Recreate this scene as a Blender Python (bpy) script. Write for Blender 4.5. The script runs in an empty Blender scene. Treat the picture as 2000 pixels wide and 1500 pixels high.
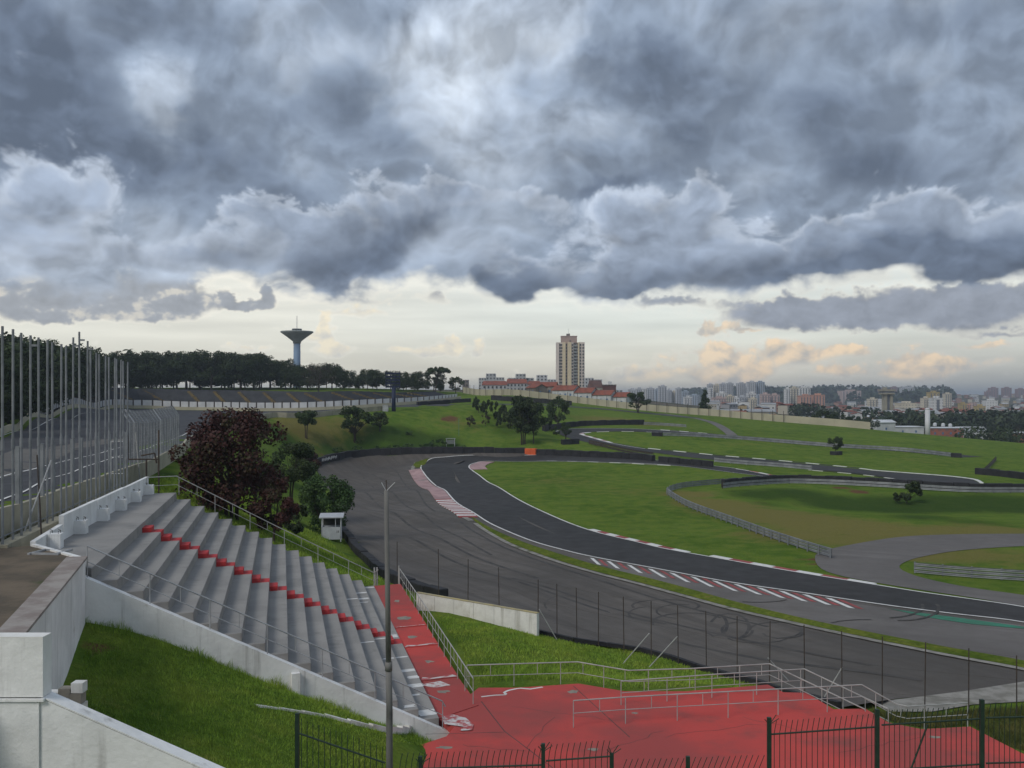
import bpy, math, random
import numpy as np
from mathutils import Vector, Matrix
from mathutils.geometry import delaunay_2d_cdt

random.seed(7)
rng = np.random.default_rng(7)
R = math.radians
SC = bpy.context.scene
COL = SC.collection

# ------------------------------------------------------------------ camera
F, U0, VH, CZ = 1950.0, 1000.0, 778.0, 14.0      # measured on the 2000 px photograph; the eye is 14 m above the lower track
cam_d = bpy.data.cameras.new('camera')
cam_d.sensor_width = 36.0
cam_d.lens = 36.0 * F / 2000.0
cam_d.shift_y = -(750.0 - VH) / 2000.0
cam_d.clip_start = 0.5
cam_d.clip_end = 40000.0
cam = bpy.data.objects.new('camera', cam_d)
cam.location = (0, 0, CZ)
cam.rotation_euler = (R(90), 0, 0)
COL.objects.link(cam)
SC.camera = cam

# ------------------------------------------------------------------ sky, sun, exposure
SUN_AZ, SUN_EL = R(-138), R(42)                  # the sun stands to the left behind the cloud deck
SC.view_settings.view_transform = 'Standard'
SC.view_settings.look = 'None'
SC.view_settings.gamma = 1.0
SC.view_settings.exposure = 0.1
SC.view_settings.use_curve_mapping = False

sun_d = bpy.data.lights.new('sun', 'SUN')
sun_d.energy = 1.5
sun_d.angle = R(22)
sun_d.color = (1.0, 0.95, 0.87)
sun = bpy.data.objects.new('sun', sun_d)
sdir = Vector((math.sin(SUN_AZ) * math.cos(SUN_EL), math.cos(SUN_AZ) * math.cos(SUN_EL), math.sin(SUN_EL)))
sun.rotation_euler = sdir.to_track_quat('Z', 'Y').to_euler()
sun.location = sdir * 500
COL.objects.link(sun)

world = bpy.data.worlds.new('World')
SC.world = world
world.use_nodes = True


class NT:
    """small helper that writes shader node maths as function calls"""
    def __init__(s, tree):
        s.t = tree

    def node(s, kind, **kw):
        n = s.t.nodes.new(kind)
        for k, v in kw.items():
            setattr(n, k, v)
        return n

    def put(s, sock, val):
        if isinstance(val, bpy.types.NodeSocket):
            s.t.links.new(val, sock)
        elif val is not None:
            sock.default_value = val

    def m(s, op, a, b=None, c=None, clamp=False):
        n = s.node('ShaderNodeMath', operation=op, use_clamp=clamp)
        for i, x in enumerate((a, b, c)):
            s.put(n.inputs[i], x)
        return n.outputs[0]

    def vm(s, op, a, b=None):
        n = s.node('ShaderNodeVectorMath', operation=op)
        s.put(n.inputs[0], a)
        if b is not None:
            s.put(n.inputs[3] if op == 'SCALE' else n.inputs[1], b)
        return n.outputs[1] if op in ('DOT_PRODUCT', 'LENGTH') else n.outputs[0]

    def xyz(s, x, y, z):
        n = s.node('ShaderNodeCombineXYZ')
        for i, v in enumerate((x, y, z)):
            s.put(n.inputs[i], v)
        return n.outputs[0]

    def sep(s, v):
        n = s.node('ShaderNodeSeparateXYZ')
        s.put(n.inputs[0], v)
        return n.outputs

    def noise(s, vec, scale, detail=6.0, rough=0.55, dist=0.0, lac=2.0):
        n = s.node('ShaderNodeTexNoise')
        s.put(n.inputs['Vector'], vec)
        n.inputs['Scale'].default_value = scale
        n.inputs['Detail'].default_value = detail
        n.inputs['Roughness'].default_value = rough
        n.inputs['Distortion'].default_value = dist
        n.inputs['Lacunarity'].default_value = lac
        return n.outputs[0]

    def step(s, x, lo, hi):
        n = s.node('ShaderNodeMapRange', interpolation_type='SMOOTHSTEP')
        s.put(n.inputs[0], x)
        s.put(n.inputs[1], lo)
        s.put(n.inputs[2], hi)
        return n.outputs[0]

    def lin(s, x, a, b, c, d):
        n = s.node('ShaderNodeMapRange')
        n.clamp = True
        s.put(n.inputs[0], x)
        for i, v in enumerate((a, b, c, d)):
            s.put(n.inputs[i + 1], v)
        return n.outputs[0]

    def mix(s, f, a, b, mode='MIX'):
        n = s.node('ShaderNodeMix', data_type='RGBA', blend_type=mode)
        s.put(n.inputs[0], f)
        for i, c in ((6, a), (7, b)):
            if isinstance(c, (tuple, list)) and len(c) == 3:
                c = (*c, 1)
            s.put(n.inputs[i], c)
        return n.outputs[2]

    def ramp(s, f, stops, interp='LINEAR'):
        n = s.node('ShaderNodeValToRGB')
        n.color_ramp.interpolation = interp
        el = n.color_ramp.elements
        while len(el) < len(stops):
            el.new(0.5)
        for e, (p, c) in zip(el, stops):
            e.position = p
            e.color = (*c, 1) if len(c) == 3 else c
        s.put(n.inputs[0], f)
        return n.outputs[0]


# ------------------------------------------------------------------ cloud cover over the Nishita sky, computed from noise
def _hash2(i, j, s):
    h = (i * 374761393 + j * 668265263 + s * 974634777) & 0xFFFFFFFF
    h = ((h ^ (h >> 13)) * 1274126177) & 0xFFFFFFFF
    h = (h ^ (h >> 16)) * 2246822519 & 0xFFFFFFFF
    return ((h ^ (h >> 15)) & 0xFFFFFF) / float(0x1000000)


def _gnoise(x, y, s):
    i, j = np.floor(x).astype(np.int64), np.floor(y).astype(np.int64)
    fx, fy = x - i, y - j
    ux, uy = fx * fx * fx * (fx * (fx * 6 - 15) + 10), fy * fy * fy * (fy * (fy * 6 - 15) + 10)
    r = []
    for dj in (0, 1):
        for di in (0, 1):
            a = _hash2(i + di, j + dj, s) * 6.2831853
            r.append(np.cos(a) * (fx - di) + np.sin(a) * (fy - dj))
    return ((r[0] * (1 - ux) + r[1] * ux) * (1 - uy) + (r[2] * (1 - ux) + r[3] * ux) * uy) * 1.5


def fbm(x, y, s, octs=6, g=0.5):
    t, a, f = 0.0, 1.0, 1.0
    for k in range(octs):
        t = t + a * _gnoise(x * f + 13.7 * k, y * f - 7.1 * k, s + k)
        a *= g
        f *= 2.03
    return t


def _worley(x, y, s):
    i, j = np.floor(x).astype(np.int64), np.floor(y).astype(np.int64)
    best = np.full(x.shape, 9.0)
    for dj in (-1, 0, 1):
        for di in (-1, 0, 1):
            cx, cy = i + di, j + dj
            dx = cx + _hash2(cx, cy, s) - x
            dy = cy + _hash2(cx, cy, s + 77) - y
            best = np.minimum(best, dx * dx + dy * dy)
    return 1.0 - np.sqrt(best)


def puff(x, y, s, octs=4, g=0.5):
    t, a, f, n = 0.0, 1.0, 1.0, 0.0
    for k in range(octs):
        t = t + a * _worley(x * f + 5.3 * k, y * f + 2.9 * k, s + 11 * k)
        n += a
        a *= g
        f *= 2.1
    return t / n


def sstep(x, a, b):
    t = np.clip((x - a) / (b - a), 0, 1)
    return t * t * (3 - 2 * t)


def lerp(a, b, t):
    return a * (1 - t[..., None]) + np.asarray(b) * t[..., None]


def clouds(az, el):
    """colour (linear) and opacity of the cloud cover for directions az, el in radians"""
    c = 0.42
    e = np.maximum(el, -0.02)
    X, Y = 3.6 * az, 2.6 * np.log(e + c)
    wx = fbm(X * 2.0, Y * 2.0, 3, 5, .5)
    wy = fbm(X * 2.0, Y * 2.0, 23, 5, .5)
    Xa, Ya = X + wx * .07, Y + wy * .07
    px = puff(Xa * 5.0, Ya * 5.6, 41, 5, .58)                 # small billows
    pb = puff(Xa * 2.1, Ya * 2.5, 91, 4, .55)                 # large billows
    f1 = fbm(X * 1.3, Y * 1.5, 55, 5, .5)
    f2 = fbm(X * 5.0, Y * 5.6, 61, 5, .55)
    beyond = np.maximum(sstep(np.abs(az), .52, .75), sstep(el, .40, .60))
    U = 1000 + F * np.tan(np.clip(az, -1.3, 1.3))
    V = VH - F * np.tan(np.clip(el, -0.2, 1.2))
    s = (e + c) / 0.70
    U = U + (wx * 70 + f2 * 26) * s
    V = V + (wy * 44 + f2 * 16 + (px - .40) * 60 + (pb - .4) * 40) * s

    def blobs(lst):
        t = 0.0
        for (u, v, su, sv, a) in lst:
            t = t + a * np.exp(-(((U - u) / su) ** 2 + ((V - v) / sv) ** 2))
        return t

    # light from above left on the billows
    rel = px - puff((Xa - .022) * 5.0, (Ya + .045) * 5.6, 41, 3, .5)
    relb = pb - puff((Xa - .05) * 2.1, (Ya + .10) * 2.5, 91, 3, .5)
    shade = np.clip(1 + .80 * rel + .95 * relb, .66, 1.45)

    BRIGHT, LIGHT, MID, DARK = (.62, .68, .76), (.445, .505, .595), (.235, .285, .365), (.122, .154, .212)
    # layer A: pale billowing veil filling the deck
    deck_edge = sstep(V, 606, 556)
    ta = .42 + .42 * f1 + .55 * (pb - .40) + .25 * (px - .4) + blobs([(860, 140, 150, 140, -.62), (770, 110, 90, 60, -.45), (720, 200, 90, 50, -.35), (1000, 60, 120, 80, -.32), (900, 260, 90, 70, -.4), (280, 240, 75, 70, -.8), (40, 440, 150, 110, -.6), (600, 340, 100, 50, -.35), (1250, 250, 160, 40, -.3), (960, 330, 90, 70, -.28), (1085, 80, 60, 55, -.35), (1300, 420, 150, 60, -.28), (610, 130, 60, 60, -.3),
                       (200, 120, 380, 160, .35), (330, 380, 380, 120, .45), (1500, 280, 480, 180, .35), (1700, 460, 400, 100, .35), (1760, 30, 120, 60, -.25), (1760, 210, 110, 46, -.3), (640, 420, 120, 60, -.1), (1180, 250, 150, 60, -.1)])
    col = lerp(lerp(np.broadcast_to(BRIGHT, (*az.shape, 3)), LIGHT, sstep(ta, -.35, .20)), MID, sstep(ta, .05, .80)) * shade[..., None]
    alp = deck_edge.copy()
    # layer B: dark cloud bases
    tb = -.55 + .50 * beyond + .50 * f1 + .45 * (pb - .40) + .30 * (px - .4) + .10 * f2 + blobs([
        (100, 130, 330, 150, .85), (420, 110, 130, 70, .5), (330, 390, 330, 105, 1.05), (620, 250, 150, 90, .55), (130, 300, 200, 100, .55), (780, 300, 90, 50, .35),
        (1230, 170, 170, 85, .7), (1540, 230, 260, 90, .9), (1880, 130, 190, 110, .75), (1330, 330, 230, 50, .6), (1700, 400, 260, 75, .85), (1560, 80, 180, 60, .35), (1180, 375, 120, 26, .75),
        (860, 120, 150, 140, -.8), (1000, 70, 120, 70, -.5), (280, 240, 66, 66, -1.1), (1760, 205, 120, 44, -.9), (1180, 290, 150, 40, -.3), (1250, 420, 160, 40, -.4), (620, 330, 90, 40, -.4)])
    ab = sstep(tb, -.22, .34)
    cb = lerp(np.broadcast_to(MID, col.shape), DARK, sstep(tb, .0, .80)) * np.clip(shade, .84, 1.22)[..., None]
    col = lerp(col, cb, ab * .94)
    # layer C: nearer cumulus with pale tops and dark flat bases
    tc = -.66 + .16 * f1 + .10 * f2 + .75 * (px - .40) + .25 * (pb - .4) + blobs([
        (720, 490, 210, 75, 1.15), (560, 470, 70, 60, .4), (60, 460, 150, 110, 1.0), (350, 525, 170, 45, .9), (900, 395, 80, 34, .75), (1010, 560, 60, 40, .75), (500, 445, 90, 36, .55), (1030, 395, 60, 30, .5),
        (1250, 460, 170, 75, .8), (1180, 545, 130, 40, .95), (1620, 520, 330, 55, 1.2), (1900, 500, 200, 80, 1.1), (1380, 420, 60, 50, .7), (760, 400, 120, 45, .5), (640, 560, 60, 30, .5)])
    ac = sstep(tc, -.16, .20)
    base_v = blobs([(720, 545, 240, 60, 1.0), (1620, 560, 420, 46, 1.1), (1010, 570, 70, 40, .7), (1900, 545, 240, 45, .9), (1180, 575, 130, 24, .6), (920, 450, 130, 32, .7), (330, 560, 170, 24, .5), (760, 480, 120, 40, .6)])
    cc = lerp(lerp(np.broadcast_to((.47, .52, .60), col.shape), (.29, .34, .425), sstep(tc, -.05, .50)), DARK, np.clip(base_v * .95, 0, 1)) * shade[..., None]
    col = lerp(col, cc, ac * .95)
    alp = np.maximum(alp, ac)
    # layer D: cumulus in the clear band, warm where the low sun reaches them
    Xh, Yh = az * 9, el * 13
    hw = fbm(Xh * 2, Yh * 2, 201, 5, .55)
    hp = puff(Xh * 2.6 + hw * .12, Yh * 2.6 + hw * .12, 141, 5, .58)
    hpo = puff((Xh - .06) * 2.6 + hw * .12, (Yh + .09) * 2.6 + hw * .12, 141, 4, .55)
    U2 = 1000 + F * np.tan(np.clip(az, -1.3, 1.3)) + hw * 20
    V2 = VH - F * np.tan(np.clip(el, -.2, 1.2)) + (hp - .42) * 44 + hw * 6

    def bl2(lst):
        t = 0.0
        for (u, v, su, sv, a) in lst:
            t = t + a * np.exp(-(((U2 - u) / su) ** 2 + ((V2 - v) / sv) ** 2))
        return t
    warmb = [(1400, 712, 56, 44, 1.3), (1440, 738, 80, 22, .95), (1560, 698, 80, 26, .9), (1670, 692, 50, 14, .8), (1790, 730, 80, 26, 1.1), (1920, 685, 70, 11, .8), (1900, 722, 70, 16, .6), (1250, 738, 60, 22, .9), (1640, 738, 60, 12, .6),
             (645, 690, 36, 17, 1.15), (634, 645, 15, 26, 1.1), (600, 662, 34, 12, .75), (840, 690, 42, 11, 1.1), (884, 686, 16, 17, 1.1), (927, 690, 13, 13, 1.0), (775, 692, 20, 7, .9), (1375, 646, 24, 13, 1.15), (1440, 652, 60, 6, .8), (1010, 745, 40, 10, .5), (700, 620, 90, 10, .6), (480, 690, 60, 7, .6)]
    greyb = [(190, 590, 190, 44, 1.15), (60, 604, 110, 40, 1.0), (330, 614, 70, 28, 1.1), (310, 590, 70, 34, .95), (150, 635, 140, 14, .7), (470, 606, 55, 12, 1.2), (520, 590, 20, 22, .85), (1740, 636, 280, 22, 1.3), (1560, 615, 130, 28, 1.1), (1900, 600, 200, 34, 1.1), (1300, 600, 120, 14, .7), (1950, 665, 120, 10, .7), (1020, 590, 50, 18, .75), (860, 590, 60, 16, .6), (700, 600, 80, 14, .6)]
    tw = -.60 + 1.0 * (hp - .42) + .10 * hw + bl2(warmb)
    tg = -.60 + .60 * (hp - .42) + .10 * hw + bl2(greyb)
    lit = np.clip(.50 + 2.4 * (hp - hpo) + .55 * (hp - .42), 0, 1)
    right = sstep(az, .02, .26)
    warm = lerp(np.broadcast_to((.95, .87, .68), col.shape), (.96, .76, .53), right)
    shad = lerp(np.broadcast_to((.66, .66, .62), col.shape), (.52, .50, .46), right)
    aw = sstep(tw, -.22, .30)
    cw = lerp(shad, warm, lit * sstep(tw, -.16, .2))
    ag = sstep(tg, -.18, .26)
    cg = lerp(np.broadcast_to((.66, .64, .575), col.shape), (.375, .40, .435), sstep(tg, -.10, .38))
    cg = cg * (1 + .5 * (hp - hpo))[..., None]
    cg = cg * lerp(np.ones(col.shape), (.80, .83, .90), right)
    cg = lerp(cg, (.86, .80, .66), (az < -.1) * sstep(hp - hpo, .06, .24) * .55)
    out, oa = cw, aw
    out = lerp(out, cg, ag)
    oa = np.maximum(oa, ag)
    out = out * (1 - alp[..., None]) + col * np.array([1.04, 1.06, 1.08]) * alp[..., None]
    oa = np.maximum(oa, alp)
    return out, oa


def clear_band(az, el):
    t = np.clip(el / .16, 0, 1)
    st = fbm(az * 5, el * 60, 401, 4, .5)
    c = np.stack([np.interp(t, [0, .2, .45, .75, 1], k) for k in ((.84, .92, .84, .88, .76), (.77, .88, .87, .90, .81), (.61, .74, .80, .84, .83))], -1)
    left = sstep(az, .08, -.25) * sstep(el, .02, .08)
    c = lerp(c, (1.0, .95, .82), left * .65)
    right = sstep(az, .14, .46)
    c = lerp(c, (.46, .475, .46), right * .8 * sstep(el, .11, .0))
    return c * (1 + .12 * st)[..., None]


def sky_panorama(a0, a1, e0, e1, w, h):
    az, el = np.meshgrid(np.linspace(a0, a1, w), np.linspace(e0, e1, h))
    c, a = clouds(az, el)
    b = clear_band(az, el)
    # thin veil everywhere else in the clear part, so that a little of the blue sky shows through
    rgb = b * (1 - a[..., None]) + c * a[..., None]
    alpha = np.clip(a + .80, 0, 1)
    return np.concatenate([rgb, alpha[..., None]], -1)


def build_world():
    t = world.node_tree
    t.nodes.clear()
    n = NT(t)
    out = n.node('ShaderNodeOutputWorld')
    bg = n.node('ShaderNodeBackground')
    bg.inputs[1].default_value = 0.1
    t.links.new(bg.outputs[0], out.inputs[0])
    sky = n.node('ShaderNodeTexSky', sky_type='NISHITA')
    sky.sun_disc = False
    sky.sun_elevation = SUN_EL
    sky.sun_rotation = SUN_AZ
    sky.air_density = 1.0
    sky.dust_density = 2.0
    x, y, z = n.sep(n.node('ShaderNodeTexCoord').outputs['Generated'])
    el = n.m('ARCSINE', z)
    az = n.m('ARCTAN2', x, y)

    def layer(name, a0, a1, e0, e1, w, h):
        px = sky_panorama(a0, a1, e0, e1, w, h).astype(np.float32)
        im = bpy.data.images.new(name, w, h, alpha=True, float_buffer=True, is_data=True)
        im.pixels.foreach_set(px.ravel())
        im.update()
        tx = n.node('ShaderNodeTexImage', image=im, extension='EXTEND', interpolation='Linear')
        # texel centres sit on the sampled directions
        uu = n.lin(az, a0, a1, .5 / w, 1 - .5 / w)
        vv = n.lin(el, e0, e1, .5 / h, 1 - .5 / h)
        n.put(tx.inputs[0], n.xyz(uu, vv, 0.0))
        return tx

    fine = layer('clouds_ahead', -.58, .58, -.03, .42, *SKY_FINE)
    wide = layer('clouds_all_round', -math.pi, math.pi, -.06, math.pi / 2, 480, 130)
    inside = n.m('MULTIPLY', n.m('MULTIPLY', n.m('LESS_THAN', n.m('ABSOLUTE', az), .578), n.m('LESS_THAN', el, .418)), n.m('GREATER_THAN', el, -.028))
    col = n.mix(inside, wide.outputs[0], fine.outputs[0])
    alp = n.m('ADD', n.m('MULTIPLY', inside, fine.outputs[1]), n.m('MULTIPLY', n.m('SUBTRACT', 1.0, inside), wide.outputs[1]))
    col = n.mix(alp, sky.outputs[0], n.vm('SCALE', col, 10.0))       # background strength is 0.1
    t.links.new(col, bg.inputs[0])


SKY_FINE = (1160, 450)
build_world()
world.cycles.sampling_method = 'MANUAL'
world.cycles.sample_map_resolution = 512
SC.cycles.use_denoising = True
SC.cycles.use_adaptive_sampling = True
SC.cycles.adaptive_threshold = 0.012
SC.cycles.max_bounces = 5
SC.cycles.diffuse_bounces = 2
SC.cycles.glossy_bounces = 2
SC.cycles.transparent_max_bounces = 6
SC.cycles.volume_bounces = 0

# ------------------------------------------------------------------ measuring: pixel of the photograph -> place
def at(u, v, Y):
    return Vector(((u - U0) / F * Y, Y, CZ - (v - VH) / F * Y))


def onz(u, v, z):
    return at(u, v, (CZ - z) * F / (v - VH))


# survey points of the ground (pixel + distance, or x, y, z)
SV = []
def sv(u, v, Y):
    p = at(u, v, Y)
    SV.append((p.x, p.y, p.z))
def sw(x, y, z):
    SV.append((x, y, z))


# stand frame
SA, SR, SE = Vector((-13.6, 32.3, 0)), Vector((-.2247, .9744, 0)), Vector((.9213, .3888, 0))
NROW, TREAD, RISE, ROWL, ZTOP = 15, .7887, .42, 26.7, 8.5
def SP(t, d, z):          # along the rows, down the slope
    p = SA + SR * t + SE * d
    return Vector((p.x, p.y, z))


# lower basin
for x, y in [(-12, 100), (-14, 122), (4, 90), (10, 78), (40, 60), (60, 50), (25, 110), (20, 140), (60, 90), (95, 80), (50, 120), (90, 120), (-18, 150), (0, 160), (30, 160), (18, 50), (34, 42), (60, 30), (120, 60), (130, 100), (-8, 78), (2, 66), (-1, 75), (25, 70)]:
    sw(x, y, 0.0)
for a in [(-120, 185, 14.6), (-148, 275, 15.2), (-100, 138, 13.8), (-92, 110, 13.0), (-84, 160, 8.9), (-68, 125, 8.8), (-50, 130, 8.8), (-70, 180, 9.0), (-95, 215, 9.1)]:
    sw(*a)
for a in [(822, 910, 195), (700, 891, 212), (620, 905, 198), (1000, 888, 216), (900, 885, 216), (1100, 902, 201), (950, 920, 185), (1280, 899, 196), (1540, 937, 172), (1200, 930, 178), (1392, 906, 194),
          (1250, 875, 228), (1400, 893, 215), (1650, 920, 190), (1900, 945, 165), (1110, 852, 245), (1200, 846, 250), (1300, 838, 265), (1420, 850, 262), (1600, 868, 255), (1880, 890, 235), (1960, 925, 190), (2060, 905, 220), (2150, 950, 165),
          (1700, 995, 140), (1900, 1012, 124), (1500, 960, 148), (1750, 957, 154), (1950, 962, 152), (1550, 985, 140), (2100, 1000, 135), (2150, 965, 150),
          # ridge with the boundary wall
          (940, 773, 410), (1000, 772, 402), (1160, 791, 390), (1280, 804, 380), (1400, 813, 370), (1500, 822, 360), (1640, 833, 345), (1800, 848, 330), (2000, 867, 310), (2200, 885, 290),
          (1160, 806, 335), (1280, 817, 320), (1400, 828, 310), (1600, 848, 300), (1800, 866, 285), (1100, 812, 300), (1060, 836, 262), (1100, 832, 272), (1200, 824, 290), (2000, 885, 265),
          # grass bank above the hairpin
          (860, 800, 243), (930, 801, 250), (700, 878, 212), (900, 874, 218), (800, 876, 216), (1000, 866, 222), (1000, 836, 238), (1070, 860, 226), (980, 815, 246), (640, 880, 207), (700, 845, 216), (900, 838, 231), (980, 852, 229), (1020, 810, 300), (960, 792, 320),
          # upper track
          (0, 852, 138), (100, 819, 230), (200, 805, 318), (330, 801, 338), (500, 803, 335), (600, 802, 333), (700, 797, 338), (800, 790, 350), (860, 784, 362), (900, 779, 380),
          (200, 838, 160), (300, 820, 220), (400, 812, 260), (600, 808, 275), (700, 802, 285), (800, 797, 290), (880, 790, 310), (0, 905, 80), (100, 880, 100), (250, 870, 110),
          # behind the far stand
          (250, 765, 370), (500, 765, 375), (700, 764, 380), (850, 764, 400),
          # beyond the ridge and the city
          (1000, 768, 470), (900, 768, 480), (1100, 771, 470), (1200, 792, 440), (1300, 812, 430), (1450, 826, 430), (1600, 840, 420), (1800, 856, 420), (2000, 872, 400), (700, 762, 520), (300, 762, 520),
          (1100, 762, 900), (1000, 766, 700), (900, 764, 760), (600, 760, 760), (1300, 797, 1400), (1450, 800, 1350), (1600, 803, 1200), (1800, 816, 880), (1950, 812, 950), (1700, 806, 1250), (1700, 792, 1900), (1950, 785, 1800), (1950, 771, 2700), (1700, 772, 3000), (1500, 776, 3600), (1300, 778, 4200), (2200, 800, 1300), (2200, 772, 2600), (1300, 806, 700), (1450, 810, 700), (1450, 804, 1000), (1300, 802, 1000), (1600, 816, 700), (1250, 792, 700), (1250, 786, 1000), (1750, 826, 650), (1900, 828, 650), (1350, 810, 560), (1500, 822, 560),
          (1000, 776, 4500), (500, 776, 4500), (0, 776, 4500), (2000, 776, 6000), (3200, 790, 1500), (3000, 772, 3500), (-1500, 770, 800), (-1500, 776, 3500)]:
    sv(*a)
# the bank between upper track and run-off, and the ground around the near stand
WN_Z = [(-15.8, 20, 8.9), (-18.4, 34, 8.75), (-21.0, 46, 8.6), (-24.0, 60, 8.45)] + [tuple(at(*a)) for a in [(298, 925, 78), (352, 890, 99), (378, 868, 119), (440, 846, 160), (512, 820, 205), (575, 817, 213), (660, 810, 225), (755, 801, 238)]]
FOOT = [(-8.2, 71, .8), (-11.6, 78, .7), (-15.2, 88, .6), (-18.9, 100, .6), (-22.8, 118, .6), (-28.0, 142, .7), (-34.5, 170, .8), (-41.0, 197, 1.1)]
def dense(pts, st):
    o = []
    for (x0, y0, z0), (x1, y1, z1) in zip(pts, pts[1:]):
        n = max(1, int(math.hypot(x1 - x0, y1 - y0) / st))
        o += [(x0 + (x1 - x0) * k / n, y0 + (y1 - y0) * k / n, z0 + (z1 - z0) * k / n) for k in range(n)]
    return o + [pts[-1]]
for x, y, z in dense(WN_Z, 7):
    sw(x, y, z)
    sw(x - 9, y + (9 if y > 190 else 0), z + .05)
    if y > 62:
        sw(x + 1.2, y - (1.5 if y > 190 else 0), z - .25)
for x, y, z in dense(FOOT, 7):
    sw(x, y, z)
for a in [(-20, 70, 6.0), (-14, 73, 2.6), (-17, 62, 5.2), (-10.5, 66, 2.0), (-9, 70, 1.0), (-30, 55, 8.5), (-26, 20, 8.9), (-40, 60, 8.5), (-60, 60, 8.5), (-60, 110, 8.6), (-80, 30, 8.9),
          (-14.5, 31, 6.9), (-13, 27, 6.5), (-10.5, 20, 6.9), (-8.2, 17.5, 6.2), (-9.5, 26, 5.2), (-5.5, 27, 3.7), (-2.8, 34.3, 2.15), (-6.0, 33.0, 3.6), (-9.5, 31.6, 5.2), (-12.2, 31.6, 6.6), (-3.2, 31.5, 2.0), (-3.5, 22, 4.4), (2, 24, 3.6), (10, 22, 3.8), (20, 22, 3.8), (30, 20, 3.6), (0, 12, 5.0), (-10, 8, 7.0), (20, 5, 4.5),
          (6, 43.6, 1.75), (12, 43, 1.3), (0, 44.5, 1.7), (18, 34.5, 1.7), (20, 37, .7), (16, 41, .5), (21.5, 41, .1), (24, 34, 1.0), (30, 33, .3),
          (-4.6, 60, 1.35), (-2, 57, 1.1), (1.4, 54.7, .9), (4, 50, .55), (-1.8, 49, 1.75), (-3.2, 55, 1.5), (8, 47, .5), (13, 45, .35), (1, 46, 1.35), (6, 45, 1.2)]:
    sw(*a)
# founded ground below the stand, the walkway and the plaza
for t_ in np.arange(1.2, 26.6, 3.6):
    for d_ in np.arange(.3, 12.0, 2.9):
        p = SA + SR * float(t_) + SE * float(d_)
        sw(p.x, p.y, 8.5 - .5325 * float(d_) - 1.5)
    p = SA + SR * float(t_) + SE * 12.7
    sw(p.x, p.y, 1.1)
for x_ in np.arange(-1, 19, 3.5):
    for y_ in np.arange(27, 40.5, 3.0):
        if x_ < 13 or y_ < 35:
            sw(float(x_), float(y_), 1.0)
SVA = np.array(SV)
CMQ = 5.0
def _fit():
    P = SVA[:, :2]
    n = len(P)
    r2 = ((P[:, None] - P[None]) ** 2).sum(-1)
    A = np.zeros((n + 3, n + 3))
    A[:n, :n] = -np.sqrt(r2 + CMQ * CMQ)
    A[:n, :n] += np.eye(n) * .15 * np.clip(np.hypot(P[:, 0], P[:, 1]) / 100, .2, 20)
    A[:n, n] = A[n, :n] = 1
    A[:n, n + 1] = A[n + 1, :n] = P[:, 0] / 1000
    A[:n, n + 2] = A[n + 2, :n] = P[:, 1] / 1000
    return np.linalg.solve(A, np.concatenate([SVA[:, 2], np.zeros(3)]))
SVW = _fit()


def Tn(x, y):
    x, y = np.asarray(x, float).ravel(), np.asarray(y, float).ravel()
    z = np.empty(len(x))
    n = len(SVA)
    for i in range(0, len(x), 20000):
        xs, ys = x[i:i + 20000, None], y[i:i + 20000, None]
        ph = -np.sqrt((xs - SVA[:, 0]) ** 2 + (ys - SVA[:, 1]) ** 2 + CMQ * CMQ)
        z[i:i + 20000] = ph @ SVW[:n] + SVW[n] + SVW[n + 1] * xs[:, 0] / 1000 + SVW[n + 2] * ys[:, 0] / 1000
    return np.clip(z, -60, 120)


def axis(spans):
    r = []
    for a, b, st in spans:
        r += list(np.arange(a, b - st * .5, st))
    r.append(spans[-1][1])
    return np.array(r)


GX = np.concatenate([-np.geomspace(9000, 560, 22)[:-1], axis([(-560, -90, 8), (-90, 130, 1.25), (130, 560, 8)]), np.geomspace(560, 9000, 22)[1:]])
GY = np.concatenate([axis([(-60, 12, 6), (12, 64, .8), (64, 290, 1.25), (290, 620, 4)]), np.geomspace(620, 12000, 46)[1:]])
_gx, _gy = np.meshgrid(GX, GY)
GZ = Tn(_gx, _gy).reshape(_gx.shape)


def T(x, y):
    """height of the ground mesh, on its own triangles"""
    x, y = np.asarray(x, float), np.asarray(y, float)
    i = np.clip(np.searchsorted(GX, x, side='right') - 1, 0, len(GX) - 2)
    j = np.clip(np.searchsorted(GY, y, side='right') - 1, 0, len(GY) - 2)
    a = np.clip((x - GX[i]) / (GX[i + 1] - GX[i]), 0, 1)
    b = np.clip((y - GY[j]) / (GY[j + 1] - GY[j]), 0, 1)
    z00, z10, z01, z11 = GZ[j, i], GZ[j, i + 1], GZ[j + 1, i], GZ[j + 1, i + 1]
    lo = z00 + a * (z10 - z00) + b * (z11 - z10)
    hi = z00 + a * (z11 - z01) + b * (z01 - z00)
    return np.where(a >= b, lo, hi)


def Tz(x, y):
    return float(T(x, y))


_YS = np.concatenate([np.arange(15, 420, .25), np.arange(420, 6000, 4)])
def G(u, v, ymin=15):
    """place where the line of sight through a pixel meets the ground"""
    ys = _YS[_YS >= ymin]
    xs = (u - U0) / F * ys
    dz = CZ - (v - VH) / F * ys - T(xs, ys)
    k = np.nonzero(dz <= 0)[0]
    if len(k) == 0:
        k = [int(np.argmin(np.abs(dz)))]
    k = k[0]
    if k > 0 and dz[k - 1] > 0 >= dz[k]:
        f = dz[k - 1] / (dz[k - 1] - dz[k])
        Y = ys[k - 1] + f * (ys[k] - ys[k - 1])
    else:
        Y = ys[k]
    X = (u - U0) / F * Y
    return Vector((X, Y, Tz(X, Y)))


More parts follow.
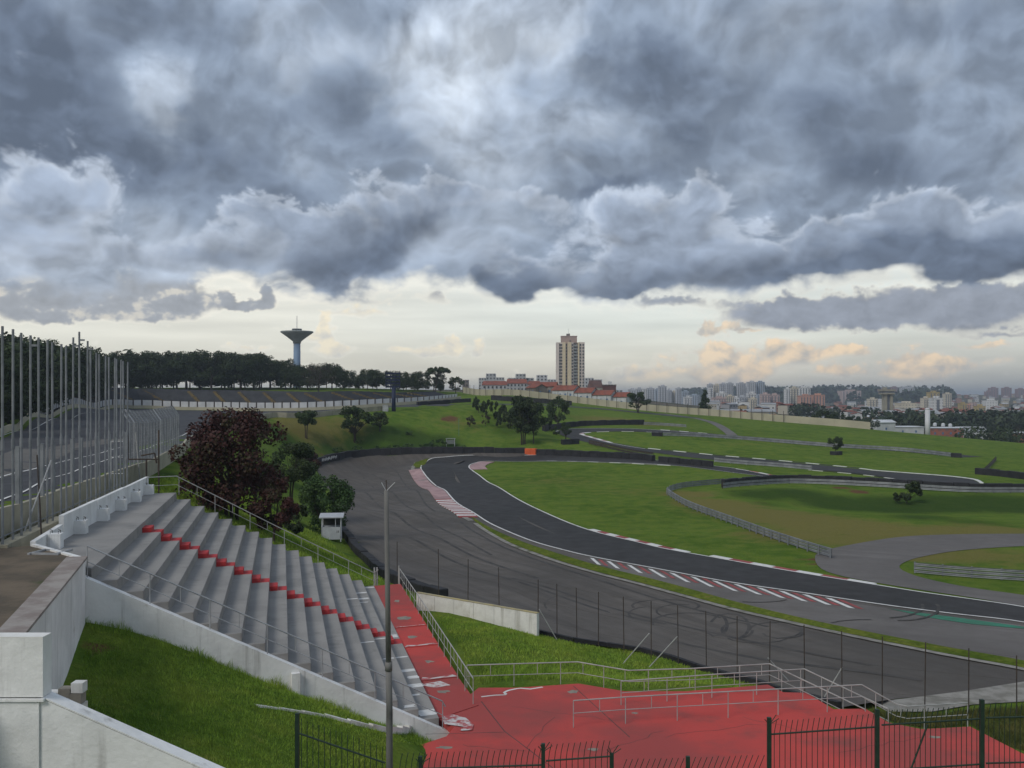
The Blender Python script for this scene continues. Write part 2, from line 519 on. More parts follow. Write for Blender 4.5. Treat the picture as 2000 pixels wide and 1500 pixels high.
def catmull(pts, n=6, closed=False):
    P = [Vector(p) for p in pts]
    out = []
    m = len(P)
    rngi = range(m) if closed else range(m - 1)
    for i in rngi:
        p0 = P[(i - 1) % m] if closed or i > 0 else P[0]
        p1, p2 = P[i % m], P[(i + 1) % m]
        p3 = P[(i + 2) % m] if closed or i + 2 < m else P[-1]
        for k in range(n):
            t = k / n
            out.append(.5 * ((2 * p1) + (-p0 + p2) * t + (2 * p0 - 5 * p1 + 4 * p2 - p3) * t * t + (-p0 + 3 * p1 - 3 * p2 + p3) * t ** 3))
    if not closed:
        out.append(P[-1])
    return out


def resample(pts, step):
    P = [Vector(p) for p in pts]
    L = [0.0]
    for a, b in zip(P, P[1:]):
        L.append(L[-1] + (b - a).length)
    n = max(1, int(round(L[-1] / step)))
    out, j = [], 0
    for k in range(n + 1):
        s = L[-1] * k / n
        while j < len(P) - 2 and L[j + 1] < s:
            j += 1
        d = L[j + 1] - L[j]
        out.append(P[j].lerp(P[j + 1], (s - L[j]) / d if d > 1e-9 else 0))
    return out


def gline(uvs, n=6, step=None):
    """smooth line on the ground through pixels of the photograph"""
    p = catmull([G(u, v) for u, v in uvs], n)
    if step:
        p = resample(p, step)
    return [Vector((q.x, q.y, Tz(q.x, q.y))) for q in p]


# ------------------------------------------------------------------ mesh and object helpers
class MB:
    def __init__(s):
        s.v, s.f, s.mi = [], [], []

    def add(s, vs, fs, mi=0):
        o = len(s.v)
        s.v += [tuple(p) for p in vs]
        s.f += [tuple(i + o for i in f) for f in fs]
        s.mi += [mi] * len(fs)
        return s

    def box(s, c, d, rz=0.0, mi=0):
        """box: centre of its base, size, turn about z"""
        ca, sa = math.cos(rz), math.sin(rz)
        vs = []
        for z in (0, d[2]):
            for x, y in ((-1, -1), (1, -1), (1, 1), (-1, 1)):
                lx, ly = x * d[0] / 2, y * d[1] / 2
                vs.append((c[0] + lx * ca - ly * sa, c[1] + lx * sa + ly * ca, c[2] + z))
        return s.add(vs, [(3, 2, 1, 0), (4, 5, 6, 7), (0, 1, 5, 4), (1, 2, 6, 5), (2, 3, 7, 6), (3, 0, 4, 7)], mi)

    def hexa(s, b, t, mi=0):
        """solid between four base and four top points"""
        return s.add(list(b) + list(t), [(3, 2, 1, 0), (4, 5, 6, 7), (0, 1, 5, 4), (1, 2, 6, 5), (2, 3, 7, 6), (3, 0, 4, 7)], mi)

    def tube(s, pts, r, n=6, mi=0, r1=None):
        P = [Vector(p) for p in pts]
        m = len(P)
        rs = r if isinstance(r, (list, tuple)) else [r + ((r1 if r1 is not None else r) - r) * i / max(1, m - 1) for i in range(m)]
        vs, fs = [], []
        for i, p in enumerate(P):
            d = (P[min(i + 1, m - 1)] - P[max(i - 1, 0)]).normalized()
            a = Vector((0, 0, 1)) if abs(d.z) < .9 else Vector((1, 0, 0))
            x = d.cross(a).normalized()
            y = d.cross(x)
            for k in range(n):
                t = 2 * math.pi * k / n
                vs.append(p + (x * math.cos(t) + y * math.sin(t)) * rs[i])
        for i in range(m - 1):
            for k in range(n):
                fs.append((i * n + k, i * n + (k + 1) % n, (i + 1) * n + (k + 1) % n, (i + 1) * n + k))
        fs.append(tuple(range(n))[::-1])
        fs.append(tuple((m - 1) * n + k for k in range(n)))
        return s.add(vs, fs, mi)

    def lathe(s, c, prof, n=24, mi=0):
        vs, fs = [], []
        for r, z in prof:
            for k in range(n):
                t = 2 * math.pi * k / n
                vs.append((c[0] + r * math.cos(t), c[1] + r * math.sin(t), c[2] + z))
        for i in range(len(prof) - 1):
            for k in range(n):
                fs.append((i * n + k, i * n + (k + 1) % n, (i + 1) * n + (k + 1) % n, (i + 1) * n + k))
        fs.append(tuple(range(n))[::-1])
        fs.append(tuple((len(prof) - 1) * n + k for k in range(n)))
        return s.add(vs, fs, mi)

    def wall(s, pts, h, w, mi=0, drop=.3, h2=None):
        """wall along a ground line: height above it, width, sunk by drop"""
        n = len(pts)
        vs, fs = [], []
        for i, p in enumerate(pts):
            d = (pts[min(i + 1, n - 1)] - pts[max(i - 1, 0)])
            d = Vector((d.x, d.y, 0)).normalized()
            q = Vector((-d.y, d.x, 0)) * w / 2
            hh = h if h2 is None else h + (h2 - h) * i / (n - 1)
            vs += [p - q - Vector((0, 0, drop)), p + q - Vector((0, 0, drop)), p + q + Vector((0, 0, hh)), p - q + Vector((0, 0, hh))]
        for i in range(n - 1):
            a, b = 4 * i, 4 * i + 4
            for k in range(4):
                fs.append((a + k, a + (k + 1) % 4, b + (k + 1) % 4, b + k))
        fs.append((0, 3, 2, 1))
        e = 4 * (n - 1)
        fs.append((e, e + 1, e + 2, e + 3))
        return s.add(vs, fs, mi)

    def mesh(s, name):
        me = bpy.data.meshes.new(name)
        me.from_pydata(s.v, [], s.f)
        return me

    def build(s, name, mat, parent=None, smooth=False, local=False):
        if parent is not None and not local:
            o = wloc(parent)
            s.v = [(a - o.x, b - o.y, c - o.z) for a, b, c in s.v]
        me = s.mesh(name)
        mats = mat if isinstance(mat, (list, tuple)) else [mat]
        for m in mats:
            me.materials.append(m)
        if len(mats) > 1:
            me.polygons.foreach_set('material_index', s.mi)
        if smooth:
            me.polygons.foreach_set('use_smooth', [True] * len(me.polygons))
        me.update()
        return link(name, me, parent)


def wloc(o):
    v = Vector((0, 0, 0))
    while o is not None:
        v += o.location
        o = o.parent
    return v


def link(name, me, parent=None, loc=None, rz=0.0, scale=None):
    o = bpy.data.objects.new(name, me)
    COL.objects.link(o)
    o.parent = parent
    if loc is not None:
        o.location = loc
    if rz:
        o.rotation_euler = (0, 0, rz)
    if scale is not None:
        o.scale = scale if isinstance(scale, (tuple, list)) else (scale,) * 3
    return o


def tag(o, label, cat, group=None):
    o['label'] = label
    o['category'] = cat
    if group:
        o['group'] = group
    return o


def thing(name, label, cat, loc, group=None, rz=0.0):
    o = bpy.data.objects.new(name, None)
    o.empty_display_size = .2
    COL.objects.link(o)
    o.location = loc
    if rz:
        o.rotation_euler = (0, 0, rz)
    return tag(o, label, cat, group)


def struct(o, kind='structure', label=None):
    o['kind'] = kind
    if label:
        o['label'] = label
    return o


def arr_mesh(name, V, Fq, mats, nper=4, attr=None):
    """mesh from numpy arrays of vertices and equal-sided faces"""
    me = bpy.data.meshes.new(name)
    V = np.asarray(V, np.float32)
    Fq = np.asarray(Fq, np.int32)
    me.vertices.add(len(V))
    me.vertices.foreach_set('co', V.ravel())
    me.loops.add(Fq.size)
    me.loops.foreach_set('vertex_index', Fq.ravel())
    me.polygons.add(len(Fq))
    me.polygons.foreach_set('loop_start', np.arange(0, Fq.size, nper, dtype=np.int32))
    for m in mats:
        me.materials.append(m)
    if attr is not None:
        for k, vals in attr.items():
            a = me.attributes.new(k, 'FLOAT', 'POINT')
            a.data.foreach_set('value', np.asarray(vals, np.float32))
    me.update(calc_edges=True)
    me.validate()
    return me


# ------------------------------------------------------------------ materials
MATS = {}
def mat(name, c1, c2=None, scale=1.0, rough=.8, bump=0.0, bscale=None, detail=5.0, metal=0.0, spec=.3, stretch=None, c3=None, s3=.1, lo=.35, hi=.65, p3=(.55, .75), coords='Object', streak=None):
    """two noise-mixed colours, an optional third in patches, vertical streaks and bump; all in metres"""
    m = bpy.data.materials.new(name)
    m.use_nodes = True
    t = m.node_tree
    n = NT(t)
    b = t.nodes['Principled BSDF']
    b.inputs['Roughness'].default_value = rough
    b.inputs['Metallic'].default_value = metal
    b.inputs['Specular IOR Level'].default_value = spec
    if coords == 'World':
        co = n.node('ShaderNodeNewGeometry').outputs['Position']
    else:
        co = n.node('ShaderNodeTexCoord').outputs['Object']
    if stretch:
        co2 = n.vm('MULTIPLY', co, stretch)
    else:
        co2 = co
    col = (*c1, 1)
    if c2 is not None:
        col = n.mix(n.step(n.noise(co2, scale, detail, .6), lo, hi), c1, c2)
    if c3 is not None:
        col = n.mix(n.step(n.noise(n.vm('ADD', co, (31.7, 11.3, 5.1)), s3, 5, .6), *p3), col, c3)
    if streak is not None:
        sc, amt, cc = streak
        k = n.step(n.noise(n.vm('MULTIPLY', co, (sc, sc, sc * .07)), 1.0, 4, .6), .55, .78)
        col = n.mix(n.m('MULTIPLY', k, amt), col, cc)
    n.put(b.inputs['Base Color'], col)
    if bump:
        bn = n.node('ShaderNodeBump')
        bn.inputs['Strength'].default_value = 1.0
        bn.inputs['Distance'].default_value = bump
        n.put(bn.inputs['Height'], n.noise(co, bscale or scale * 4, 4, .6))
        t.links.new(bn.outputs[0], b.inputs['Normal'])
    MATS[name] = m
    return m


def grass_material(name, base, dark, lush=1.0, blades=False):
    m = bpy.data.materials.new(name)
    m.use_nodes = True
    t = m.node_tree
    n = NT(t)
    b = t.nodes['Principled BSDF']
    b.inputs['Roughness'].default_value = 1.0
    b.inputs['Specular IOR Level'].default_value = .02
    pos = n.node('ShaderNodeNewGeometry').outputs['Position']
    flat = n.vm('MULTIPLY', pos, (1, 1, .4))
    big = n.noise(flat, .045, 4, .6)
    midn = n.noise(flat, .42, 5, .65)
    fine = n.noise(flat, 7.0, 4, .7)
    c = n.mix(n.step(big, .38, .66), base, dark)
    c = n.mix(n.m('MULTIPLY', n.step(midn, .44, .64), .75), c, (base[0] * 1.25, base[1] * 1.05, base[2] * 1.1))
    mow = n.noise(n.vm('MULTIPLY', flat, (.55, .06, 1)), 1.0, 4, .6, .4)
    c = n.mix(n.m('MULTIPLY', n.step(mow, .46, .66), .40), c, (base[0] * 1.22, base[1] * 1.02, base[2] * 1.15))
    c = n.mix(n.m('MULTIPLY', n.step(n.noise(flat, .13, 5, .7), .55, .75), .5), c, (base[0] * 1.35, base[1] * 1.0, base[2] * 1.3))
    c = n.mix(n.m('MULTIPLY', n.step(midn, .52, .30), .55), c, (dark[0] * .7, dark[1] * .75, dark[2] * .7))
    if not blades:
        dry = n.node('ShaderNodeAttribute', attribute_name='dry').outputs['Fac']
        soil = n.node('ShaderNodeAttribute', attribute_name='soil').outputs['Fac']
        lus = n.node('ShaderNodeAttribute', attribute_name='lush').outputs['Fac']
        urb = n.node('ShaderNodeAttribute', attribute_name='urban').outputs['Fac']
        c = n.mix(urb, c, n.mix(n.step(n.noise(flat, .02, 5, .7), .4, .6), (.040, .052, .024), (.15, .125, .095)))
        wob = n.m('MULTIPLY', n.m('SUBTRACT', midn, .5), .9)
        c = n.mix(n.m('MULTIPLY', n.step(n.m('ADD', lus, wob), .3, .8), .85), c, n.mix(fine, (.020, .045, .010), (.042, .076, .017)))
        c = n.mix(n.m('MULTIPLY', n.step(n.m('ADD', dry, wob), .18, .70), .9), c, n.mix(midn, (.215, .172, .058), (.135, .132, .040)))
        c = n.mix(n.step(n.m('ADD', soil, n.m('MULTIPLY', wob, 1.3)), .45, .85), c, n.mix(midn, (.17, .085, .045), (.10, .06, .035)))
        c = n.mix(1.0, c, n.ramp(fine, [(.25, (.72, .72, .72)), (.7, (1.22, 1.22, 1.22))]), 'MULTIPLY')
        bn = n.node('ShaderNodeBump')
        bn.inputs['Strength'].default_value = .9
        bn.inputs['Distance'].default_value = .10
        n.put(bn.inputs['Height'], n.m('ADD', n.noise(flat, 5.0, 5, .75), n.m('MULTIPLY', midn, 2.0)))
        t.links.new(bn.outputs[0], b.inputs['Normal'])
    else:
        c = n.mix(1.0, c, n.ramp(n.noise(flat, 3.0, 3, .7), [(.3, (.6, .62, .6)), (.7, (1.35, 1.3, 1.2))]), 'MULTIPLY')
        c = n.mix(n.m('MULTIPLY', n.step(n.noise(flat, .75, 5, .7), .57, .74), .7), c, (base[0] * 1.55, base[1] * .85, base[2] * 1.8))
    n.put(b.inputs['Base Color'], c)
    MATS[name] = m
    return m


def asphalt_material(name, c1, c2, streak_dir=None, amt=.5, rough=.85, scale=.6):
    m = bpy.data.materials.new(name)
    m.use_nodes = True
    t = m.node_tree
    n = NT(t)
    b = t.nodes['Principled BSDF']
    b.inputs['Specular IOR Level'].default_value = .28
    pos = n.node('ShaderNodeNewGeometry').outputs['Position']
    big = n.noise(pos, .06, 5, .6, .6)
    mid = n.noise(pos, scale, 5, .6)
    fine = n.noise(pos, 22.0, 3, .7)
    c = n.mix(n.step(big, .35, .68), c1, c2)
    if streak_dir is not None:
        ca, sa = math.cos(streak_dir), math.sin(streak_dir)
        x, y, z = n.sep(pos)
        lon = n.m('ADD', n.m('MULTIPLY', x, ca), n.m('MULTIPLY', y, sa))
        lat = n.m('SUBTRACT', n.m('MULTIPLY', y, ca), n.m('MULTIPLY', x, sa))
        st = n.noise(n.xyz(n.m('MULTIPLY', lon, .035), n.m('MULTIPLY', lat, .8), 1.0), 1.0, 6, .65, .3)
        c = n.mix(n.m('MULTIPLY', n.step(st, .36, .70), amt), c, tuple(k * .52 for k in c1))
        c = n.mix(n.m('MULTIPLY', n.step(st, .40, .22), amt * .6), c, tuple(k * 1.5 for k in c2))
    c = n.mix(n.m('MULTIPLY', n.step(mid, .45, .75), .35), c, tuple(k * .7 for k in c1))
    c = n.mix(1.0, c, n.ramp(fine, [(.3, (.82, .82, .82)), (.7, (1.15, 1.15, 1.15))]), 'MULTIPLY')
    n.put(b.inputs['Base Color'], c)
    n.put(b.inputs['Roughness'], n.lin(mid, .3, .7, rough - .12, rough + .08))
    bn = n.node('ShaderNodeBump')
    bn.inputs['Strength'].default_value = .4
    bn.inputs['Distance'].default_value = .01
    n.put(bn.inputs['Height'], fine)
    t.links.new(bn.outputs[0], b.inputs['Normal'])
    MATS[name] = m
    return m


def leaf_material(name, c1, c2, c3, sc=.9):
    m = bpy.data.materials.new(name)
    m.use_nodes = True
    t = m.node_tree
    n = NT(t)
    b = t.nodes['Principled BSDF']
    b.inputs['Roughness'].default_value = .65
    b.inputs['Specular IOR Level'].default_value = .2
    pos = n.node('ShaderNodeNewGeometry').outputs['Position']
    tint = n.node('ShaderNodeAttribute', attribute_name='tint').outputs['Fac']
    rnd = n.node('ShaderNodeObjectInfo').outputs['Random']
    c = n.mix(n.step(n.noise(pos, sc, 3, .6), .35, .68), c1, c2)
    c = n.mix(n.step(tint, .45, 1.0), c, c3)
    c = n.mix(n.m('MULTIPLY', rnd, .35), c, tuple(k * .6 for k in c1))
    n.put(b.inputs['Base Color'], c)
    MATS[name] = m
    return m


GRASS = grass_material('grass', (.112, .176, .028), (.074, .132, .019))
BLADE = grass_material('grass_blades', (.240, .375, .060), (.160, .270, .042), blades=True)
DULLG = grass_material('rough_grass', (.115, .125, .045), (.060, .078, .026), blades=True)
VERGE = grass_material('verge_grass', (.115, .155, .026), (.075, .115, .018), blades=True)
GUARD = mat('dull_guard_rail', (.27, .28, .29), (.18, .19, .20), .8, .6, metal=.2)
ASPH_RUN = asphalt_material('runoff_asphalt', (.128, .113, .099), (.085, .076, .067), R(118), .75)
ASPH_RUN2 = asphalt_material('service_asphalt', (.175, .160, .148), (.125, .114, .105), R(150), .45)
ASPH_TRK = asphalt_material('track_asphalt', (.046, .044, .043), (.034, .033, .032), R(120), .35)
ASPH_UP = asphalt_material('upper_asphalt', (.062, .062, .066), (.046, .046, .050), R(105), .4)
ASPH_PIT = asphalt_material('pit_concrete', (.15, .14, .125), (.11, .10, .09), R(105), .3)
WHITE = mat('white_paint', (.74, .73, .70), (.62, .61, .58), 3.0, .6)
LINE = mat('line_paint', (.70, .69, .66), (.42, .41, .39), .9, .7, lo=.45, hi=.8)
REDP = mat('red_kerb_paint', (.36, .075, .07), (.24, .06, .055), 1.2, .7)
PINK = mat('worn_kerb_paint', (.46, .30, .29), (.32, .20, .20), .5, .75, c3=(.20, .18, .17), s3=.25)
GREENP = mat('green_runoff_paint', (.035, .21, .13), (.05, .14, .09), .6, .8)
WALLW = mat('white_wall', (.84, .84, .82), (.70, .70, .68), .7, .85, bump=.015, bscale=7, c3=(.46, .43, .38), s3=.75, p3=(.63, .78), streak=(3.2, .55, (.20, .19, .17)))
WALLD = mat('stained_white_wall', (.80, .79, .75), (.66, .65, .61), .9, .85, bump=.01, bscale=9, c3=(.36, .33, .25), s3=.5, p3=(.52, .75), streak=(2.2, .6, (.22, .20, .16)))
CREAM = mat('cream_concrete', (.40, .37, .28), (.31, .29, .22), .6, .9, bump=.01, bscale=8, c3=(.20, .18, .14), s3=.35, p3=(.56, .8), streak=(2.0, .6, (.10, .095, .08)))
CREAMF = mat('cream_far_wall', (.46, .42, .31), (.38, .35, .26), .12, .9)
SEATG = mat('grey_stand_paint', (.315, .300, .280), (.250, .240, .226), .35, .85, bump=.004, bscale=12, c3=(.205, .197, .186), s3=.8, p3=(.57, .80), streak=(1.3, .5, (.15, .145, .135)))
REDS = mat('red_step_paint', (.50, .045, .045), (.38, .035, .038), 1.4, .75, c3=(.42, .07, .07), s3=.5)
REDF = mat('red_floor_paint', (.54, .078, .068), (.37, .076, .070), .16, .88, bump=.004, bscale=14, c3=(.27, .080, .072), s3=.6, p3=(.47, .82), lo=.40, hi=.62, coords='World', spec=.12)
STEEL = mat('galvanised_steel', (.44, .45, .46), (.32, .33, .34), 2.0, .5, metal=.35)
POLES = mat('weathered_pole_steel', (.25, .265, .28), (.17, .185, .20), 1.2, .6, metal=.25)
RAILW = mat('pale_rail_paint', (.42, .42, .40), (.32, .32, .31), 2.0, .55)
RUBBER = mat('black_rubber', (.018, .018, .020), (.030, .030, .033), 1.0, .75)
DARKFE = mat('dark_rusty_steel', (.045, .038, .034), (.075, .055, .042), 3.0, .75)
GREENFE = mat('dark_green_iron', (.012, .030, .020), (.022, .042, .028), 4.0, .6, spec=.35)
CONCP = mat('concrete_pole', (.20, .195, .185), (.13, .127, .12), 1.5, .9, bump=.006, bscale=14, stretch=(1, 1, .3), c3=(.09, .088, .083), s3=1.2)
SOIL = mat('dry_soil', (.16, .125, .088), (.098, .080, .058), .7, .95, bump=.03, bscale=5, c3=(.055, .075, .024), s3=.55, p3=(.56, .72), coords='World')
ORANGE = mat('orange_plastic', (.70, .13, .03), (.58, .10, .03), .8, .6)
NAVY = mat('navy_steel', (.012, .020, .055), (.02, .028, .06), 1.0, .6)
STANDF = mat('far_stand_concrete', (.080, .084, .092), (.058, .061, .068), .3, .9)
YELL = mat('yellow_step_paint', (.20, .145, .055), (.13, .10, .055), .8, .9)
PANELW = mat('white_panel', (.60, .61, .62), (.48, .49, .50), .3, .7)
BARK = mat('bark', (.060, .048, .038), (.035, .028, .022), 3.0, .95, bump=.02, stretch=(1, 1, .25))
GLASS = mat('window_glass', (.030, .034, .040), (.05, .055, .06), .3, .25, spec=.5)
GRAV = mat('pale_gravel', (.30, .285, .255), (.19, .18, .155), 1.2, .95, bump=.03, bscale=9, c3=(.07, .08, .03), s3=.5, p3=(.55, .72), coords='World')
MARK = mat('tyre_mark_rubber', (.044, .041, .038), (.075, .068, .061), .8, .8)
CHIP = mat('bare_concrete_chip', (.30, .27, .22), (.22, .20, .17), 4.0, .9)
SPILL = mat('spilled_white_paint', (.60, .57, .55), (.40, .085, .085), 2.2, .75, lo=.46, hi=.60, coords='World')
LEAFD = leaf_material('dark_leaves', (.022, .040, .013), (.040, .062, .020), (.062, .084, .030), .35)
LEAFM = leaf_material('mid_leaves', (.030, .056, .018), (.050, .080, .026), (.075, .100, .036))
LEAFR = leaf_material('purple_leaves', (.050, .020, .018), (.080, .031, .026), (.050, .058, .020), .6)
LEAFG = leaf_material('bush_leaves', (.036, .080, .022), (.066, .120, .034), (.105, .160, .048))
LEAFF = leaf_material('far_leaves', (.022, .040, .018), (.038, .056, .024), (.050, .068, .028), .12)
LEAFB = leaf_material('brown_twigs', (.050, .038, .030), (.070, .052, .040), (.060, .058, .034))

# ------------------------------------------------------------------ ground
def patch(lst):
    """soft patches on the ground: pixel, radius in metres, weight"""
    t = np.zeros(_gx.shape)
    for u, v, r, a in lst:
        p = G(u, v)
        t = np.maximum(t, a * np.exp(-(((_gx - p.x) ** 2 + (_gy - p.y) ** 2) / (r * r))))
    return t

dry = patch([(1345, 965, 5, .9), (1400, 985, 7, 1), (1470, 1000, 8, 1), (1540, 1012, 8, 1), (1620, 1025, 8, 1), (1700, 1035, 8, .95), (1780, 1040, 7, .9), (1860, 1038, 6, .85), (1940, 1036, 6, .8), (1560, 1045, 8, .75), (1660, 1055, 7, .7), (1840, 1085, 6, .65), (1930, 1085, 7, .6), (1790, 1090, 3, .8),
             (900, 905, 6, .2), (1100, 940, 14, .35), (1250, 960, 12, .35), (580, 832, 6, .8), (620, 828, 7, .7), (680, 824, 6, .6), (1200, 820, 16, .65), (1260, 828, 14, .6), (900, 828, 8, .4), (1700, 880, 14, .3), (1800, 900, 14, .3), (1500, 870, 16, .25), (1150, 1060, 3, .4)])
soil = patch([(1645, 953, 2.2, 1), (1675, 960, 2.5, 1), (880, 816, 3.0, .9), (872, 818, 2.2, .9), (1180, 808, 8, .55), (1590, 1093, 2.2, .8), (1603, 1100, 1.6, .9), (625, 885, 2, .6), (190, 1275, .5, 1), (200, 1262, .4, .9), (275, 1370, .5, .8), (330, 1275, .35, .7), (390, 1305, .4, .6), (215, 1203, .6, 1), (440, 1340, .4, .55), (540, 1400, .4, .5), (900, 845, 3, .5), (1000, 850, 3, .45), (650, 1410, .5, .5), (340, 1290, .3, .6)])
lush = patch([(u, v, r, a) for u, v, r, a in [(560, 860, 8, .8), (620, 850, 9, .9), (700, 862, 9, .95), (800, 860, 9, .9), (860, 866, 7, .9), (740, 845, 8, .7), (600, 960, 8, .9), (560, 1010, 6, .9), (640, 1080, 4, .8), (700, 1110, 3, .8), (400, 960, 5, .7), (340, 930, 4, .7), (420, 1010, 4, .7), (1480, 965, 7, .8), (1560, 965, 8, .9), (1640, 985, 9, .95), (1750, 990, 10, 1), (1850, 985, 10, 1), (1950, 985, 11, 1), (1800, 1010, 6, .7), (1900, 1020, 6, .6), (1500, 985, 5, .6), (1000, 845, 8, .6), (1060, 850, 6, .7), (1130, 815, 14, .5), (960, 1300, 2, .7), (900, 1245, 3, .6), (1000, 1260, 3, .55), (1760, 1405, 2, .9), (1820, 1410, 2, .9)]])
urban = np.clip((np.hypot(_gx, _gy) - 430) / 120, 0, 1)
nx, ny = len(GX), len(GY)
idx = np.arange(nx * ny).reshape(ny, nx)
quad = np.stack([idx[:-1, :-1], idx[:-1, 1:], idx[1:, 1:], idx[1:, :-1]], -1).reshape(-1, 4)
tri = np.concatenate([quad[:, [0, 1, 2]], quad[:, [0, 2, 3]]])
gm = arr_mesh('ground', np.stack([_gx.ravel(), _gy.ravel(), GZ.ravel()], -1), tri, [GRASS], 3, {'dry': dry.ravel(), 'soil': soil.ravel(), 'lush': lush.ravel(), 'urban': urban.ravel()})
gm.polygons.foreach_set('use_smooth', [True] * len(gm.polygons))
struct(link('ground', gm))


def fill(name, pts, off, m, space=2.0, parent=None, zf=None):
    """a sheet draped on the ground inside a closed line"""
    P = [Vector((p[0], p[1])) for p in pts]
    poly = np.array([(p.x, p.y) for p in P])
    lo, hi = poly.min(0), poly.max(0)
    xs, ys = np.meshgrid(np.arange(lo[0], hi[0], space) + space / 2, np.arange(lo[1], hi[1], space) + space / 2)
    q = np.stack([xs.ravel(), ys.ravel()], -1)
    q[:, 0] += rng.uniform(-.2, .2, len(q)) * space
    q[:, 1] += rng.uniform(-.2, .2, len(q)) * space
    ins = np.zeros(len(q), bool)
    a, b = poly, np.roll(poly, -1, 0)
    for (x1, y1), (x2, y2) in zip(a, b):
        if y1 != y2:
            c = ((y1 > q[:, 1]) != (y2 > q[:, 1])) & (q[:, 0] < (x2 - x1) * (q[:, 1] - y1) / (y2 - y1) + x1)
            ins ^= c
    q = q[ins]
    co = P + [Vector((float(i), float(j))) for i, j in q]
    r = delaunay_2d_cdt(co, [], [list(range(len(P)))], 1, 1e-4)
    vs = np.array([(v.x, v.y) for v in r[0]])
    z = (T(vs[:, 0], vs[:, 1]) if zf is None else np.array([zf(x, y) for x, y in vs])) + off
    me = bpy.data.meshes.new(name)
    fs = []
    for f in r[2]:
        c = [vs[k] for k in f]
        ar = sum(c[i][0] * c[(i + 1) % len(c)][1] - c[(i + 1) % len(c)][0] * c[i][1] for i in range(len(c)))
        fs.append(tuple(f) if ar > 0 else tuple(f)[::-1])
    me.from_pydata([(x, y, h) for (x, y), h in zip(vs, z)], [], fs)
    me.materials.append(m)
    me.polygons.foreach_set('use_smooth', [True] * len(me.polygons))
    return link(name, me, parent)


def gpoly(uvs, n=4, smooth=True):
    p = [G(u, v) for u, v in uvs]
    return catmull(p, n, True) if smooth else p


def ribbon(name, line, w, off, m, parent=None, nc=1, step=1.0, z=None):
    L = resample(line, step)
    vs, fs = [], []
    n = len(L)
    o = wloc(parent) if parent is not None else Vector((0, 0, 0))
    for i, p in enumerate(L):
        d = L[min(i + 1, n - 1)] - L[max(i - 1, 0)]
        d = Vector((d.x, d.y, 0)).normalized()
        q = Vector((-d.y, d.x, 0))
        ww = w(i / max(1, n - 1)) if callable(w) else w
        for k in range(nc + 1):
            a = p + q * ww * (k / nc - .5)
            vs.append((a.x - o.x, a.y - o.y, (Tz(a.x, a.y) if z is None else z) + off - o.z))
    c = nc + 1
    for i in range(n - 1):
        for k in range(nc):
            fs.append((i * c + k + 1, i * c + k, (i + 1) * c + k, (i + 1) * c + k + 1))
    me = bpy.data.meshes.new(name)
    me.from_pydata(vs, [], fs)
    me.materials.append(m)
    return link(name, me, parent)


# lower circuit -------------------------------------------------------------
OUTER = [(2150, 1252), (2000, 1217), (1860, 1200), (1750, 1186), (1640, 1170), (1540, 1155), (1400, 1134), (1240, 1104), (1150, 1087), (1100, 1075), (1040, 1058), (985, 1036), (935, 1009), (885, 976), (850, 948), (829, 926), (822, 912), (835, 900), (870, 893), (930, 889.5), (1050, 889), (1180, 893), (1280, 899), (1400, 911), (1450, 918), (1545, 936)]
INNER = [(1530, 938), (1500, 932), (1420, 922), (1350, 913), (1280, 907), (1175, 903.5), (1060, 901.5), (960, 901), (928, 904.5), (916, 911), (922, 919), (940, 932), (965, 948), (1000, 969), (1060, 1000), (1150, 1036), (1250, 1061), (1300, 1073), (1400, 1091), (1500, 1109), (1600, 1126), (1700, 1142), (1800, 1158), (1900, 1172), (2000, 1187), (2150, 1216)]
RUN = [(2160, 1360), (2000, 1333), (1890, 1352), (1750, 1366), (1640, 1383), (1500, 1343), (1400, 1317), (1280, 1278), (1110, 1253), (1050, 1238), (980, 1206), (880, 1174), (760, 1132), (705, 1088), (672, 1048), (656, 1005), (645, 965), (625, 930), (614, 908), (650, 898), (700, 890), (800, 885.5), (900, 884.5), (1050, 886), (1200, 893.5), (1280, 899), (1392, 906.5)]
RUN_IN = [(1330, 906), (1150, 898), (1000, 896.5), (910, 899), (880, 910), (900, 945), (960, 985), (1100, 1050), (1300, 1098), (1500, 1133), (1700, 1160), (2000, 1202), (2160, 1235)]
struct(fill('runoff_asphalt', [G(u, v) for u, v in RUN] + [G(u, v) for u, v in RUN_IN], .03, ASPH_RUN, 2.0))
SHO_A = [(1145, 1094), (1200, 1113), (1240, 1124), (1340, 1150), (1440, 1178), (1540, 1203), (1640, 1225), (1740, 1245), (1860, 1268), (2000, 1295), (2160, 1330)]
struct(fill('shoulder_asphalt', [G(u, v) for u, v in SHO_A] + [G(u, v + 6) for u, v in OUTER[:9]], .045, ASPH_RUN2, 2.0))
o_pts, i_pts = catmull([G(u, v) for u, v in OUTER], 5), catmull([G(u, v) for u, v in INNER], 5)
struct(fill('race_track', o_pts + i_pts, .06, ASPH_TRK, 2.0))
ST_U = [(920, 1009), (985, 1045), (1060, 1073), (1130, 1095), (1190, 1112), (1240, 1124), (1340, 1150), (1440, 1178), (1540, 1203), (1640, 1225), (1740, 1245), (1860, 1268), (2000, 1293), (2160, 1328)]
ST_L = [(2160, 1345), (2000, 1307), (1860, 1281), (1740, 1257), (1640, 1236), (1540, 1214), (1440, 1191), (1340, 1164), (1240, 1137), (1180, 1122), (1120, 1105), (1050, 1082), (980, 1053), (928, 1020)]
struct(fill('grass_verge', catmull([G(u, v) for u, v in ST_U], 4) + catmull([G(u, v) for u, v in ST_L], 4), .085, VERGE, 1.2))
struct(fill('grass_verge', gpoly([(808, 907), (820, 901), (838, 896), (833, 903), (824, 911), (810, 913)], 3), .085, VERGE, 1.2))
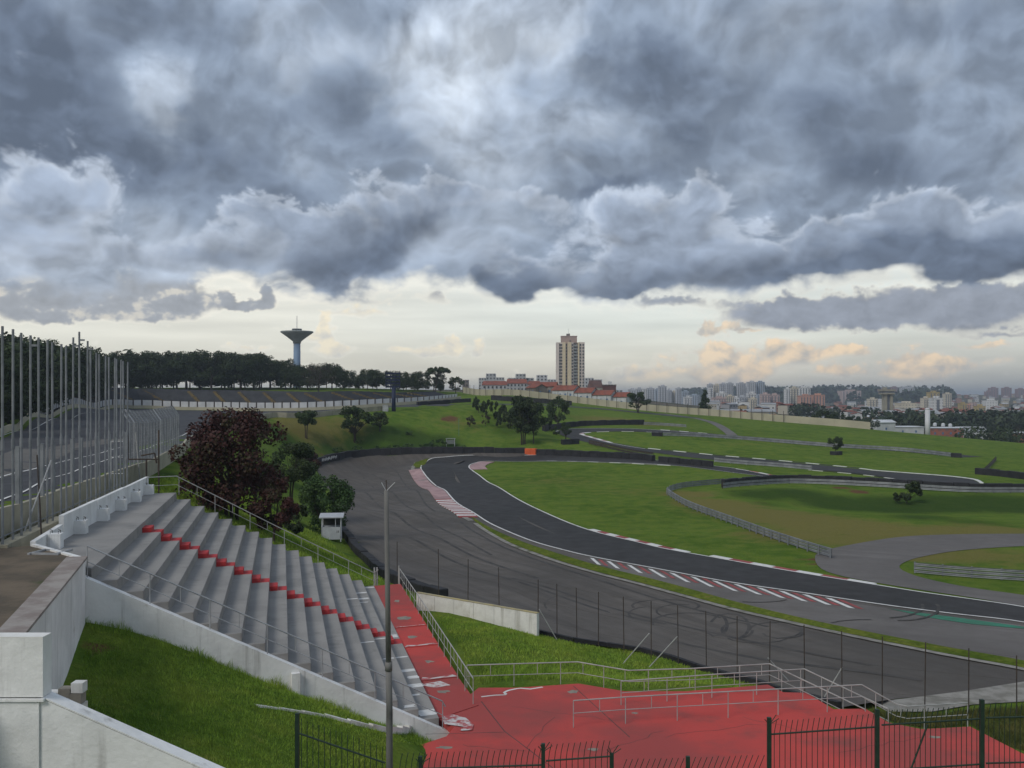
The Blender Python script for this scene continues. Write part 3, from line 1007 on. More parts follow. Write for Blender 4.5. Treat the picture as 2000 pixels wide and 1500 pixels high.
struct(ribbon('concrete_edging', catmull([G(u, v + 3) for u, v in ST_L], 5), .5, .09, GRAV))
struct(ribbon('concrete_edging', catmull([G(u, v) for u, v in [(920, 1018), (895, 1003), (862, 980), (832, 955), (812, 934), (806, 916), (812, 904)]], 5), .7, .075, GRAV))
struct(ribbon('track_line', o_pts, .22, .075, LINE))
struct(ribbon('track_line', i_pts[30:], .22, .075, LINE))
struct(ribbon('track_line', i_pts[:40], .16, .075, LINE))

# kerbs: every painted block a piece
def kerb(label, uvs, w, L, mats, h=.06, side=1, group=None, place=G):
    line = resample(catmull([place(u, v) for u, v in uvs], 6), L)
    t = thing('kerb', label, 'kerb', (line[0].x, line[0].y, Tz(line[0].x, line[0].y)), group)
    for i, (a, b) in enumerate(zip(line, line[1:])):
        d = Vector((b.x - a.x, b.y - a.y, 0)).normalized()
        q = Vector((-d.y, d.x, 0)) * side
        mb = MB()
        g = .02
        a2, b2 = a + d * g, b - d * g
        c = [a2, b2, b2 + q * w, a2 + q * w]
        base = [Vector((p.x, p.y, Tz(p.x, p.y) - .05)) for p in c]
        top = [Vector((p.x, p.y, Tz(p.x, p.y) + h + (.025 if k > 1 else 0))) for k, p in enumerate(c)]
        if side < 0:
            base, top = base[::-1], top[::-1]
        mb.hexa(base, top).build('kerb_block', mats[i % len(mats)], t)
    return t

kerb('long pink and white worn kerb on the outside of the hairpin', [(822, 916), (829, 929), (850, 951), (885, 979), (934, 1011)], 2.3, 1.1, [PINK] * 46 + [REDP, WHITE] * 30, .10, -1)
kerb('short pale pink kerb at the inside apex of the hairpin', [(940, 902), (928, 905.5), (917, 911.5), (921, 918)], 3.0, 1.6, [PINK, PINK], .10, 1)
kerb('red and white kerb blocks along the inside of the near straight', [(1150, 1035), (1200, 1048), (1250, 1060), (1300, 1072), (1340, 1080)], .55, 2.2, [WHITE, REDP], .07, 1)
kerb('red and white kerb blocks running towards the service road', [(1385, 1087), (1450, 1099), (1550, 1117), (1650, 1134), (1705, 1143)], .55, 2.4, [WHITE, REDP], .07, 1)
kerb('thin dashed kerb behind the infield grass on the far straight', [(1050, 900), (1150, 902), (1250, 906), (1310, 909)], .4, 2.6, [GRAV, WHITE], .06, -1)
kerb('white dashed kerb along the far straight before the black fence', [(1440, 916), (1490, 924), (1555, 937)], .5, 2.6, [WHITE, REDP], .06, -1)
kerb('white kerb dashes on the far side of the lower back straight', [(1265, 876), (1400, 889.5), (1500, 898), (1640, 911), (1700, 918)], .5, 3.0, [WHITE, ASPH_TRK], .06, 1)
kerb('white kerb dashes on the near side of the lower back straight', [(1580, 918), (1640, 923), (1700, 929), (1790, 941)], .5, 3.0, [WHITE, ASPH_TRK], .06, -1)
kerb('cream kerb round the end of the lower back straight', [(1700, 918.5), (1800, 926), (1860, 931), (1900, 936.5), (1914, 944)], .6, 2.5, [LINE, LINE], .06, 1)
kerb('worn white kerb at the inside of the upper hairpin bend', [(1150, 844.5), (1137, 845.5), (1131, 848), (1145, 853), (1190, 865)], 1.0, 2.5, [LINE, PINK], .06, 1)
kerb('white kerb dashes along the far side of the upper back straight', [(1290, 840), (1340, 843.5), (1400, 848.5)], .5, 2.6, [WHITE, ASPH_TRK], .06, 1)
kerb('white kerb dashes on the inside of the upper back straight', [(1165, 843.6), (1230, 842.8), (1310, 846)], .5, 3.0, [WHITE, ASPH_TRK], .06, -1)

# hatching beside the near straight, each bar its own flat piece
ol = catmull([G(u, v) for u, v in OUTER], 12)
def on_outer(u):
    best = min(ol, key=lambda p: abs(U0 + F * p.x / p.y - u) + (0 if p.y < 110 else 1e6))
    return best
tops = [1152, 1184, 1224, 1265, 1307, 1348, 1390, 1432, 1477, 1520, 1566, 1611]
hatch = thing('hatch_marking', 'red and white diagonal bars painted beside the near straight', 'road marking', (14, 84, Tz(14, 84)))
for i, u in enumerate(tops):
    v0 = np.interp(u, [o[0] for o in OUTER[:9]][::-1], [o[1] for o in OUTER[:9]][::-1]) + 3
    k = i / 11
    du, dv, wd = 14 + 32 * min(1, k * 1.6), 13 + 7 * min(1, k * 2), 8 + 5 * k
    for j, m in ((0, WHITE), (1, REDP)):
        uu = u + j * (tops[min(i + 1, 11)] - tops[min(i, 10)]) * .5
        vv = v0 + j * 3.2
        kk = 1 - .1 * j
        ps = [G(uu, vv), G(uu + wd, vv + 1.6), G(uu + wd + du * kk, vv + 1.6 + dv * kk), G(uu + du * kk, vv + dv * kk)]
        o = wloc(hatch)
        me = bpy.data.meshes.new('painted_bar')
        off = .062 if True else 0
        me.from_pydata([(p.x - o.x, p.y - o.y, Tz(p.x, p.y) + off - o.z) for p in ps], [], [(3, 2, 1, 0)])
        me.materials.append(m)
        link('painted_bar', me, hatch)
struct(fill('green_paint', [G(u, v) for u, v in [(1735, 1190), (1800, 1199), (1900, 1212), (2000, 1226), (2160, 1262), (2160, 1285), (2000, 1230), (1900, 1221), (1820, 1209)]], .066, GREENP, 1.5))

# rubber marks on the run-off and the shoulder
def circ(u, v, ru, rv, a0, a1, w, name='tyre_mark', off=.042):
    pts = [G(u + ru * math.cos(R(a)), v + rv * math.sin(R(a))) for a in np.linspace(a0, a1, max(8, int(abs(a1 - a0) / 9)))]
    ribbon('tyre_mark', pts, w * .7, off, MARK, marks, 1, .7)
marks = thing('tyre_marks', 'dark looping tyre marks scrawled over the asphalt', 'tyre marks', (8, 65, Tz(8, 65)))
for a in [(1300, 1184, 66, 12, -200, 30, .28), (1330, 1195, 48, 14, 100, 290, .22), (1345, 1218, 72, 20, 150, 330, .3), (1398, 1222, 22, 22, -80, 150, .3), (1425, 1225, 38, 26, -160, 60, .28), (1440, 1232, 30, 16, 0, 330, .26), (1515, 1232, 52, 16, -180, 90, .28), (1530, 1238, 40, 10, -60, 180, .25), (1270, 1200, 42, 14, 90, 260, .22), (1104, 1182, 40, 18, 120, 290, .2), (1480, 1245, 60, 12, 20, 170, .2),
          (1760, 1190, 74, 24, -20, 95, .32, 'm', .075), (1725, 1187, 78, 22, -15, 80, .3, 'm', .075), (1690, 1222, 70, 10, 200, 280, .22, 'm', .075), (1480, 1170, 60, 8, 20, 120, .2, 'm', .075)]:
    circ(*a)
for uvs, w in [([(640, 930), (700, 960), (780, 1010), (900, 1075), (1050, 1130)], .35), ([(700, 920), (770, 965), (850, 1025), (960, 1085)], .3), ([(760, 910), (790, 945), (850, 1000)], .25), ([(800, 1050), (950, 1120), (1150, 1185), (1300, 1220)], .35), ([(1000, 1130), (1200, 1190), (1450, 1250), (1700, 1300)], .3), ([(1300, 1250), (1500, 1290), (1800, 1330)], .35), ([(900, 1020), (960, 1058), (1080, 1105), (1250, 1160), (1500, 1225)], .28), ([(730, 960), (760, 975), (790, 978)], .2), ([(660, 915), (720, 925), (770, 950)], .25)]:
    ribbon('tyre_mark', catmull([G(u, v) for u, v in uvs], 6), w, .040, MARK, marks, 1, 1.0)

# back circuit ----------------------------------------------------------------
TR2 = [(1445, 853), (1360, 845), (1300, 841), (1230, 837.2), (1160, 836.5), (1110, 838), (1085, 842), (1090, 848), (1115, 857), (1150, 865), (1190, 871), (1240, 880), (1290, 886), (1350, 894), (1430, 902), (1500, 909), (1580, 917), (1640, 922), (1700, 928), (1790, 941), (1850, 948), (1905, 949), (1913, 944), (1900, 937), (1860, 932), (1800, 927), (1700, 919.5), (1640, 912.5), (1500, 899), (1400, 890.5), (1265, 877), (1190, 864), (1145, 852), (1131, 847), (1150, 844), (1230, 843), (1310, 847), (1430, 856.5)]
struct(fill('back_track', [G(u, v) for u, v in TR2], .06, ASPH_TRK, 2.5))
struct(ribbon('track_line', catmull([G(u, v) for u, v in [(1085, 843), (1110, 838.4), (1160, 837), (1230, 837.6), (1300, 841.2), (1440, 853)]], 6), .3, .08, LINE))
struct(ribbon('track_line', catmull([G(u, v) for u, v in [(1131, 848), (1150, 854), (1190, 865), (1260, 877)]], 6), .3, .08, LINE))
struct(ribbon('back_track', catmull([G(u, v) for u, v in [(1430, 854), (1520, 862), (1640, 872), (1760, 880), (1900, 893)]], 6), 8.0, .05, ASPH_TRK, None, 4, 2.0))
struct(ribbon('hill_path', catmull([G(u, v) for u, v in [(1290, 808), (1340, 814), (1380, 822), (1405, 832), (1420, 842), (1432, 852)]], 6), 3.0, .06, ASPH_RUN2, None, 2, 2.0))
struct(ribbon('ridge_road', catmull([G(u, v) for u, v in [(850, 793), (930, 790), (985, 790), (1050, 791), (1120, 795), (1200, 801), (1300, 811), (1360, 817)]], 6), 7.0, .07, ASPH_UP, None, 4, 2.0))
SERV = [(1592, 1092), (1605, 1077), (1680, 1061), (1760, 1049), (1850, 1044.5), (2000, 1043), (2160, 1044), (2160, 1062), (2000, 1067), (1880, 1075), (1805, 1087), (1768, 1098), (1757, 1110), (1788, 1125), (1850, 1140), (1920, 1152), (2000, 1163), (2160, 1190), (2160, 1212), (2000, 1185), (1900, 1168), (1800, 1153), (1720, 1140), (1650, 1127), (1605, 1112)]
struct(fill('service_road', gpoly(SERV, 3), .035, ASPH_RUN2, 2.0))

# upper track -------------------------------------------------------------------
WN = [Vector((p[0], p[1], 0)) for p in WN_Z]
WNL = resample(catmull(WN, 8), 2.0)
WNL = [Vector((p.x, p.y, Tz(p.x, p.y))) for p in WNL]
FB = [at(*a) for a in [(-70, 888, 108), (0, 850, 138), (100, 818, 232), (200, 804, 322), (265, 801.5, 336), (330, 801, 339), (500, 803, 335), (600, 802, 333), (700, 797, 338), (800, 790, 350), (860, 784, 362), (900, 779, 380)]]
FBL = resample(catmull([Vector((p.x, p.y, 0)) for p in FB], 8), 3.0)
FBL = [Vector((p.x, p.y, Tz(p.x, p.y))) for p in FBL]
def shift(line, d):
    n = len(line)
    out = []
    for i, p in enumerate(line):
        t = line[min(i + 1, n - 1)] - line[max(i - 1, 0)]
        t = Vector((t.x, t.y, 0)).normalized()
        out.append(p + Vector((-t.y, t.x, 0)) * d)
    return out
struct(fill('upper_track', shift(WNL, .8) + [at(800, 797, 290)] + shift(FBL, -1.0)[::-1] + [Vector((-60, 20, 0))], .04, ASPH_UP, 3.0))
struct(ribbon('pit_strip', catmull([G(u, v, 45) for u, v in [(-80, 935), (0, 908), (60, 893), (130, 876), (200, 864), (235, 858)]], 6), 5.0, .06, ASPH_PIT, None, 4, 1.5))
for uvs in [[(-60, 872), (12, 849), (88, 826), (150, 812), (195, 806)], [(-60, 958), (12, 930), (75, 915), (125, 902), (210, 882), (240, 874)], [(-40, 1000), (60, 955), (150, 920), (230, 893), (300, 872), (345, 856), (378, 843), (420, 832), (520, 815)]]:
    struct(ribbon('track_line', catmull([G(u, v, 40) for u, v in uvs], 6), .16, .075, LINE))

# near concrete barrier: cast panels, each a piece
t = thing('concrete_barrier', 'cream concrete barrier panels along the near edge of the upper track', 'barrier', WNL[0])
for i in range(len(WNL) - 1):
    p = [WNL[i].lerp(WNL[i + 1], .004), WNL[i + 1].lerp(WNL[i], .004)]
    MB().wall(p, 1.18 if i < 40 else 1.1, .22, drop=.8).build('barrier_panel', CREAM, t)
# far barrier with white hoardings
FB2 = resample(FBL, 3.0)
t = thing('far_barrier', 'long cream concrete barrier below the far grandstand', 'barrier', FBL[0])
for a, b in zip(FB2, FB2[1:]):
    MB().wall([a.lerp(b, .004), b.lerp(a, .004)], 1.0, .3, drop=.6).build('barrier_panel', CREAMF, t)
HF = [float(np.interp(U0 + F * p.x / p.y, [500, 700, 800, 900], [1, .85, .62, .42])) if p.y > 300 else 1.0 for p in FB2]
t = thing('white_hoarding', 'white hoarding panels with dark posts at the foot of the far grandstand', 'hoarding', FBL[0])
HO = shift(FB2, 1.4)
for k, (a, b) in enumerate(zip(HO, HO[1:])):
    if a.x < -75 and a.y < 190:
        continue
    za, zb = a.z + .9, b.z + .9
    lo = [Vector((*p.xy, z)) for p, z in ((a.lerp(b, .08), za), (b.lerp(a, .08), zb))]
    hk = min(1.0, HF[k] + .1)
    MB().wall(lo, 1.9 * hk, .08, drop=0).build('hoarding_panel', PANELW, t)
    MB().box((a.x, a.y, za - .9), (.28, .28, 3.2 * hk)).build('hoarding_post', DARKFE, t)

# far grandstand
t = thing('far_grandstand', 'long dark grandstand with yellow stair aisles below the tree line', 'grandstand', FBL[0])
nr = 9
for k in range(nr):
    a, b = shift(FB2, 3.0 + k * .85), shift(FB2, 3.0 + (k + 1) * .85 + .02)
    z0 = 2.6 + k * .45
    vs, fs = [], []
    for i, (p, q) in enumerate(zip(a, b)):
        zb = FB2[i].z
        hf_ = HF[i]
        vs += [(p.x, p.y, zb + (z0 - (.5 if k else 2.6)) * hf_), (p.x, p.y, zb + z0 * hf_), (q.x, q.y, zb + z0 * hf_)]
    for i in range(len(a) - 1):
        o = 3 * i
        fs += [(o, o + 3, o + 4, o + 1), (o + 1, o + 4, o + 5, o + 2)]
    mb = MB()
    mb.add(vs, fs)
    mb.build('seat_row', STANDF, t)
bk = shift(FB2, 3.0 + nr * .85)
mb = MB()
for i in range(len(bk) - 1):
    mb.wall([Vector((bk[i].x, bk[i].y, FB2[i].z + 2.6 * HF[i])), Vector((bk[i + 1].x, bk[i + 1].y, FB2[i + 1].z + 2.6 * HF[i + 1]))], (nr * .45 + .2) * HF[i], .3, drop=4.0)
mb.build('back_wall', STANDF, t)
bk2 = shift(FB2, 3.0 + nr * .85 + 2.0)
acc, nxt = 0.0, 4.0
for i in range(6, len(FB2) - 4):
    acc += (FB2[i] - FB2[i - 1]).length
    if acc < nxt:
        continue
    nxt += 9.6
    d = (FB2[i + 1] - FB2[i - 1])
    d = Vector((d.x, d.y, 0)).normalized()
    nrm = Vector((-d.y, d.x, 0))
    ais = None
    for k in range(nr):
        p = FB2[i] + nrm * (3.0 + k * .85) - d * (k * .85 - 3.0)
        zb = FB2[i].z + (2.6 + k * .45) * HF[i]
        mb = MB().box((p.x + nrm.x * .2, p.y + nrm.y * .2, zb - .42), (1.1, .62, .66), math.atan2(d.y, d.x))
        if ais is None:
            ais = mb.build('stair_aisle', YELL, t)
        else:
            mb.build('step', YELL, ais)

# ridge wall
RW = [at(*a) for a in [(905, 776, 425), (940, 773, 410), (1000, 772, 402), (1160, 791, 390), (1280, 804, 380), (1400, 813, 370), (1500, 822, 360), (1640, 833, 345), (1700, 839, 339)]]
RWL = resample(catmull([Vector((p.x, p.y, 0)) for p in RW], 8), 6.0)
RWL = [Vector((p.x, p.y, Tz(p.x, p.y))) for p in RWL]
t = thing('boundary_wall', 'long cream boundary wall running down the ridge behind the circuit', 'wall', RWL[0])
for a, b in zip(RWL, RWL[1:]):
    MB().wall([a.lerp(b, .003), b.lerp(a, .003)], 2.5, .25, drop=1.0).build('wall_panel', CREAMF, t)
t = thing('wire_fence', 'row of thin dark fence posts along the top of the ridge wall', 'fence', RWL[0])
for k, p in enumerate(resample(RWL[:24], 4.0)):
    MB().box((p.x - .3, p.y - 1.0, Tz(p.x, p.y) - .2), (.16, .16, 4.2)).build('post', DARKFE, t)

# ------------------------------------------------------------------ near grandstand
SLOPE = RISE / TREAD
st = thing('grandstand', 'grey concrete grandstand with a red stair aisle in the left foreground', 'grandstand', SP(0, NROW * TREAD, ZTOP - NROW * RISE))
for i in range(NROW + 1):
    d0, d1 = (-3.4 if i == 0 else (i - 1) * TREAD), i * TREAD
    z = ZTOP - i * RISE
    dl = .035 * math.sin(i * 2.1)
    if i == 0:
        b = [SP(1.2, d0 + .2, 0), SP(0, d1, 0), SP(ROWL + dl, d1, 0), SP(ROWL - .8, d0 + .25, 0)]
        b[0] = Vector((-16.85, 35.0, 0)); b[3] = Vector((-21.2, 57.6, 0))
    else:
        b = [SP(0, d0 - .02, 0), SP(0, d1, 0), SP(ROWL + dl, d1, 0), SP(ROWL + dl, d0 - .02, 0)]
    lo = [Vector((p.x, p.y, z - .75)) for p in b]
    hi = [Vector((p.x, p.y, z)) for p in b]
    o = MB().hexa(lo, hi).build('step_row' if i else 'top_platform', SEATG, st)
    md = o.modifiers.new('edge', 'BEVEL')
    md.width = .018
    md.segments = 2
# red half steps and red tread strips down the aisle
aisle = None
for i in range(1, NROW + 1):
    t0 = 11.55 + 2.1 * (i - 1) / 14 - 0.22 * (i - 1)
    t0 = 12.0 - .035 * i
    z = ZTOP - i * RISE
    d0 = (i - 1) * TREAD
    j = .02 * math.sin(i * 5.3)
    b = [SP(t0, d0 + .003, 0), SP(t0, d0 + .40 + j, 0), SP(t0 + .98, d0 + .40 + j, 0), SP(t0 + .98, d0 + .003, 0)]
    mb = MB().hexa([Vector((p.x, p.y, z - .05)) for p in b], [Vector((p.x, p.y, z + .21)) for p in b])
    o = mb.build('red_step', REDS, st)
    md = o.modifiers.new('edge', 'BEVEL'); md.width = .012; md.segments = 1
    b = [SP(t0, d0 + .40, 0), SP(t0, d0 + TREAD + .006, 0), SP(t0 + .98, d0 + TREAD + .006, 0), SP(t0 + .98, d0 + .40, 0)]
    MB().hexa([Vector((p.x, p.y, z - .30)) for p in b], [Vector((p.x, p.y, z + .006)) for p in b]).build('red_tread', REDS, st)
# sloping white end wall (near) with its coping, and the far end
def endwall(t0, t1, m, dz, deep, name):
    L = NROW * TREAD
    b, tp = [], []
    for t_, d in ((t0, -.25), (t1, -.25), (t1, L + .5), (t0, L + .5)):
        z = ZTOP - RISE - SLOPE * d + dz
        b.append(Vector((*SP(t_, d, 0).xy, z - deep)))
        tp.append(Vector((*SP(t_, d, 0).xy, z)))
    return MB().hexa(b[::-1], tp[::-1]).build(name, m, st)
endwall(-.34, -.004, WALLW, .12, 3.2, 'end_wall')
endwall(ROWL + .004, ROWL + .22, SEATG, .02, 1.6, 'end_wall')
p = SP(-.46, 6.55, 0)
MB().box((p.x, p.y, ZTOP - RISE - SLOPE * 6.55 - 1.5), (.28, .22, 1.45), math.atan2(SE.y, SE.x)).build('pilaster', WALLW, st)
# white back wall with six stub pillars
bw0, bw1 = Vector((-16.75, 34.9, 0)), Vector((-21.35, 58.4, 0))
def along(k, off=0.0):
    d = (bw1 - bw0).normalized()
    q = Vector((d.y, -d.x, 0))
    return bw0.lerp(bw1, k) + q * off
segs = [(0, .16, .5, .62), (.165, .42, .95, .95), (.424, .70, .93, .93), (.703, 1.0, .9, .92)]
for k0, k1, h0, h1 in segs:
    a, b = along(k0), along(k1)
    MB().wall([Vector((a.x, a.y, ZTOP)), Vector((b.x, b.y, ZTOP))], h0, .18, drop=.4, h2=h1).build('back_wall', WALLW, st)
for k, Y in enumerate([36.6, 40.6, 44.9, 49.0, 53.1, 57.2]):
    q = along((Y - bw0.y) / (bw1.y - bw0.y), .32)
    rz = math.atan2(bw1.y - bw0.y, bw1.x - bw0.x)
    pil = MB().box((q.x, q.y, ZTOP - .2), (.5, .46, .74), rz).build('pillar_stub', WALLW, st)
    mb = MB()
    for sx in (-.16, .16):
        for sy in (-.14, .14):
            c = Vector((q.x + sx * math.cos(rz) - sy * math.sin(rz), q.y + sx * math.sin(rz) + sy * math.cos(rz), ZTOP + .52))
            mb.tube([c, c + Vector((0, 0, .12)), c + Vector((-sx * .5, 0, .14))], .012, 5)
    mb.build('rebar', DARKFE, pil)

# white lettering and spilled paint on the lowest rows
def flat(name, pts, z, m, parent):
    o = wloc(parent)
    me = bpy.data.meshes.new(name)
    me.from_pydata([(p.x - o.x, p.y - o.y, z - o.z) for p in pts], [], [tuple(range(len(pts)))])
    me.materials.append(m)
    return link(name, me, parent)

def smear(row, t0, t1, d0, d1, m=None, n=9):
    z = ZTOP - row * RISE + .004
    r = random.Random(int(t0 * 977) + row)
    up, dn = [], []
    for k in range(n):
        f = k / (n - 1)
        t_ = t0 + (t1 - t0) * f
        up.append(SP(t_, (row - 1) * TREAD + d1 + r.uniform(-.05, .05), 0))
        dn.append(SP(t_, (row - 1) * TREAD + d0 + r.uniform(-.05, .05), 0))
    pts = up + dn[::-1]
    a = sum(pts[i].x * pts[(i + 1) % len(pts)].y - pts[(i + 1) % len(pts)].x * pts[i].y for i in range(len(pts)))
    flat('paint_smear', pts if a > 0 else pts[::-1], z, m or WHITE, st)

for a in [(14, 22.4, 22.7, .1, .74), (14, 20.6, 21.0, .12, .74), (14, 19.7, 19.85, .1, .6), (15, 26.0, 26.3, .05, .75), (13, 18.8, 19.0, .1, .74), (15, 12.8, 13.4, .1, .74), (15, 12.0, 12.3, .05, .4), (14, 11.0, 11.2, .1, .7), (13, 8.9, 9.05, .1, .74), (15, 8.9, 9.1, .1, .75), (15, 6.5, 6.9, .05, .75), (15, 4.1, 4.6, .05, .77), (15, 5.4, 5.8, .3, .77), (14, 7.3, 7.5, .2, .7), (15, 3.0, 3.2, .05, .5), (15, 0.4, 1.1, .1, .77), (14, .3, .6, .3, .7)]:
    smear(*a)

# ------------------------------------------------------------------ red walkway and plaza
ZP = 2.0
def lift(pts, z):
    return [Vector((p.x, p.y, z)) for p in pts]
PLZ = [(935, 1343), (1010, 1343), (1130, 1335), (1220, 1350), (1340, 1350), (1500, 1337), (1530, 1352), (1575, 1353), (1628, 1385), (1690, 1384), (1735, 1411), (1800, 1424), (1895, 1419), (1990, 1468), (2080, 1510), (2200, 1580), (2200, 1700), (560, 1700), (700, 1530), (770, 1478), (800, 1462), (872, 1438), (887, 1420), (858, 1405)]
pl = [onz(u, v, ZP) for u, v in PLZ]
def slab(name, pts, z, deep, m, parent=None, kind=True):
    n = len(pts)
    a = sum(pts[i].x * pts[(i + 1) % n].y - pts[(i + 1) % n].x * pts[i].y for i in range(n))
    if a < 0:
        pts = pts[::-1]
    mb = MB()
    vs = [(p.x, p.y, z - deep) for p in pts] + [(p.x, p.y, z) for p in pts]
    fs = [tuple(range(n))[::-1], tuple(range(n, 2 * n))] + [(i, (i + 1) % n, n + (i + 1) % n, n + i) for i in range(n)]
    mb.add(vs, fs)
    o = mb.build(name, m, parent)
    if kind and parent is None:
        struct(o)
    return o
plaza = slab('red_plaza', pl, ZP, 1.6, REDF)
# stepped walkway below the stand
wk = [(0, 2.0), (6.5, 2.03), (11.5, 2.08), (15.2, 2.13)]
cuts = [-.2, 5.4, 11.0, 15.0, ROWL + .1]
W0, W1 = NROW * TREAD - .1, NROW * TREAD + 1.75
for k in range(4):
    pts = [SP(cuts[k] + .004, W0, 0), SP(cuts[k] + .004, W1, 0), SP(cuts[k + 1], W1, 0), SP(cuts[k + 1], W0, 0)]
    if k == 0:
        pts[0], pts[1] = SP(.35, W0, 0), SP(1.4, W1 + .1, 0)
    slab('red_walkway', pts, 2.03 + .045 * k, 1.6, REDF)

def chip(u, v, rx, ry, z, par, m=CHIP, off=.004):
    c = onz(u, v, z)
    r = random.Random(int(u * 7 + v))
    pts = []
    for k in range(12):
        a = 2 * math.pi * k / 12
        f = r.uniform(.35, .8)
        pts.append(Vector((c.x + rx * f * math.cos(a), c.y + ry * f * math.sin(a), 0)))
    flat('bare_patch', pts, z + off, m, par)
for a in [(775, 1174, .35, .5, 2.165), (790, 1207, .55, .7, 2.165), (805, 1244, .4, .5, 2.12), (838, 1292, .4, .4, 2.075), (865, 1351, .45, .35, 2.03)]:
    chip(*a, plaza)
for a in [(1120, 1351, .35, .4), (1240, 1393, .2, .15), (870, 1460, .6, .25), (1160, 1464, .3, .2), (1825, 1440, .35, .25)]:
    chip(*a, ZP, plaza)
# white paint: smears on the step edges of the walkway and spills
for t_, z_, w in ((15.0, 2.169, .16), (11.0, 2.124, .3), (5.4, 2.079, .35)):
    pts = [SP(t_ + .02, W0 + .15, 0), SP(t_ + .06, W0 + .9, 0), SP(t_ + .02, W1 - .05, 0), SP(t_ + w, W1 - .2, 0), SP(t_ + w * .6, W0 + .8, 0), SP(t_ + w * 1.2, W0 + .3, 0)]
    flat('white_paint_smear', pts, z_, SPILL, plaza)
for uvs, z_ in [([(862, 1398), (885, 1395), (910, 1402), (925, 1415), (922, 1426), (898, 1427), (905, 1419), (890, 1417), (868, 1414)], 2.036), ([(820, 1337), (860, 1330), (880, 1338), (850, 1343), (838, 1341)], 2.037), ([(800, 1340), (815, 1348), (825, 1352), (800, 1356)], 2.036)]:
    pts = [onz(u, v, z_) for u, v in uvs]
    a = sum(pts[i].x * pts[(i + 1) % len(pts)].y - pts[(i + 1) % len(pts)].x * pts[i].y for i in range(len(pts)))
    flat('white_paint_spill', pts if a > 0 else pts[::-1], z_, SPILL, plaza)
ln = [onz(u, v, ZP) for u, v in [(940, 1361), (965, 1358), (990, 1357), (984, 1352), (995, 1348), (1015, 1344), (1035, 1346), (1060, 1342)]]
ribbon('white_paint_line', ln, .12, .004, LINE, plaza, 1, .2, ZP)
for uvs in [[(940, 1370), (985, 1428)], [(830, 1434), (985, 1430)], [(985, 1428), (1080, 1500)], [(1120, 1340), (1155, 1372), (1230, 1440)]]:
    ribbon('floor_joint', [onz(u, v, ZP) for u, v in uvs], .035, .003, MARK, plaza, 1, .3, ZP)

r_ = random.Random(11)
for (u, v, n, du, dv) in [(1000, 1380, 9, 22, 3), (1300, 1440, 10, 20, -3), (1180, 1470, 8, 16, -6), (900, 1455, 8, 18, 2), (1450, 1400, 8, 18, 4), (1080, 1400, 7, -8, 10), (1640, 1470, 9, 20, -4)]:
    pts = []
    for k in range(n):
        pts.append(onz(u + du * k + r_.uniform(-5, 5), v + dv * k + r_.uniform(-3, 3), ZP))
    ribbon('floor_crack', pts, .018, .0035, MARK, plaza, 1, .25, ZP)
# ------------------------------------------------------------------ retaining walls in the left foreground
rt = thing('retaining_wall', 'white stained retaining wall holding the bare soil terrace', 'wall', (-13.5, 32, 6.8))
a0, a1 = SP(-.34, -.24, 0), Vector((-9.15, 16.4, 0))
MB().wall([Vector((a0.x, a0.y, 8.88)), Vector((a1.x, a1.y, 8.88))], 0, .24, drop=4.2).build('wall_face', WALLW, rt)
MB().wall([Vector((a0.x - .14, a0.y, 8.882)), Vector((a1.x - .14, a1.y, 8.882))], .07, .62, drop=.0).build('coping', mat('worn_coping', (.34, .31, .28), (.24, .20, .18), 1.5, .9, bump=.01, bscale=9), rt)
b0, b1 = SP(-.2, -.3, 0), Vector((-16.7, 34.85, 0))
MB().wall([Vector((b0.x, b0.y, 8.5)), Vector((b1.x, b1.y, 8.5))], .42, .16, drop=1.0).build('coping_return', WALLW, rt)
terr = [Vector((-13.75, 32.0, 0)), Vector((-9.3, 16.4, 0)), Vector((-9.3, 12, 0)), Vector((-18, 12, 0)), Vector((-17.6, 30, 0)), Vector((-18.2, 34, 0)), Vector((-16.8, 34.75, 0))]
struct(slab('soil_terrace', terr, 8.86, 3.0, SOIL))
hatch_f = thing('drain_cover', 'rusty metal frame lying open on the soil terrace', 'drain cover', (-15.3, 33.3, 8.86))
for x, y, sx, sy in ((-15.8, 33.2, .08, .9), (-14.9, 33.2, .08, .9), (-15.35, 32.8, .98, .08), (-15.35, 33.6, .98, .08)):
    MB().box((x, y, 8.862), (sx, sy, .06), -.15).build('frame_bar', STEEL, hatch_f)
kb = thing('concrete_beam', 'weathered concrete beam lying between the white wall and the pole fence', 'beam', (-17.9, 36, 8.6))
MB().wall([Vector((-17.55, 34.2, 8.55)), Vector((-19.2, 42.6, 8.55))], .42, .5, drop=.6).build('beam', CREAM, kb)

fw = thing('white_foreground_wall', 'white rendered wall with a sloping top in the bottom left corner', 'wall', (-8, 17, 5))
MB().box((-9.46, 17.1, 8.93), (3.0, .32, 1.0)).build('upper_block', WALLW, fw)
MB().box((-9.46, 17.1, 9.931), (3.0, .32, .02)).build('coping', WALLD, fw)
MB().box((-9.45, 17.09, 8.86), (3.03, .37, .045)).build('ledge', WALLW, fw)
def prism_y(poly, y0, y1):
    n = len(poly)
    mb = MB()
    vs = [(x, y0, z) for x, z in poly] + [(x, y1, z) for x, z in poly]
    fs = [tuple(range(n)), tuple(range(n, 2 * n))[::-1]] + [((i + 1) % n, i, n + i, n + (i + 1) % n) for i in range(n)]
    return mb.add(vs, fs)
prism_y([(-11, 5.0), (-8.03, 5.0), (-8.03, 8.858), (-11, 8.858)], 16.94, 17.3).build('lower_panel', WALLW, fw)
prism_y([(-8.024, 4.5), (-2.2, 4.5), (-2.2, 6.34), (-8.024, 8.90)], 16.98, 17.3).build('sloping_panel', WALLW, fw)
c0, c1 = Vector((-8.0, 17.14, 8.90)), Vector((-2.2, 17.14, 6.345))
CW = .165
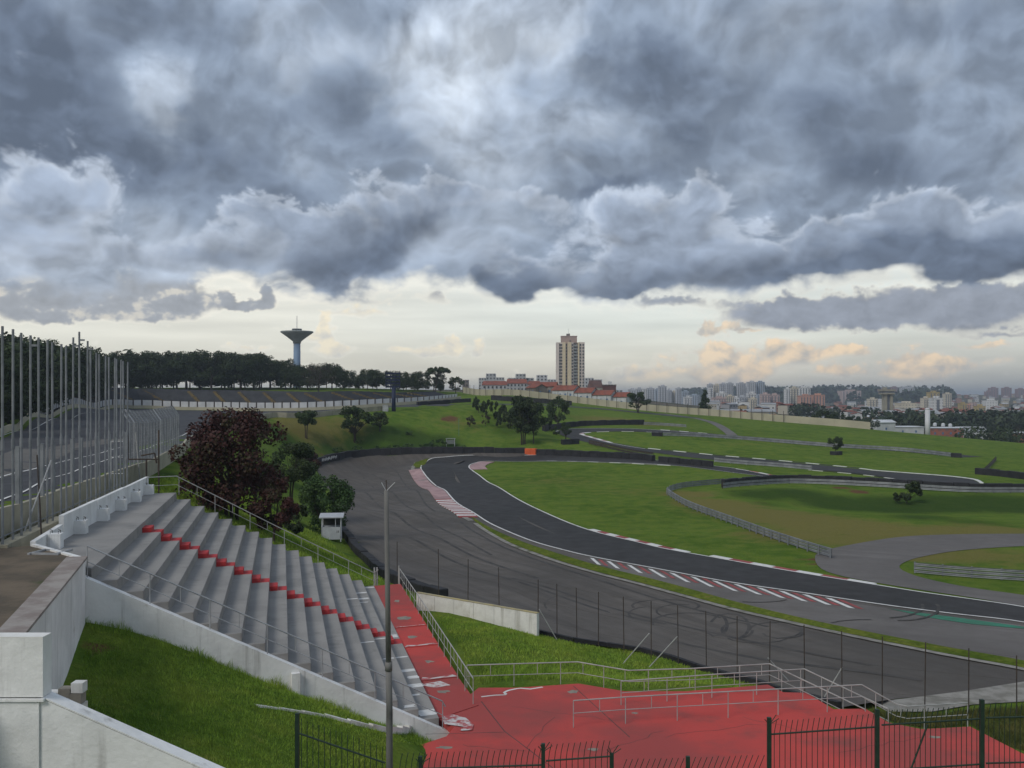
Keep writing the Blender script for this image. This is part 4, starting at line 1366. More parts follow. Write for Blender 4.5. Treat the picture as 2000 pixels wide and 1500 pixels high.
MB().hexa([c0 + Vector((0, -CW, .004)), c1 + Vector((0, -CW, .004)), c1 + Vector((0, CW, .004)), c0 + Vector((0, CW, .004))], [c0 + Vector((0, -CW, .03)), c1 + Vector((0, -CW, .03)), c1 + Vector((0, CW, .03)), c0 + Vector((0, CW, .03))]).build('sloping_coping', WALLW, fw)
sb = thing('brick_stub', 'broken white painted brick stub behind the foreground wall', 'wall stub', (-8.3, 18.6, 8))
for k, (h, x) in enumerate([(1.0, -8.55), (1.08, -8.32), (1.18, -8.09)]):
    for j in range(6):
        MB().box((x + .02 * (j % 2), 18.6 + .015 * ((j + k) % 3), 7.55 + j * h / 6), (.215, .22, h / 6 - .012)).build('brick', WALLD if (j + k) % 3 else CHIP, sb)
lw = thing('low_kerb_wall', 'low broken white kerb wall curving along the foot of the lawn', 'kerb wall', G(700, 1415))
kl = [G(u, v) for u, v in [(500, 1378), (560, 1386), (640, 1400), (715, 1420), (770, 1432), (815, 1440), (856, 1441)]]
kl = resample(catmull(kl, 5), .9)
for k, (a, b) in enumerate(zip(kl, kl[1:])):
    f = k / max(1, len(kl) - 2)
    MB().wall([Vector((*a.lerp(b, .01).xy, Tz(*a.xy))), Vector((*b.lerp(a, .01).xy, Tz(*b.xy)))], .03 + .52 * f * f, .22, drop=.6).build('kerb_stone', WALLD, lw)
ww = thing('white_concrete_wall', 'stained white concrete wall between the red walkway and the run-off', 'wall', onz(1050, 1241, .9))
q0, q1 = onz(1051, 1241, .9), onz(815, 1193, 1.0)
for k in range(6):
    a, b = q0.lerp(q1, k / 6 + .001), q0.lerp(q1, (k + 1) / 6 - .001)
    MB().wall([Vector((*a.xy, .7)), Vector((*b.xy, .7))], 1.42, .2, drop=.8).build('wall_panel', WALLD, ww)
    MB().wall([Vector((*a.xy, 2.122)), Vector((*b.xy, 2.122))], .035, .24, drop=0).build('coping', mat('ochre_coping_%d' % k, (.46, .38, .18), (.34, .30, .20), 2.0, .9) if k == 0 else MATS['ochre_coping_0'], ww)

# ------------------------------------------------------------------ tubular handrails
def handrail(label, tops, posts_long, posts_short, h=.95, mid=.5, r=.019, m=RAILW, group='tubular handrails round the stand and plaza'):
    """tops: top rail points; posts at those fractions reach the floor (h below), short ones join the rails"""
    t = thing('handrail', label, 'handrail', Vector(tops[0]) - Vector((0, 0, h)), group)
    mb = MB(); mb.tube(tops, r + .006, 8); mb.build('top_rail', m, t)
    mb = MB(); mb.tube([Vector(p) - Vector((0, 0, mid)) for p in tops], r * .8, 6); mb.build('mid_rail', m, t)
    L = [0]
    for a, b in zip(tops, tops[1:]):
        L.append(L[-1] + (Vector(b) - Vector(a)).length)
    def pt(f):
        s = f * L[-1]
        for i in range(len(tops) - 1):
            if s <= L[i + 1] + 1e-6:
                return Vector(tops[i]).lerp(Vector(tops[i + 1]), (s - L[i]) / (L[i + 1] - L[i]))
        return Vector(tops[-1])
    for f in posts_long:
        p = pt(f)
        MB().tube([p - Vector((0, 0, h + .05)), p], r, 6).build('post', m, t)
    for f in posts_short:
        p = pt(f)
        MB().tube([p - Vector((0, 0, mid)), p], r * .75, 5).build('baluster', m, t)
    return t
L = NROW * TREAD
def edge(t_, d, h=.95):
    return Vector((*SP(t_, d, 0).xy, ZTOP - RISE * .6 - SLOPE * d + h))
tops = [edge(-.17, -.1), edge(-.17, L - .5), edge(-.17, L + .1), edge(-.17, L + .22, .8)]
handrail('galvanised handrail down the near end wall of the grandstand', tops, [0, .155, .31, .465, .62, .775, .985], [.078, .233, .388, .543, .698, .86], m=STEEL)
tops = [Vector((*(SP(ROWL - .3, -1.6, 0)).xy, ZTOP + .95)), Vector((*SP(ROWL + .1, 0, 0).xy, ZTOP + .95))] + [edge(ROWL + .1, L * k, 1.05) for k in (.5, 1.0)] + [Vector((*SP(ROWL + .15, L + .3, 0).xy, 3.15))]
handrail('pale handrail down the far end of the grandstand', tops, [0, .12, .27, .42, .57, .72, .86, .985], [.195, .345, .495, .645, .79, .92])
wk = [SP(t_, W1 - .08, 2.03 + .045 * max(0, sum(t_ > c for c in cuts) - 1) + 1.0) for t_ in (ROWL - .1, 21, 16, 11.2, 6, 1.6)]
handrail('long handrail with many balusters beside the red walkway', wk, [k / 14 for k in range(15)], [(k + .5) / 14 for k in range(14)], h=1.0)
MB().tube([SP(ROWL + .05, W1 - .25, 1.9), SP(ROWL + .05, W1 - .25, 3.5)], .05, 8)
gp = thing('gate_posts', 'pair of short white gate posts at the far end of the red walkway', 'gate posts', SP(ROWL, W0, 2.1))
for d in (W0 + .15, W0 + .32, W1 - .1):
    MB().tube([SP(ROWL + .2, d, 1.8), SP(ROWL + .2, d, 3.3)], .05, 8).build('post', RAILW, gp)
def rail_uv(label, base, desc=None, h=.95, nl=6, z=ZP):
    tops = [onz(u, v, z) + Vector((0, 0, h)) for u, v in base]
    if desc:
        tops += [onz(u, v, zz) + Vector((0, 0, h)) for u, v, zz in desc]
    fl = [k / nl for k in range(nl + 1)]
    return handrail(label, tops, fl, [(k + .5) / nl for k in range(nl)], h=h, mid=.46)
rail_uv('pale handrail zigzagging along the grass edge of the red plaza', [(912, 1340), (1128, 1333), (1228, 1351), (1350, 1347), (1503, 1337)], [(1690, 1430, 1.2)], .87, 9)
rail_uv('pale handrail in the middle of the ramp beyond the red plaza', [(1213, 1377), (1400, 1362), (1571, 1351)], [(1735, 1432, 1.2)], .93, 6)
rail_uv('nearest pale handrail standing out on the red plaza', [(1120, 1421), (1226, 1413), (1330, 1407), (1683, 1387)], [(1750, 1425, 1.35), (1772, 1430, 1.3), (1890, 1422, 1.2)], .98, 8)

# ------------------------------------------------------------------ tall bare fence poles by the upper track
pf = thing('pole_fence', 'row of tall bare steel catch fence poles on the left', 'fence', (-17.6, 34, 8.8))
us = [-28, -12, 5, 25, 42, 59, 76, 92, 103, 119, 130, 142, 156, 170, 178, 187, 195, 205, 214, 223, 229, 235, 242, 248]
tops = [-1] * len(us)
TOPV = {5: 637, 25: 643, 42: 650, 59: 655, 76: 659, 92: 664, 103: 668, 119: 672, 130: 675, 142: 659, 156: 648, 170: 666, 178: 685, 187: 689, 195: 692, 205: 695, 214: 697, 223: 699, 229: 701, 235: 703, 242: 705, 248: 707}
ax = Vector((-17.35, 33.4, 0)); dx = Vector((-.195, .981, 0))
for i, u in enumerate(us):
    k = (u - U0) / F
    s = (k * ax.y - ax.x) / (dx.x - k * dx.y)
    p = ax + dx * s
    zb = Tz(p.x, p.y)
    zt = CZ - (TOPV.get(u, 632) - VH) / F * p.y
    lean = .06 * math.sin(i * 3.1)
    r = .046
    mb = MB()
    mb.tube([Vector((p.x, p.y, zb - .3)), Vector((p.x + lean * .5, p.y, (zb + zt) / 2 - .4)), Vector((p.x + lean, p.y, zt))], r, 8)
    po = mb.build('pole', POLES, pf)
    mb = MB()
    mb.tube([Vector((p.x + lean * .55, p.y, (zb + zt) / 2 - .25)), Vector((p.x + lean * .55, p.y, (zb + zt) / 2 + .1))], r + .018, 8)
    mb.build('joint_sleeve', POLES, po)
    if u in (59, 142, 156, 170):
        mb = MB()
        mb.box((p.x + lean + .14, p.y, zt - .42), (.2, .07, .08))
        mb.build('bracket', POLES, po)
a, b = ax - dx * 2, ax + dx * 24
for h in (1.15,):
    MB().tube([Vector((a.x, a.y, Tz(a.x, a.y) + h)), Vector((b.x, b.y, Tz(b.x, b.y) + h))], .022, 5).build('horizontal_rail', POLES, pf)
c = ax + dx * 4.2
MB().tube([Vector((c.x - .35, c.y + .2, 8.7)), Vector((c.x + .3, c.y + 1.2, 11.6))], .03, 6).build('brace', STEEL, pf)
MB().tube([Vector((c.x + .35, c.y + .3, 8.7)), Vector((c.x - .25, c.y + 1.2, 11.8))], .03, 6).build('brace', DARKFE, pf)
# post row standing on the barrier itself
pb = thing('barrier_fence', 'grey steel posts with rails standing on the near concrete barrier', 'fence', (-19, 36, 9.9))
for s in np.arange(33, 66, 3.2):
    j = min(range(len(WNL)), key=lambda i: abs(WNL[i].y - s))
    p = WNL[j]
    MB().box((p.x, p.y, p.z + 1.16), (.16, .13, 2.3)).build('post', POLES, pb)
# mesh fence with bent-over tops
mf = thing('mesh_fence', 'steel mesh debris fence with tops bent over the upper track', 'fence', (-27, 78, 9.6))
ml = [p for p in WNL if 66 < p.y < 99.5]
ml = resample([Vector((p.x - .02, p.y, 0)) for p in ml], 1.85)
prof = [(0, 1.15), (0, 4.05), (-.75, 4.95)]
def mfp(p, o, z):
    return Vector((p.x + o * .95, p.y + o * -.25, Tz(p.x, p.y) + z))
for k, p in enumerate(ml):
    MB().tube([mfp(p, o, z) for o, z in prof], .055, 6).build('bent_post', STEEL if k in (1, 9) else POLES, mf)
wires = MB()
for z in np.arange(1.3, 4.0, .24):
    wires.tube([mfp(p, 0, z) for p in ml], .011, 3)
for f in np.linspace(0, 1, 6):
    wires.tube([mfp(p, -.75 * f, 4.05 + .9 * f) for p in ml], .011, 3)
fine = resample(ml, .22)
for p in fine:
    wires.tube([mfp(p, o, z) for o, z in prof], .008, 3)
w = wires.build('wire_mesh', POLES, mf)
w['kind'] = 'stuff'
MB().tube([mfp(ml[1], .5, -.3), mfp(ml[1], .1, 3.4)], .045, 6).build('brace', RAILW, mf)
# rusty gate by the top of the stand
rg = thing('rusty_gate', 'dark rusty pipe gate frame at the top corner of the grandstand', 'gate', (-22.6, 61, 8.4))
def rp(u, v, Y=60.5):
    return at(u, v, Y)
for a, b in [((248, 896), (248, 965)), ((286, 896), (286, 965)), ((310, 840), (310, 965)), ((248, 897), (310, 897)), ((276, 890), (302, 885)), ((302, 885), (306, 905)), ((250, 845), (250, 896))]:
    MB().tube([rp(*a), rp(*b)], .05, 6).build('pipe', DARKFE, rg)
ld = thing('steel_ladder', 'narrow pale steel ladder leaning on the barrier behind the poles', 'ladder', at(230, 950, 57))
for u in (217, 241):
    MB().tube([at(u, 950, 57.5), at(u, 861, 57.5)], .03, 6).build('stile', STEEL, ld)
for v in (862, 893, 925):
    MB().tube([at(217, v, 57.5), at(241, v, 57.5)], .022, 6).build('rung', STEEL, ld)

# ------------------------------------------------------------------ concrete pole in front
cp = thing('concrete_pole', 'tall tapering concrete pole with spiked wire arms in the foreground', 'pole', onz(760, 1600, 5.2))
PY = 25.0
x0 = (759 - U0) / F * PY
pz = CZ - (950 - VH) / F * PY
zb = Tz(x0, PY) - .4
MB().tube([Vector((x0 + .03, PY, zb)), Vector((x0 + .02, PY, 5.35)), Vector((x0 + .02, PY, 6.3)), Vector((x0, PY, 7.3))], [.088, .084, .080, .078], 12).build('lower_shaft', CONCP, cp, True)
MB().tube([Vector((x0, PY, 7.18)), Vector((x0, PY, 7.40))], .092, 12).build('collar', CONCP, cp, True)
MB().tube([Vector((x0, PY, 7.3)), Vector((x0 - .06, PY, pz - .1))], [.070, .056], 12).build('upper_shaft', CONCP, cp, True)
for dxx, m in ((-.12, STEEL), (.0, DARKFE), (.22, STEEL)):
    MB().tube([Vector((x0 - .06, PY, pz - .12)), Vector((x0 - .06 + dxx, PY, pz + (.10 if dxx else .16)))], .012, 5).build('spike', m, cp)

# ------------------------------------------------------------------ wire fence along the run-off
wf = thing('wire_fence', 'thin dark wire fence posts along the near edge of the run-off', 'fence', onz(1170, 1250, .5))
fp = [(776, 1058, 1130), (857, 1072, 1168), (914, 1092, 1180), (975, 1108, 1187), (1051, 1132, 1241), (1088, 1140, 1244), (1127, 1148, 1252), (1169, 1156, 1264), (1219, 1165, 1276), (1272, 1174, 1288), (1325, 1182, 1298), (1380, 1193, 1312), (1440, 1203, 1326), (1503, 1213, 1342), (1572, 1220, 1358), (1645, 1232, 1374), (1723, 1243, 1390), (1806, 1254, 1395), (1892, 1266, 1398), (1986, 1280, 1400)]
hs = []
for u, vt, vb in fp:
    p = G(u, vb) if vb > 1200 else onz(u, vb, .95)
    ht = (vb - vt) / F * p.y
    lx = random.uniform(-.05, .05)
    MB().tube([p - Vector((0, 0, .3)), p + Vector((lx, 0, ht))], .027, 5).build('post', DARKFE, wf)
    hs.append((p, ht, lx))
mb = MB()
for f in (.25, .6, .97):
    for (p, h, l), (q, g, l2) in zip(hs, hs[1:]):
        mb.tube([p + Vector((l * f, 0, h * f)), q + Vector((l2 * f, 0, g * f))], .004, 3)
mb.build('wires', DARKFE, wf)
for (u0, v0, u1, v1) in [(1053, 1190, 1088, 1250), (1268, 1237, 1216, 1297), (1323, 1243, 1268, 1303), (1500, 1285, 1542, 1332), (1645, 1303, 1606, 1368)]:
    b = G(u1, v1)
    MB().tube([b, at(u0, v0, b.y - .3)], .03, 6).build('brace', RAILW, wf)
# dark low kerb wall between lawn and run-off
kw = thing('rubber_kerb', 'low black rubber edge between the lawn and the run-off asphalt', 'kerb', G(1110, 1253))
kk = resample(catmull([G(u, v) for u, v in [(1052, 1240), (1110, 1253), (1200, 1266), (1280, 1279), (1340, 1300), (1400, 1318), (1500, 1344), (1600, 1372), (1640, 1384)]], 5), 2.0)
for a, b in zip(kk, kk[1:]):
    MB().wall([Vector((*a.lerp(b, .01).xy, Tz(*a.xy))), Vector((*b.lerp(a, .01).xy, Tz(*b.xy)))], .28, .25, drop=.3).build('rubber_block', RUBBER, kw)
struct(fill('gravel_strip', [G(u, v) for u, v in [(1700, 1374), (1760, 1367), (1880, 1352), (2000, 1333), (2160, 1358), (2160, 1420), (2000, 1372), (1900, 1378), (1820, 1392), (1740, 1392)]], .05, GRAV, 1.0))

# ------------------------------------------------------------------ green iron fence in front
def iron_section(label, u0, u1, vr0, vr1, Y, hook=0, posts=(), extra=.5, pitch=10.6, low=True, bend=-.06, tall=0.0):
    t = thing('iron_fence', label, 'fence', at((u0 + u1) / 2, 1560, Y), 'dark green iron fence sections in front')
    n = int(round((u1 - u0) / pitch))
    zg = CZ - (1690 - VH) / F * Y
    for k in range(n):
        f = (k + .5) / n
        p = at(u0 + (u1 - u0) * f, vr0 + (vr1 - vr0) * f, Y)
        top = .36 + tall + random.uniform(-.012, .012)
        pts = [Vector((p.x, p.y, zg)), Vector((p.x, p.y, p.z + .02))]
        if hook:
            pts += [Vector((p.x + hook * .22, p.y, p.z + top * .95))]
        else:
            pts += [Vector((p.x - bend * .3, p.y, p.z + top * .5)), Vector((p.x - bend, p.y, p.z + top))]
        MB().tube(pts, .0085, 5).build('bar', GREENFE, t)
    a, b = at(u0, vr0, Y), at(u1, vr1, Y)
    MB().tube([a, b], .020, 6).build('rail', GREENFE, t)
    MB().tube([a - Vector((0, 0, 1.0)), b - Vector((0, 0, 1.0))], .020, 6).build('rail', GREENFE, t)
    for u, v in posts:
        p = at(u, v, Y)
        MB().box((p.x, p.y + .03, zg), (.085, .085, p.z - zg)).build('post', GREENFE, t)
    return t
IY = 22.0
iron_section('dark green iron fence section sloping down across the lawn', 583, 752, 1432, 1490, IY, 0, [(580, 1394)], pitch=11.6, bend=0.0, tall=-.02)
iron_section('low dark green iron fence section left of the raised gate', 775, 1057, 1503, 1494, IY, 0, [(821, 1478)], pitch=11.4)
iron_section('raised dark green iron gate section with straight bars', 1066, 1192, 1486, 1477, IY, 0, [(1061, 1453), (1195, 1472)], pitch=11.4)
iron_section('iron fence section with strongly bent bar tops', 1208, 1488, 1512, 1503, IY, .55, [(1344, 1478)], pitch=11.4, tall=-.02)
iron_section('tall iron fence section between the first two heavy posts', 1507, 1708, 1434, 1420, IY, .22, [(1503, 1402), (1714, 1386)], pitch=10.6, tall=-.05)
iron_section('tall iron fence section before the gravel bank', 1722, 1913, 1416, 1404, IY, .3, [(1919, 1367)], pitch=10.3, tall=-.03)
iron_section('tall iron fence section cut by the right edge', 1926, 2090, 1402, 1398, IY, .2, [], pitch=10.3, tall=-.02)
for (u, v) in [(822, 1488), (1062, 1466), (1196, 1470), (1500, 1415)]:
    pass
sp = thing('fence_spikes', 'crossed iron anti climb spikes on the gate posts', 'spikes', at(1128, 1470, IY))
for u, v in [(822, 1492), (1061, 1468), (1195, 1474), (1503, 1415)]:
    p = at(u, v, IY)
    for sx, sz in ((-.11, .12), (.20, .14), (.14, .22), (-.06, .16)):
        MB().tube([p, p + Vector((sx, -.02, sz))], .010, 5).build('spike', GREENFE, sp)
MB().tube([at(1812, 1415, IY), at(1780, 1500, IY)], .02, 6).build('fence_brace', GREENFE, sp)

# ------------------------------------------------------------------ tyre barriers, guard rails, fences
def tyre_wall(label, uvs, h, w=.9, m=RUBBER, step=2.2, place=None, name='tyre_barrier', group=None, cat='tyre barrier', part='tyre_block'):
    pl_ = place or G
    line = resample(catmull([pl_(u, v) for u, v in uvs], 5), step)
    t = thing(name, label, cat, Vector((*line[0].xy, Tz(*line[0].xy))), group)
    for k, (a, b) in enumerate(zip(line, line[1:])):
        hh = h * (1 + .05 * math.sin(k * 2.3))
        j = .04 * math.sin(k * 1.7)
        o = MB().wall([Vector((a.lerp(b, .012).x, a.y + j, Tz(*a.xy))), Vector((b.lerp(a, .012).x, b.y + j, Tz(*b.xy)))], hh, w, drop=.3).build(part, m, t)
        md = o.modifiers.new('edge', 'BEVEL')
        md.width = .07
        md.segments = 2
    return t
tyre_wall('long black tyre barrier round the outside of the hairpin', [(606, 911), (650, 899), (700, 891), (800, 886), (900, 885), (960, 885.5), (1026, 886.5)], 1.35)
tyre_wall('short orange barrier block in the middle of the tyre wall', [(1026.5, 887), (1048, 888)], 1.25, 1.0, ORANGE, 1.3, name='orange_barrier', cat='barrier', part='barrier_block')
tyre_wall('black tyre barrier right of the orange block', [(1049, 888.5), (1110, 890.5), (1200, 895), (1277, 901)], 1.25)
tyre_wall('black tyre barrier along the far straight', [(1287, 902), (1330, 906), (1393, 912)], 1.1)
tyre_wall('black rubber barrier below the white booth', [(655, 1015), (668, 1042), (690, 1070), (715, 1096), (760, 1133), (815, 1156), (868, 1172)], .72, .7)
tyre_wall('black tyre barrier outside the upper hairpin bend', [(1062, 842), (1090, 838), (1130, 832.5), (1180, 830.5), (1257, 829.5)], 1.4)
tyre_wall('short black tyre stack beside the path junction', [(1097, 868), (1112, 867.5), (1129, 866.5)], 1.1)
tyre_wall('small black tyre stack on the infield of the back circuit', [(1273, 851), (1294, 852)], .9)
tyre_wall('small tyre stack at the right end of the long guard rail', [(1857, 893), (1878, 894)], 1.0)
tyre_wall('tyre ring round the foot of the lone small tree', [(1621, 888), (1632, 889), (1642, 888)], .8)
tyre_wall('black tyre wall on the ridge road behind the bank', [(960, 781), (1000, 784), (1060, 788), (1117, 792)], 1.8)
tyre_wall('black tyre wall beside the upper track exit', [(815, 792), (860, 789), (918, 785)], 1.3)
tyre_wall('black tyre stack at the corner of the right hand fence', [(1906, 926), (1950, 930), (2000, 936), (2080, 946)], 1.2)

def guardrail(label, uvs, h=.85, n=3, m=GUARD, pm=GUARD, step=2.0, back=None, group='guard rails'):
    line = resample(catmull([G(u, v) for u, v in uvs], 6), step)
    line = [Vector((*p.xy, Tz(*p.xy))) for p in line]
    t = thing('guard_rail', label, 'guard rail', line[0], group)
    off = shift(line, .12)
    for k in range(n):
        z = h * (k + .75) / n
        hw = h / n * .40
        mb = MB()
        for pr in (((0, -hw), (.05, -hw * .5), (0, 0), (.05, hw * .5), (0, hw)),):
            vs, fs = [], []
            o2 = shift(line, -.06)
            for p, q in zip(line, o2):
                d = (q - p)
                for a, b in pr:
                    vs.append(p + d * (1 - a / .06) + Vector((0, 0, z + b)))
                for a, b in pr[::-1]:
                    vs.append(p + d * (.6 - a / .06) + Vector((0, 0, z + b)))
            c = 2 * len(pr)
            for i in range(len(line) - 1):
                for j in range(c):
                    fs.append((i * c + j, i * c + (j + 1) % c, (i + 1) * c + (j + 1) % c, (i + 1) * c + j))
            mb.add(vs, fs)
        mb.build('rail_beam', m, t)
    pbm = MB().box((0, 0, -.3), (.09, .12, h + .36)).mesh('post')
    pbm.materials.append(pm)
    o = wloc(t)
    for p in off:
        link('post', pbm, t, p - o)
    return t
guardrail('curved steel guard rail ending at the service road', [(1624, 1091), (1560, 1071), (1480, 1043), (1400, 1013), (1340, 989), (1310, 971), (1304, 964), (1318, 957), (1350, 951), (1415, 945)])
guardrail('steel guard rail on the right inside the service road loop', [(1786, 1120), (1850, 1126), (1930, 1132), (2000, 1136), (2140, 1146)])
guardrail('low grey rail continuing from the upper tyre wall', [(1258, 830), (1300, 832), (1340, 835)], .8, 2)
guardrail('long straight guard rail across the back of the infield', [(1296, 852), (1360, 854), (1440, 859), (1540, 867), (1640, 875), (1760, 882), (1857, 893)], 1.0, 2, step=4.0)
guardrail('pale guard rail between the two back straights', [(1395, 903), (1450, 908), (1520, 913), (1585, 919)], .9, 2, step=3.0)
guardrail('thin mesh fence beside the path behind the orange block', [(1150, 868), (1190, 877), (1240, 888), (1275, 894)], 1.0, 2, DARKFE, DARKFE)
guardrail('dark rail rising to the right hand terrace', [(1920, 926), (1932, 915), (1946, 900)], .9, 2, DARKFE, DARKFE, 3.0)
BF = [(1412, 952), (1470, 946), (1540, 942), (1620, 944), (1700, 948), (1780, 953), (1860, 958), (1930, 960), (2000, 960), (2140, 960)]
tyre_wall('long black tyre fence across the middle of the infield', BF, 1.25, .7)
guardrail('pale guard rail fixed to the near side of the black tyre fence', [(u, v + 3.5) for u, v in BF], .9, 2, GUARD, DARKFE, 2.6)

# white lettering strip on the tyre barrier (illegible marks as in the photograph)
sg = thing('barrier_sign', 'small white lettered strip on the left end of the tyre barrier', 'sign', G(638, 902) + Vector((0, -.6, .4)))
a, b = G(622, 905.8), G(652, 898.6)
d = (b - a)
dn = Vector((d.x, d.y, 0)).normalized()
sh_ = Vector((dn.y, -dn.x, 0)) * .72
a, b = a + sh_ + Vector((0, 0, .28)), b + sh_ + Vector((0, 0, .28))
mb = MB().wall([a, b], .92, .05, drop=0)
mb.build('black_board', RUBBER, sg)
q = Vector((dn.y, -dn.x, 0)) * .04
r = random.Random(4)
f = .02
while f < .97:
    if .52 < f < .58:
        f = .6
    w_ = r.uniform(.018, .03)
    for k in range(2):
        h0 = r.choice([.14, .3, .45]); h1 = r.choice([.6, .8])
        p0, p1 = a.lerp(b, f), a.lerp(b, min(1, f + w_ * .75))
        MB().hexa([p0 + q + Vector((0, 0, h0)), p1 + q + Vector((0, 0, h0)), p1 + q * .4 + Vector((0, 0, h0)), p0 + q * .4 + Vector((0, 0, h0))], [p0 + q + Vector((0, 0, h1)), p1 + q + Vector((0, 0, h1)), p1 + q * .4 + Vector((0, 0, h1)), p0 + q * .4 + Vector((0, 0, h1))]).build('letter_stroke', WHITE, sg)
        f += w_
    f += .008

# ------------------------------------------------------------------ marshal booth
bp = G(648, 1054)
bt = thing('marshal_booth', 'small white marshal booth with a flat roof beside the bush', 'booth', bp)
bw, bd, bh = 1.75, 1.5, 1.15
rz = .12
BOOTH = mat('booth_paint', (.46, .48, .50), (.38, .40, .42), 1.5, .6)
BOOTHR = mat('booth_roof', (.52, .54, .57), (.42, .44, .47), 1.0, .5)
def bpt(x, y, z):
    return (bp.x + x * math.cos(rz) - y * math.sin(rz), bp.y + x * math.sin(rz) + y * math.cos(rz), bp.z + z)
for x, y, sx, sy in ((0, -bd / 2, bw, .05), (0, bd / 2, bw, .05), (-bw / 2 + .028, 0, .05, bd - .06), (bw / 2 - .028, 0, .05, bd - .06)):
    MB().box(bpt(x, y, .12), (sx, sy, bh), rz).build('panel', BOOTH, bt)
for x in (-1, 1):
    for y in (-1, 1):
        MB().box(bpt(x * (bw / 2 - .02), y * (bd / 2 - .02), -.1), (.09, .09, 2.28), rz).build('corner_post', BOOTH, bt)
MB().box(bpt(.38, -bd / 2, 1.27), (.06, .06, .9), rz).build('window_mullion', BOOTH, bt)
MB().box(bpt(0, bd / 2 - .05, 1.272), (bw - .1, .03, .9), rz).build('rear_screen', mat('booth_dark', (.05, .055, .05), (.03, .035, .03), 1, .6), bt)
rb = MB()
rb.hexa([Vector(bpt(-1.1, -.95, 2.1)), Vector(bpt(1.1, -.95, 2.1)), Vector(bpt(1.1, .95, 2.28)), Vector(bpt(-1.1, .95, 2.28))], [Vector(bpt(-1.1, -.95, 2.2)), Vector(bpt(1.1, -.95, 2.2)), Vector(bpt(1.1, .95, 2.38)), Vector(bpt(-1.1, .95, 2.38))])
rb.build('roof', BOOTHR, bt)
for x in (.52, .66):
    MB().box(bpt(x, -bd / 2 - .03, .72), (.05, .012, .22), rz).build('digit_one', DARKFE, bt)
# equipment cabinet on the bank, small signs
cab = thing('equipment_cabinet', 'grey mesh cabinet behind the tyre barrier at the foot of the bank', 'cabinet', G(880, 874))
cpos = G(880, 872)
for dx_ in (-.9, .9):
    for dy_ in (-.4, .4):
        MB().box((cpos.x + dx_, cpos.y + dy_, cpos.z - .2), (.1, .1, 1.9)).build('leg', STEEL, cab)
MB().box((cpos.x, cpos.y, cpos.z + .55), (1.7, .7, .9)).build('mesh_body', mat('cabinet_mesh', (.18, .20, .19), (.12, .13, .13), 6, .6), cab)
MB().box((cpos.x, cpos.y, cpos.z + 1.72), (2.1, 1.0, .06)).build('roof', STEEL, cab)
sp_ = G(583, 885)
sgn = thing('marker_board', 'small white marker board on a post between the shrubs', 'sign', sp_)
MB().tube([sp_ + Vector((0, 0, -.2)), sp_ + Vector((0, 0, 1.6))], .05, 6).build('post', STEEL, sgn)
MB().box((sp_.x, sp_.y, sp_.z + .9), (.75, .05, .7)).build('board', WHITE, sgn)
MB().box((sp_.x, sp_.y - .03, sp_.z + 1.05), (.3, .015, .4)).build('symbol', DARKFE, sgn)

# navy signboard on one thick post
bs = G(769, 803)
bb = thing('billboard', 'navy signboard on a single thick post seen from behind', 'billboard', bs)
bh_ = lambda px: px * bs.y / F
MB().tube([bs + Vector((0, 0, -.5)), bs + Vector((0, 0, bh_(46)))], bh_(4), 12).build('post', NAVY, bb, True)
for k in range(5):
    MB().box((bs.x - bh_(2), bs.y + .2, bs.z + bh_(46 + k * 6.5)), (bh_(28), .3, bh_(3.6))).build('board_slat', NAVY, bb)
for k in (-15, -6, 3, 12):
    MB().box((bs.x + bh_(k), bs.y - .08, bs.z + bh_(45)), (.16, .18, bh_(34))).build('frame_rib', NAVY, bb)
lp = G(896, 852)
gpost = thing('thin_green_post', 'thin pale green post standing on the grass bank', 'post', lp)
MB().tube([lp + Vector((0, 0, -.2)), lp + Vector((0, 0, 4.0))], .07, 6).build('shaft', mat('pale_green_paint', (.12, .22, .14), (.10, .18, .12), 2, .6), gpost)
cabn = thing('grey_control_box', 'grey box cabinet beside the navy post on the upper track', 'cabinet', G(753, 803))
cq = G(753, 803)
MB().box((cq.x, cq.y, cq.z - .1), (1.3, .8, 1.5)).build('body', STEEL, cabn)
MB().box((cq.x, cq.y, cq.z + 1.403), (1.4, .9, .06)).build('lid', STEEL, cabn)

# ------------------------------------------------------------------ trees
def leaf_cloud(cent, rad, n, size, seed, squash=.8, solid=.45):
    r = np.random.default_rng(seed)
    cent, rad = np.asarray(cent, float), np.asarray(rad, float)
    wgt = rad ** 2
    k = r.choice(len(cent), n, p=wgt / wgt.sum())
    d = r.normal(size=(n, 3))
    d /= np.linalg.norm(d, axis=1)[:, None]
    rr = solid + (1 - solid) * r.random(n) ** .6
    pos = cent[k] + d * (rad[k] * rr)[:, None] * np.array([1, 1, squash])
    nrm = d * .7 + r.normal(size=(n, 3)) * .6 + np.array([0, 0, .25])
    nrm /= np.linalg.norm(nrm, axis=1)[:, None]
    a = np.cross(nrm, r.normal(size=(n, 3)))
    a /= np.linalg.norm(a, axis=1)[:, None] + 1e-9
    b = np.cross(nrm, a)
    s = (size * r.uniform(.6, 1.35, n))[:, None]
    V = np.stack([pos - a * s * .62, pos + b * s * .42 + nrm * s * .1, pos + a * s * .62, pos - b * s * .42 + nrm * s * .1], 1).reshape(-1, 3)
    Fq = np.arange(4 * n).reshape(n, 4)
    ct = r.random(len(cent))
    tint = np.clip(.55 * ct[k] + .45 * r.random(n), 0, 1)
    return V, Fq, np.repeat(tint, 4)


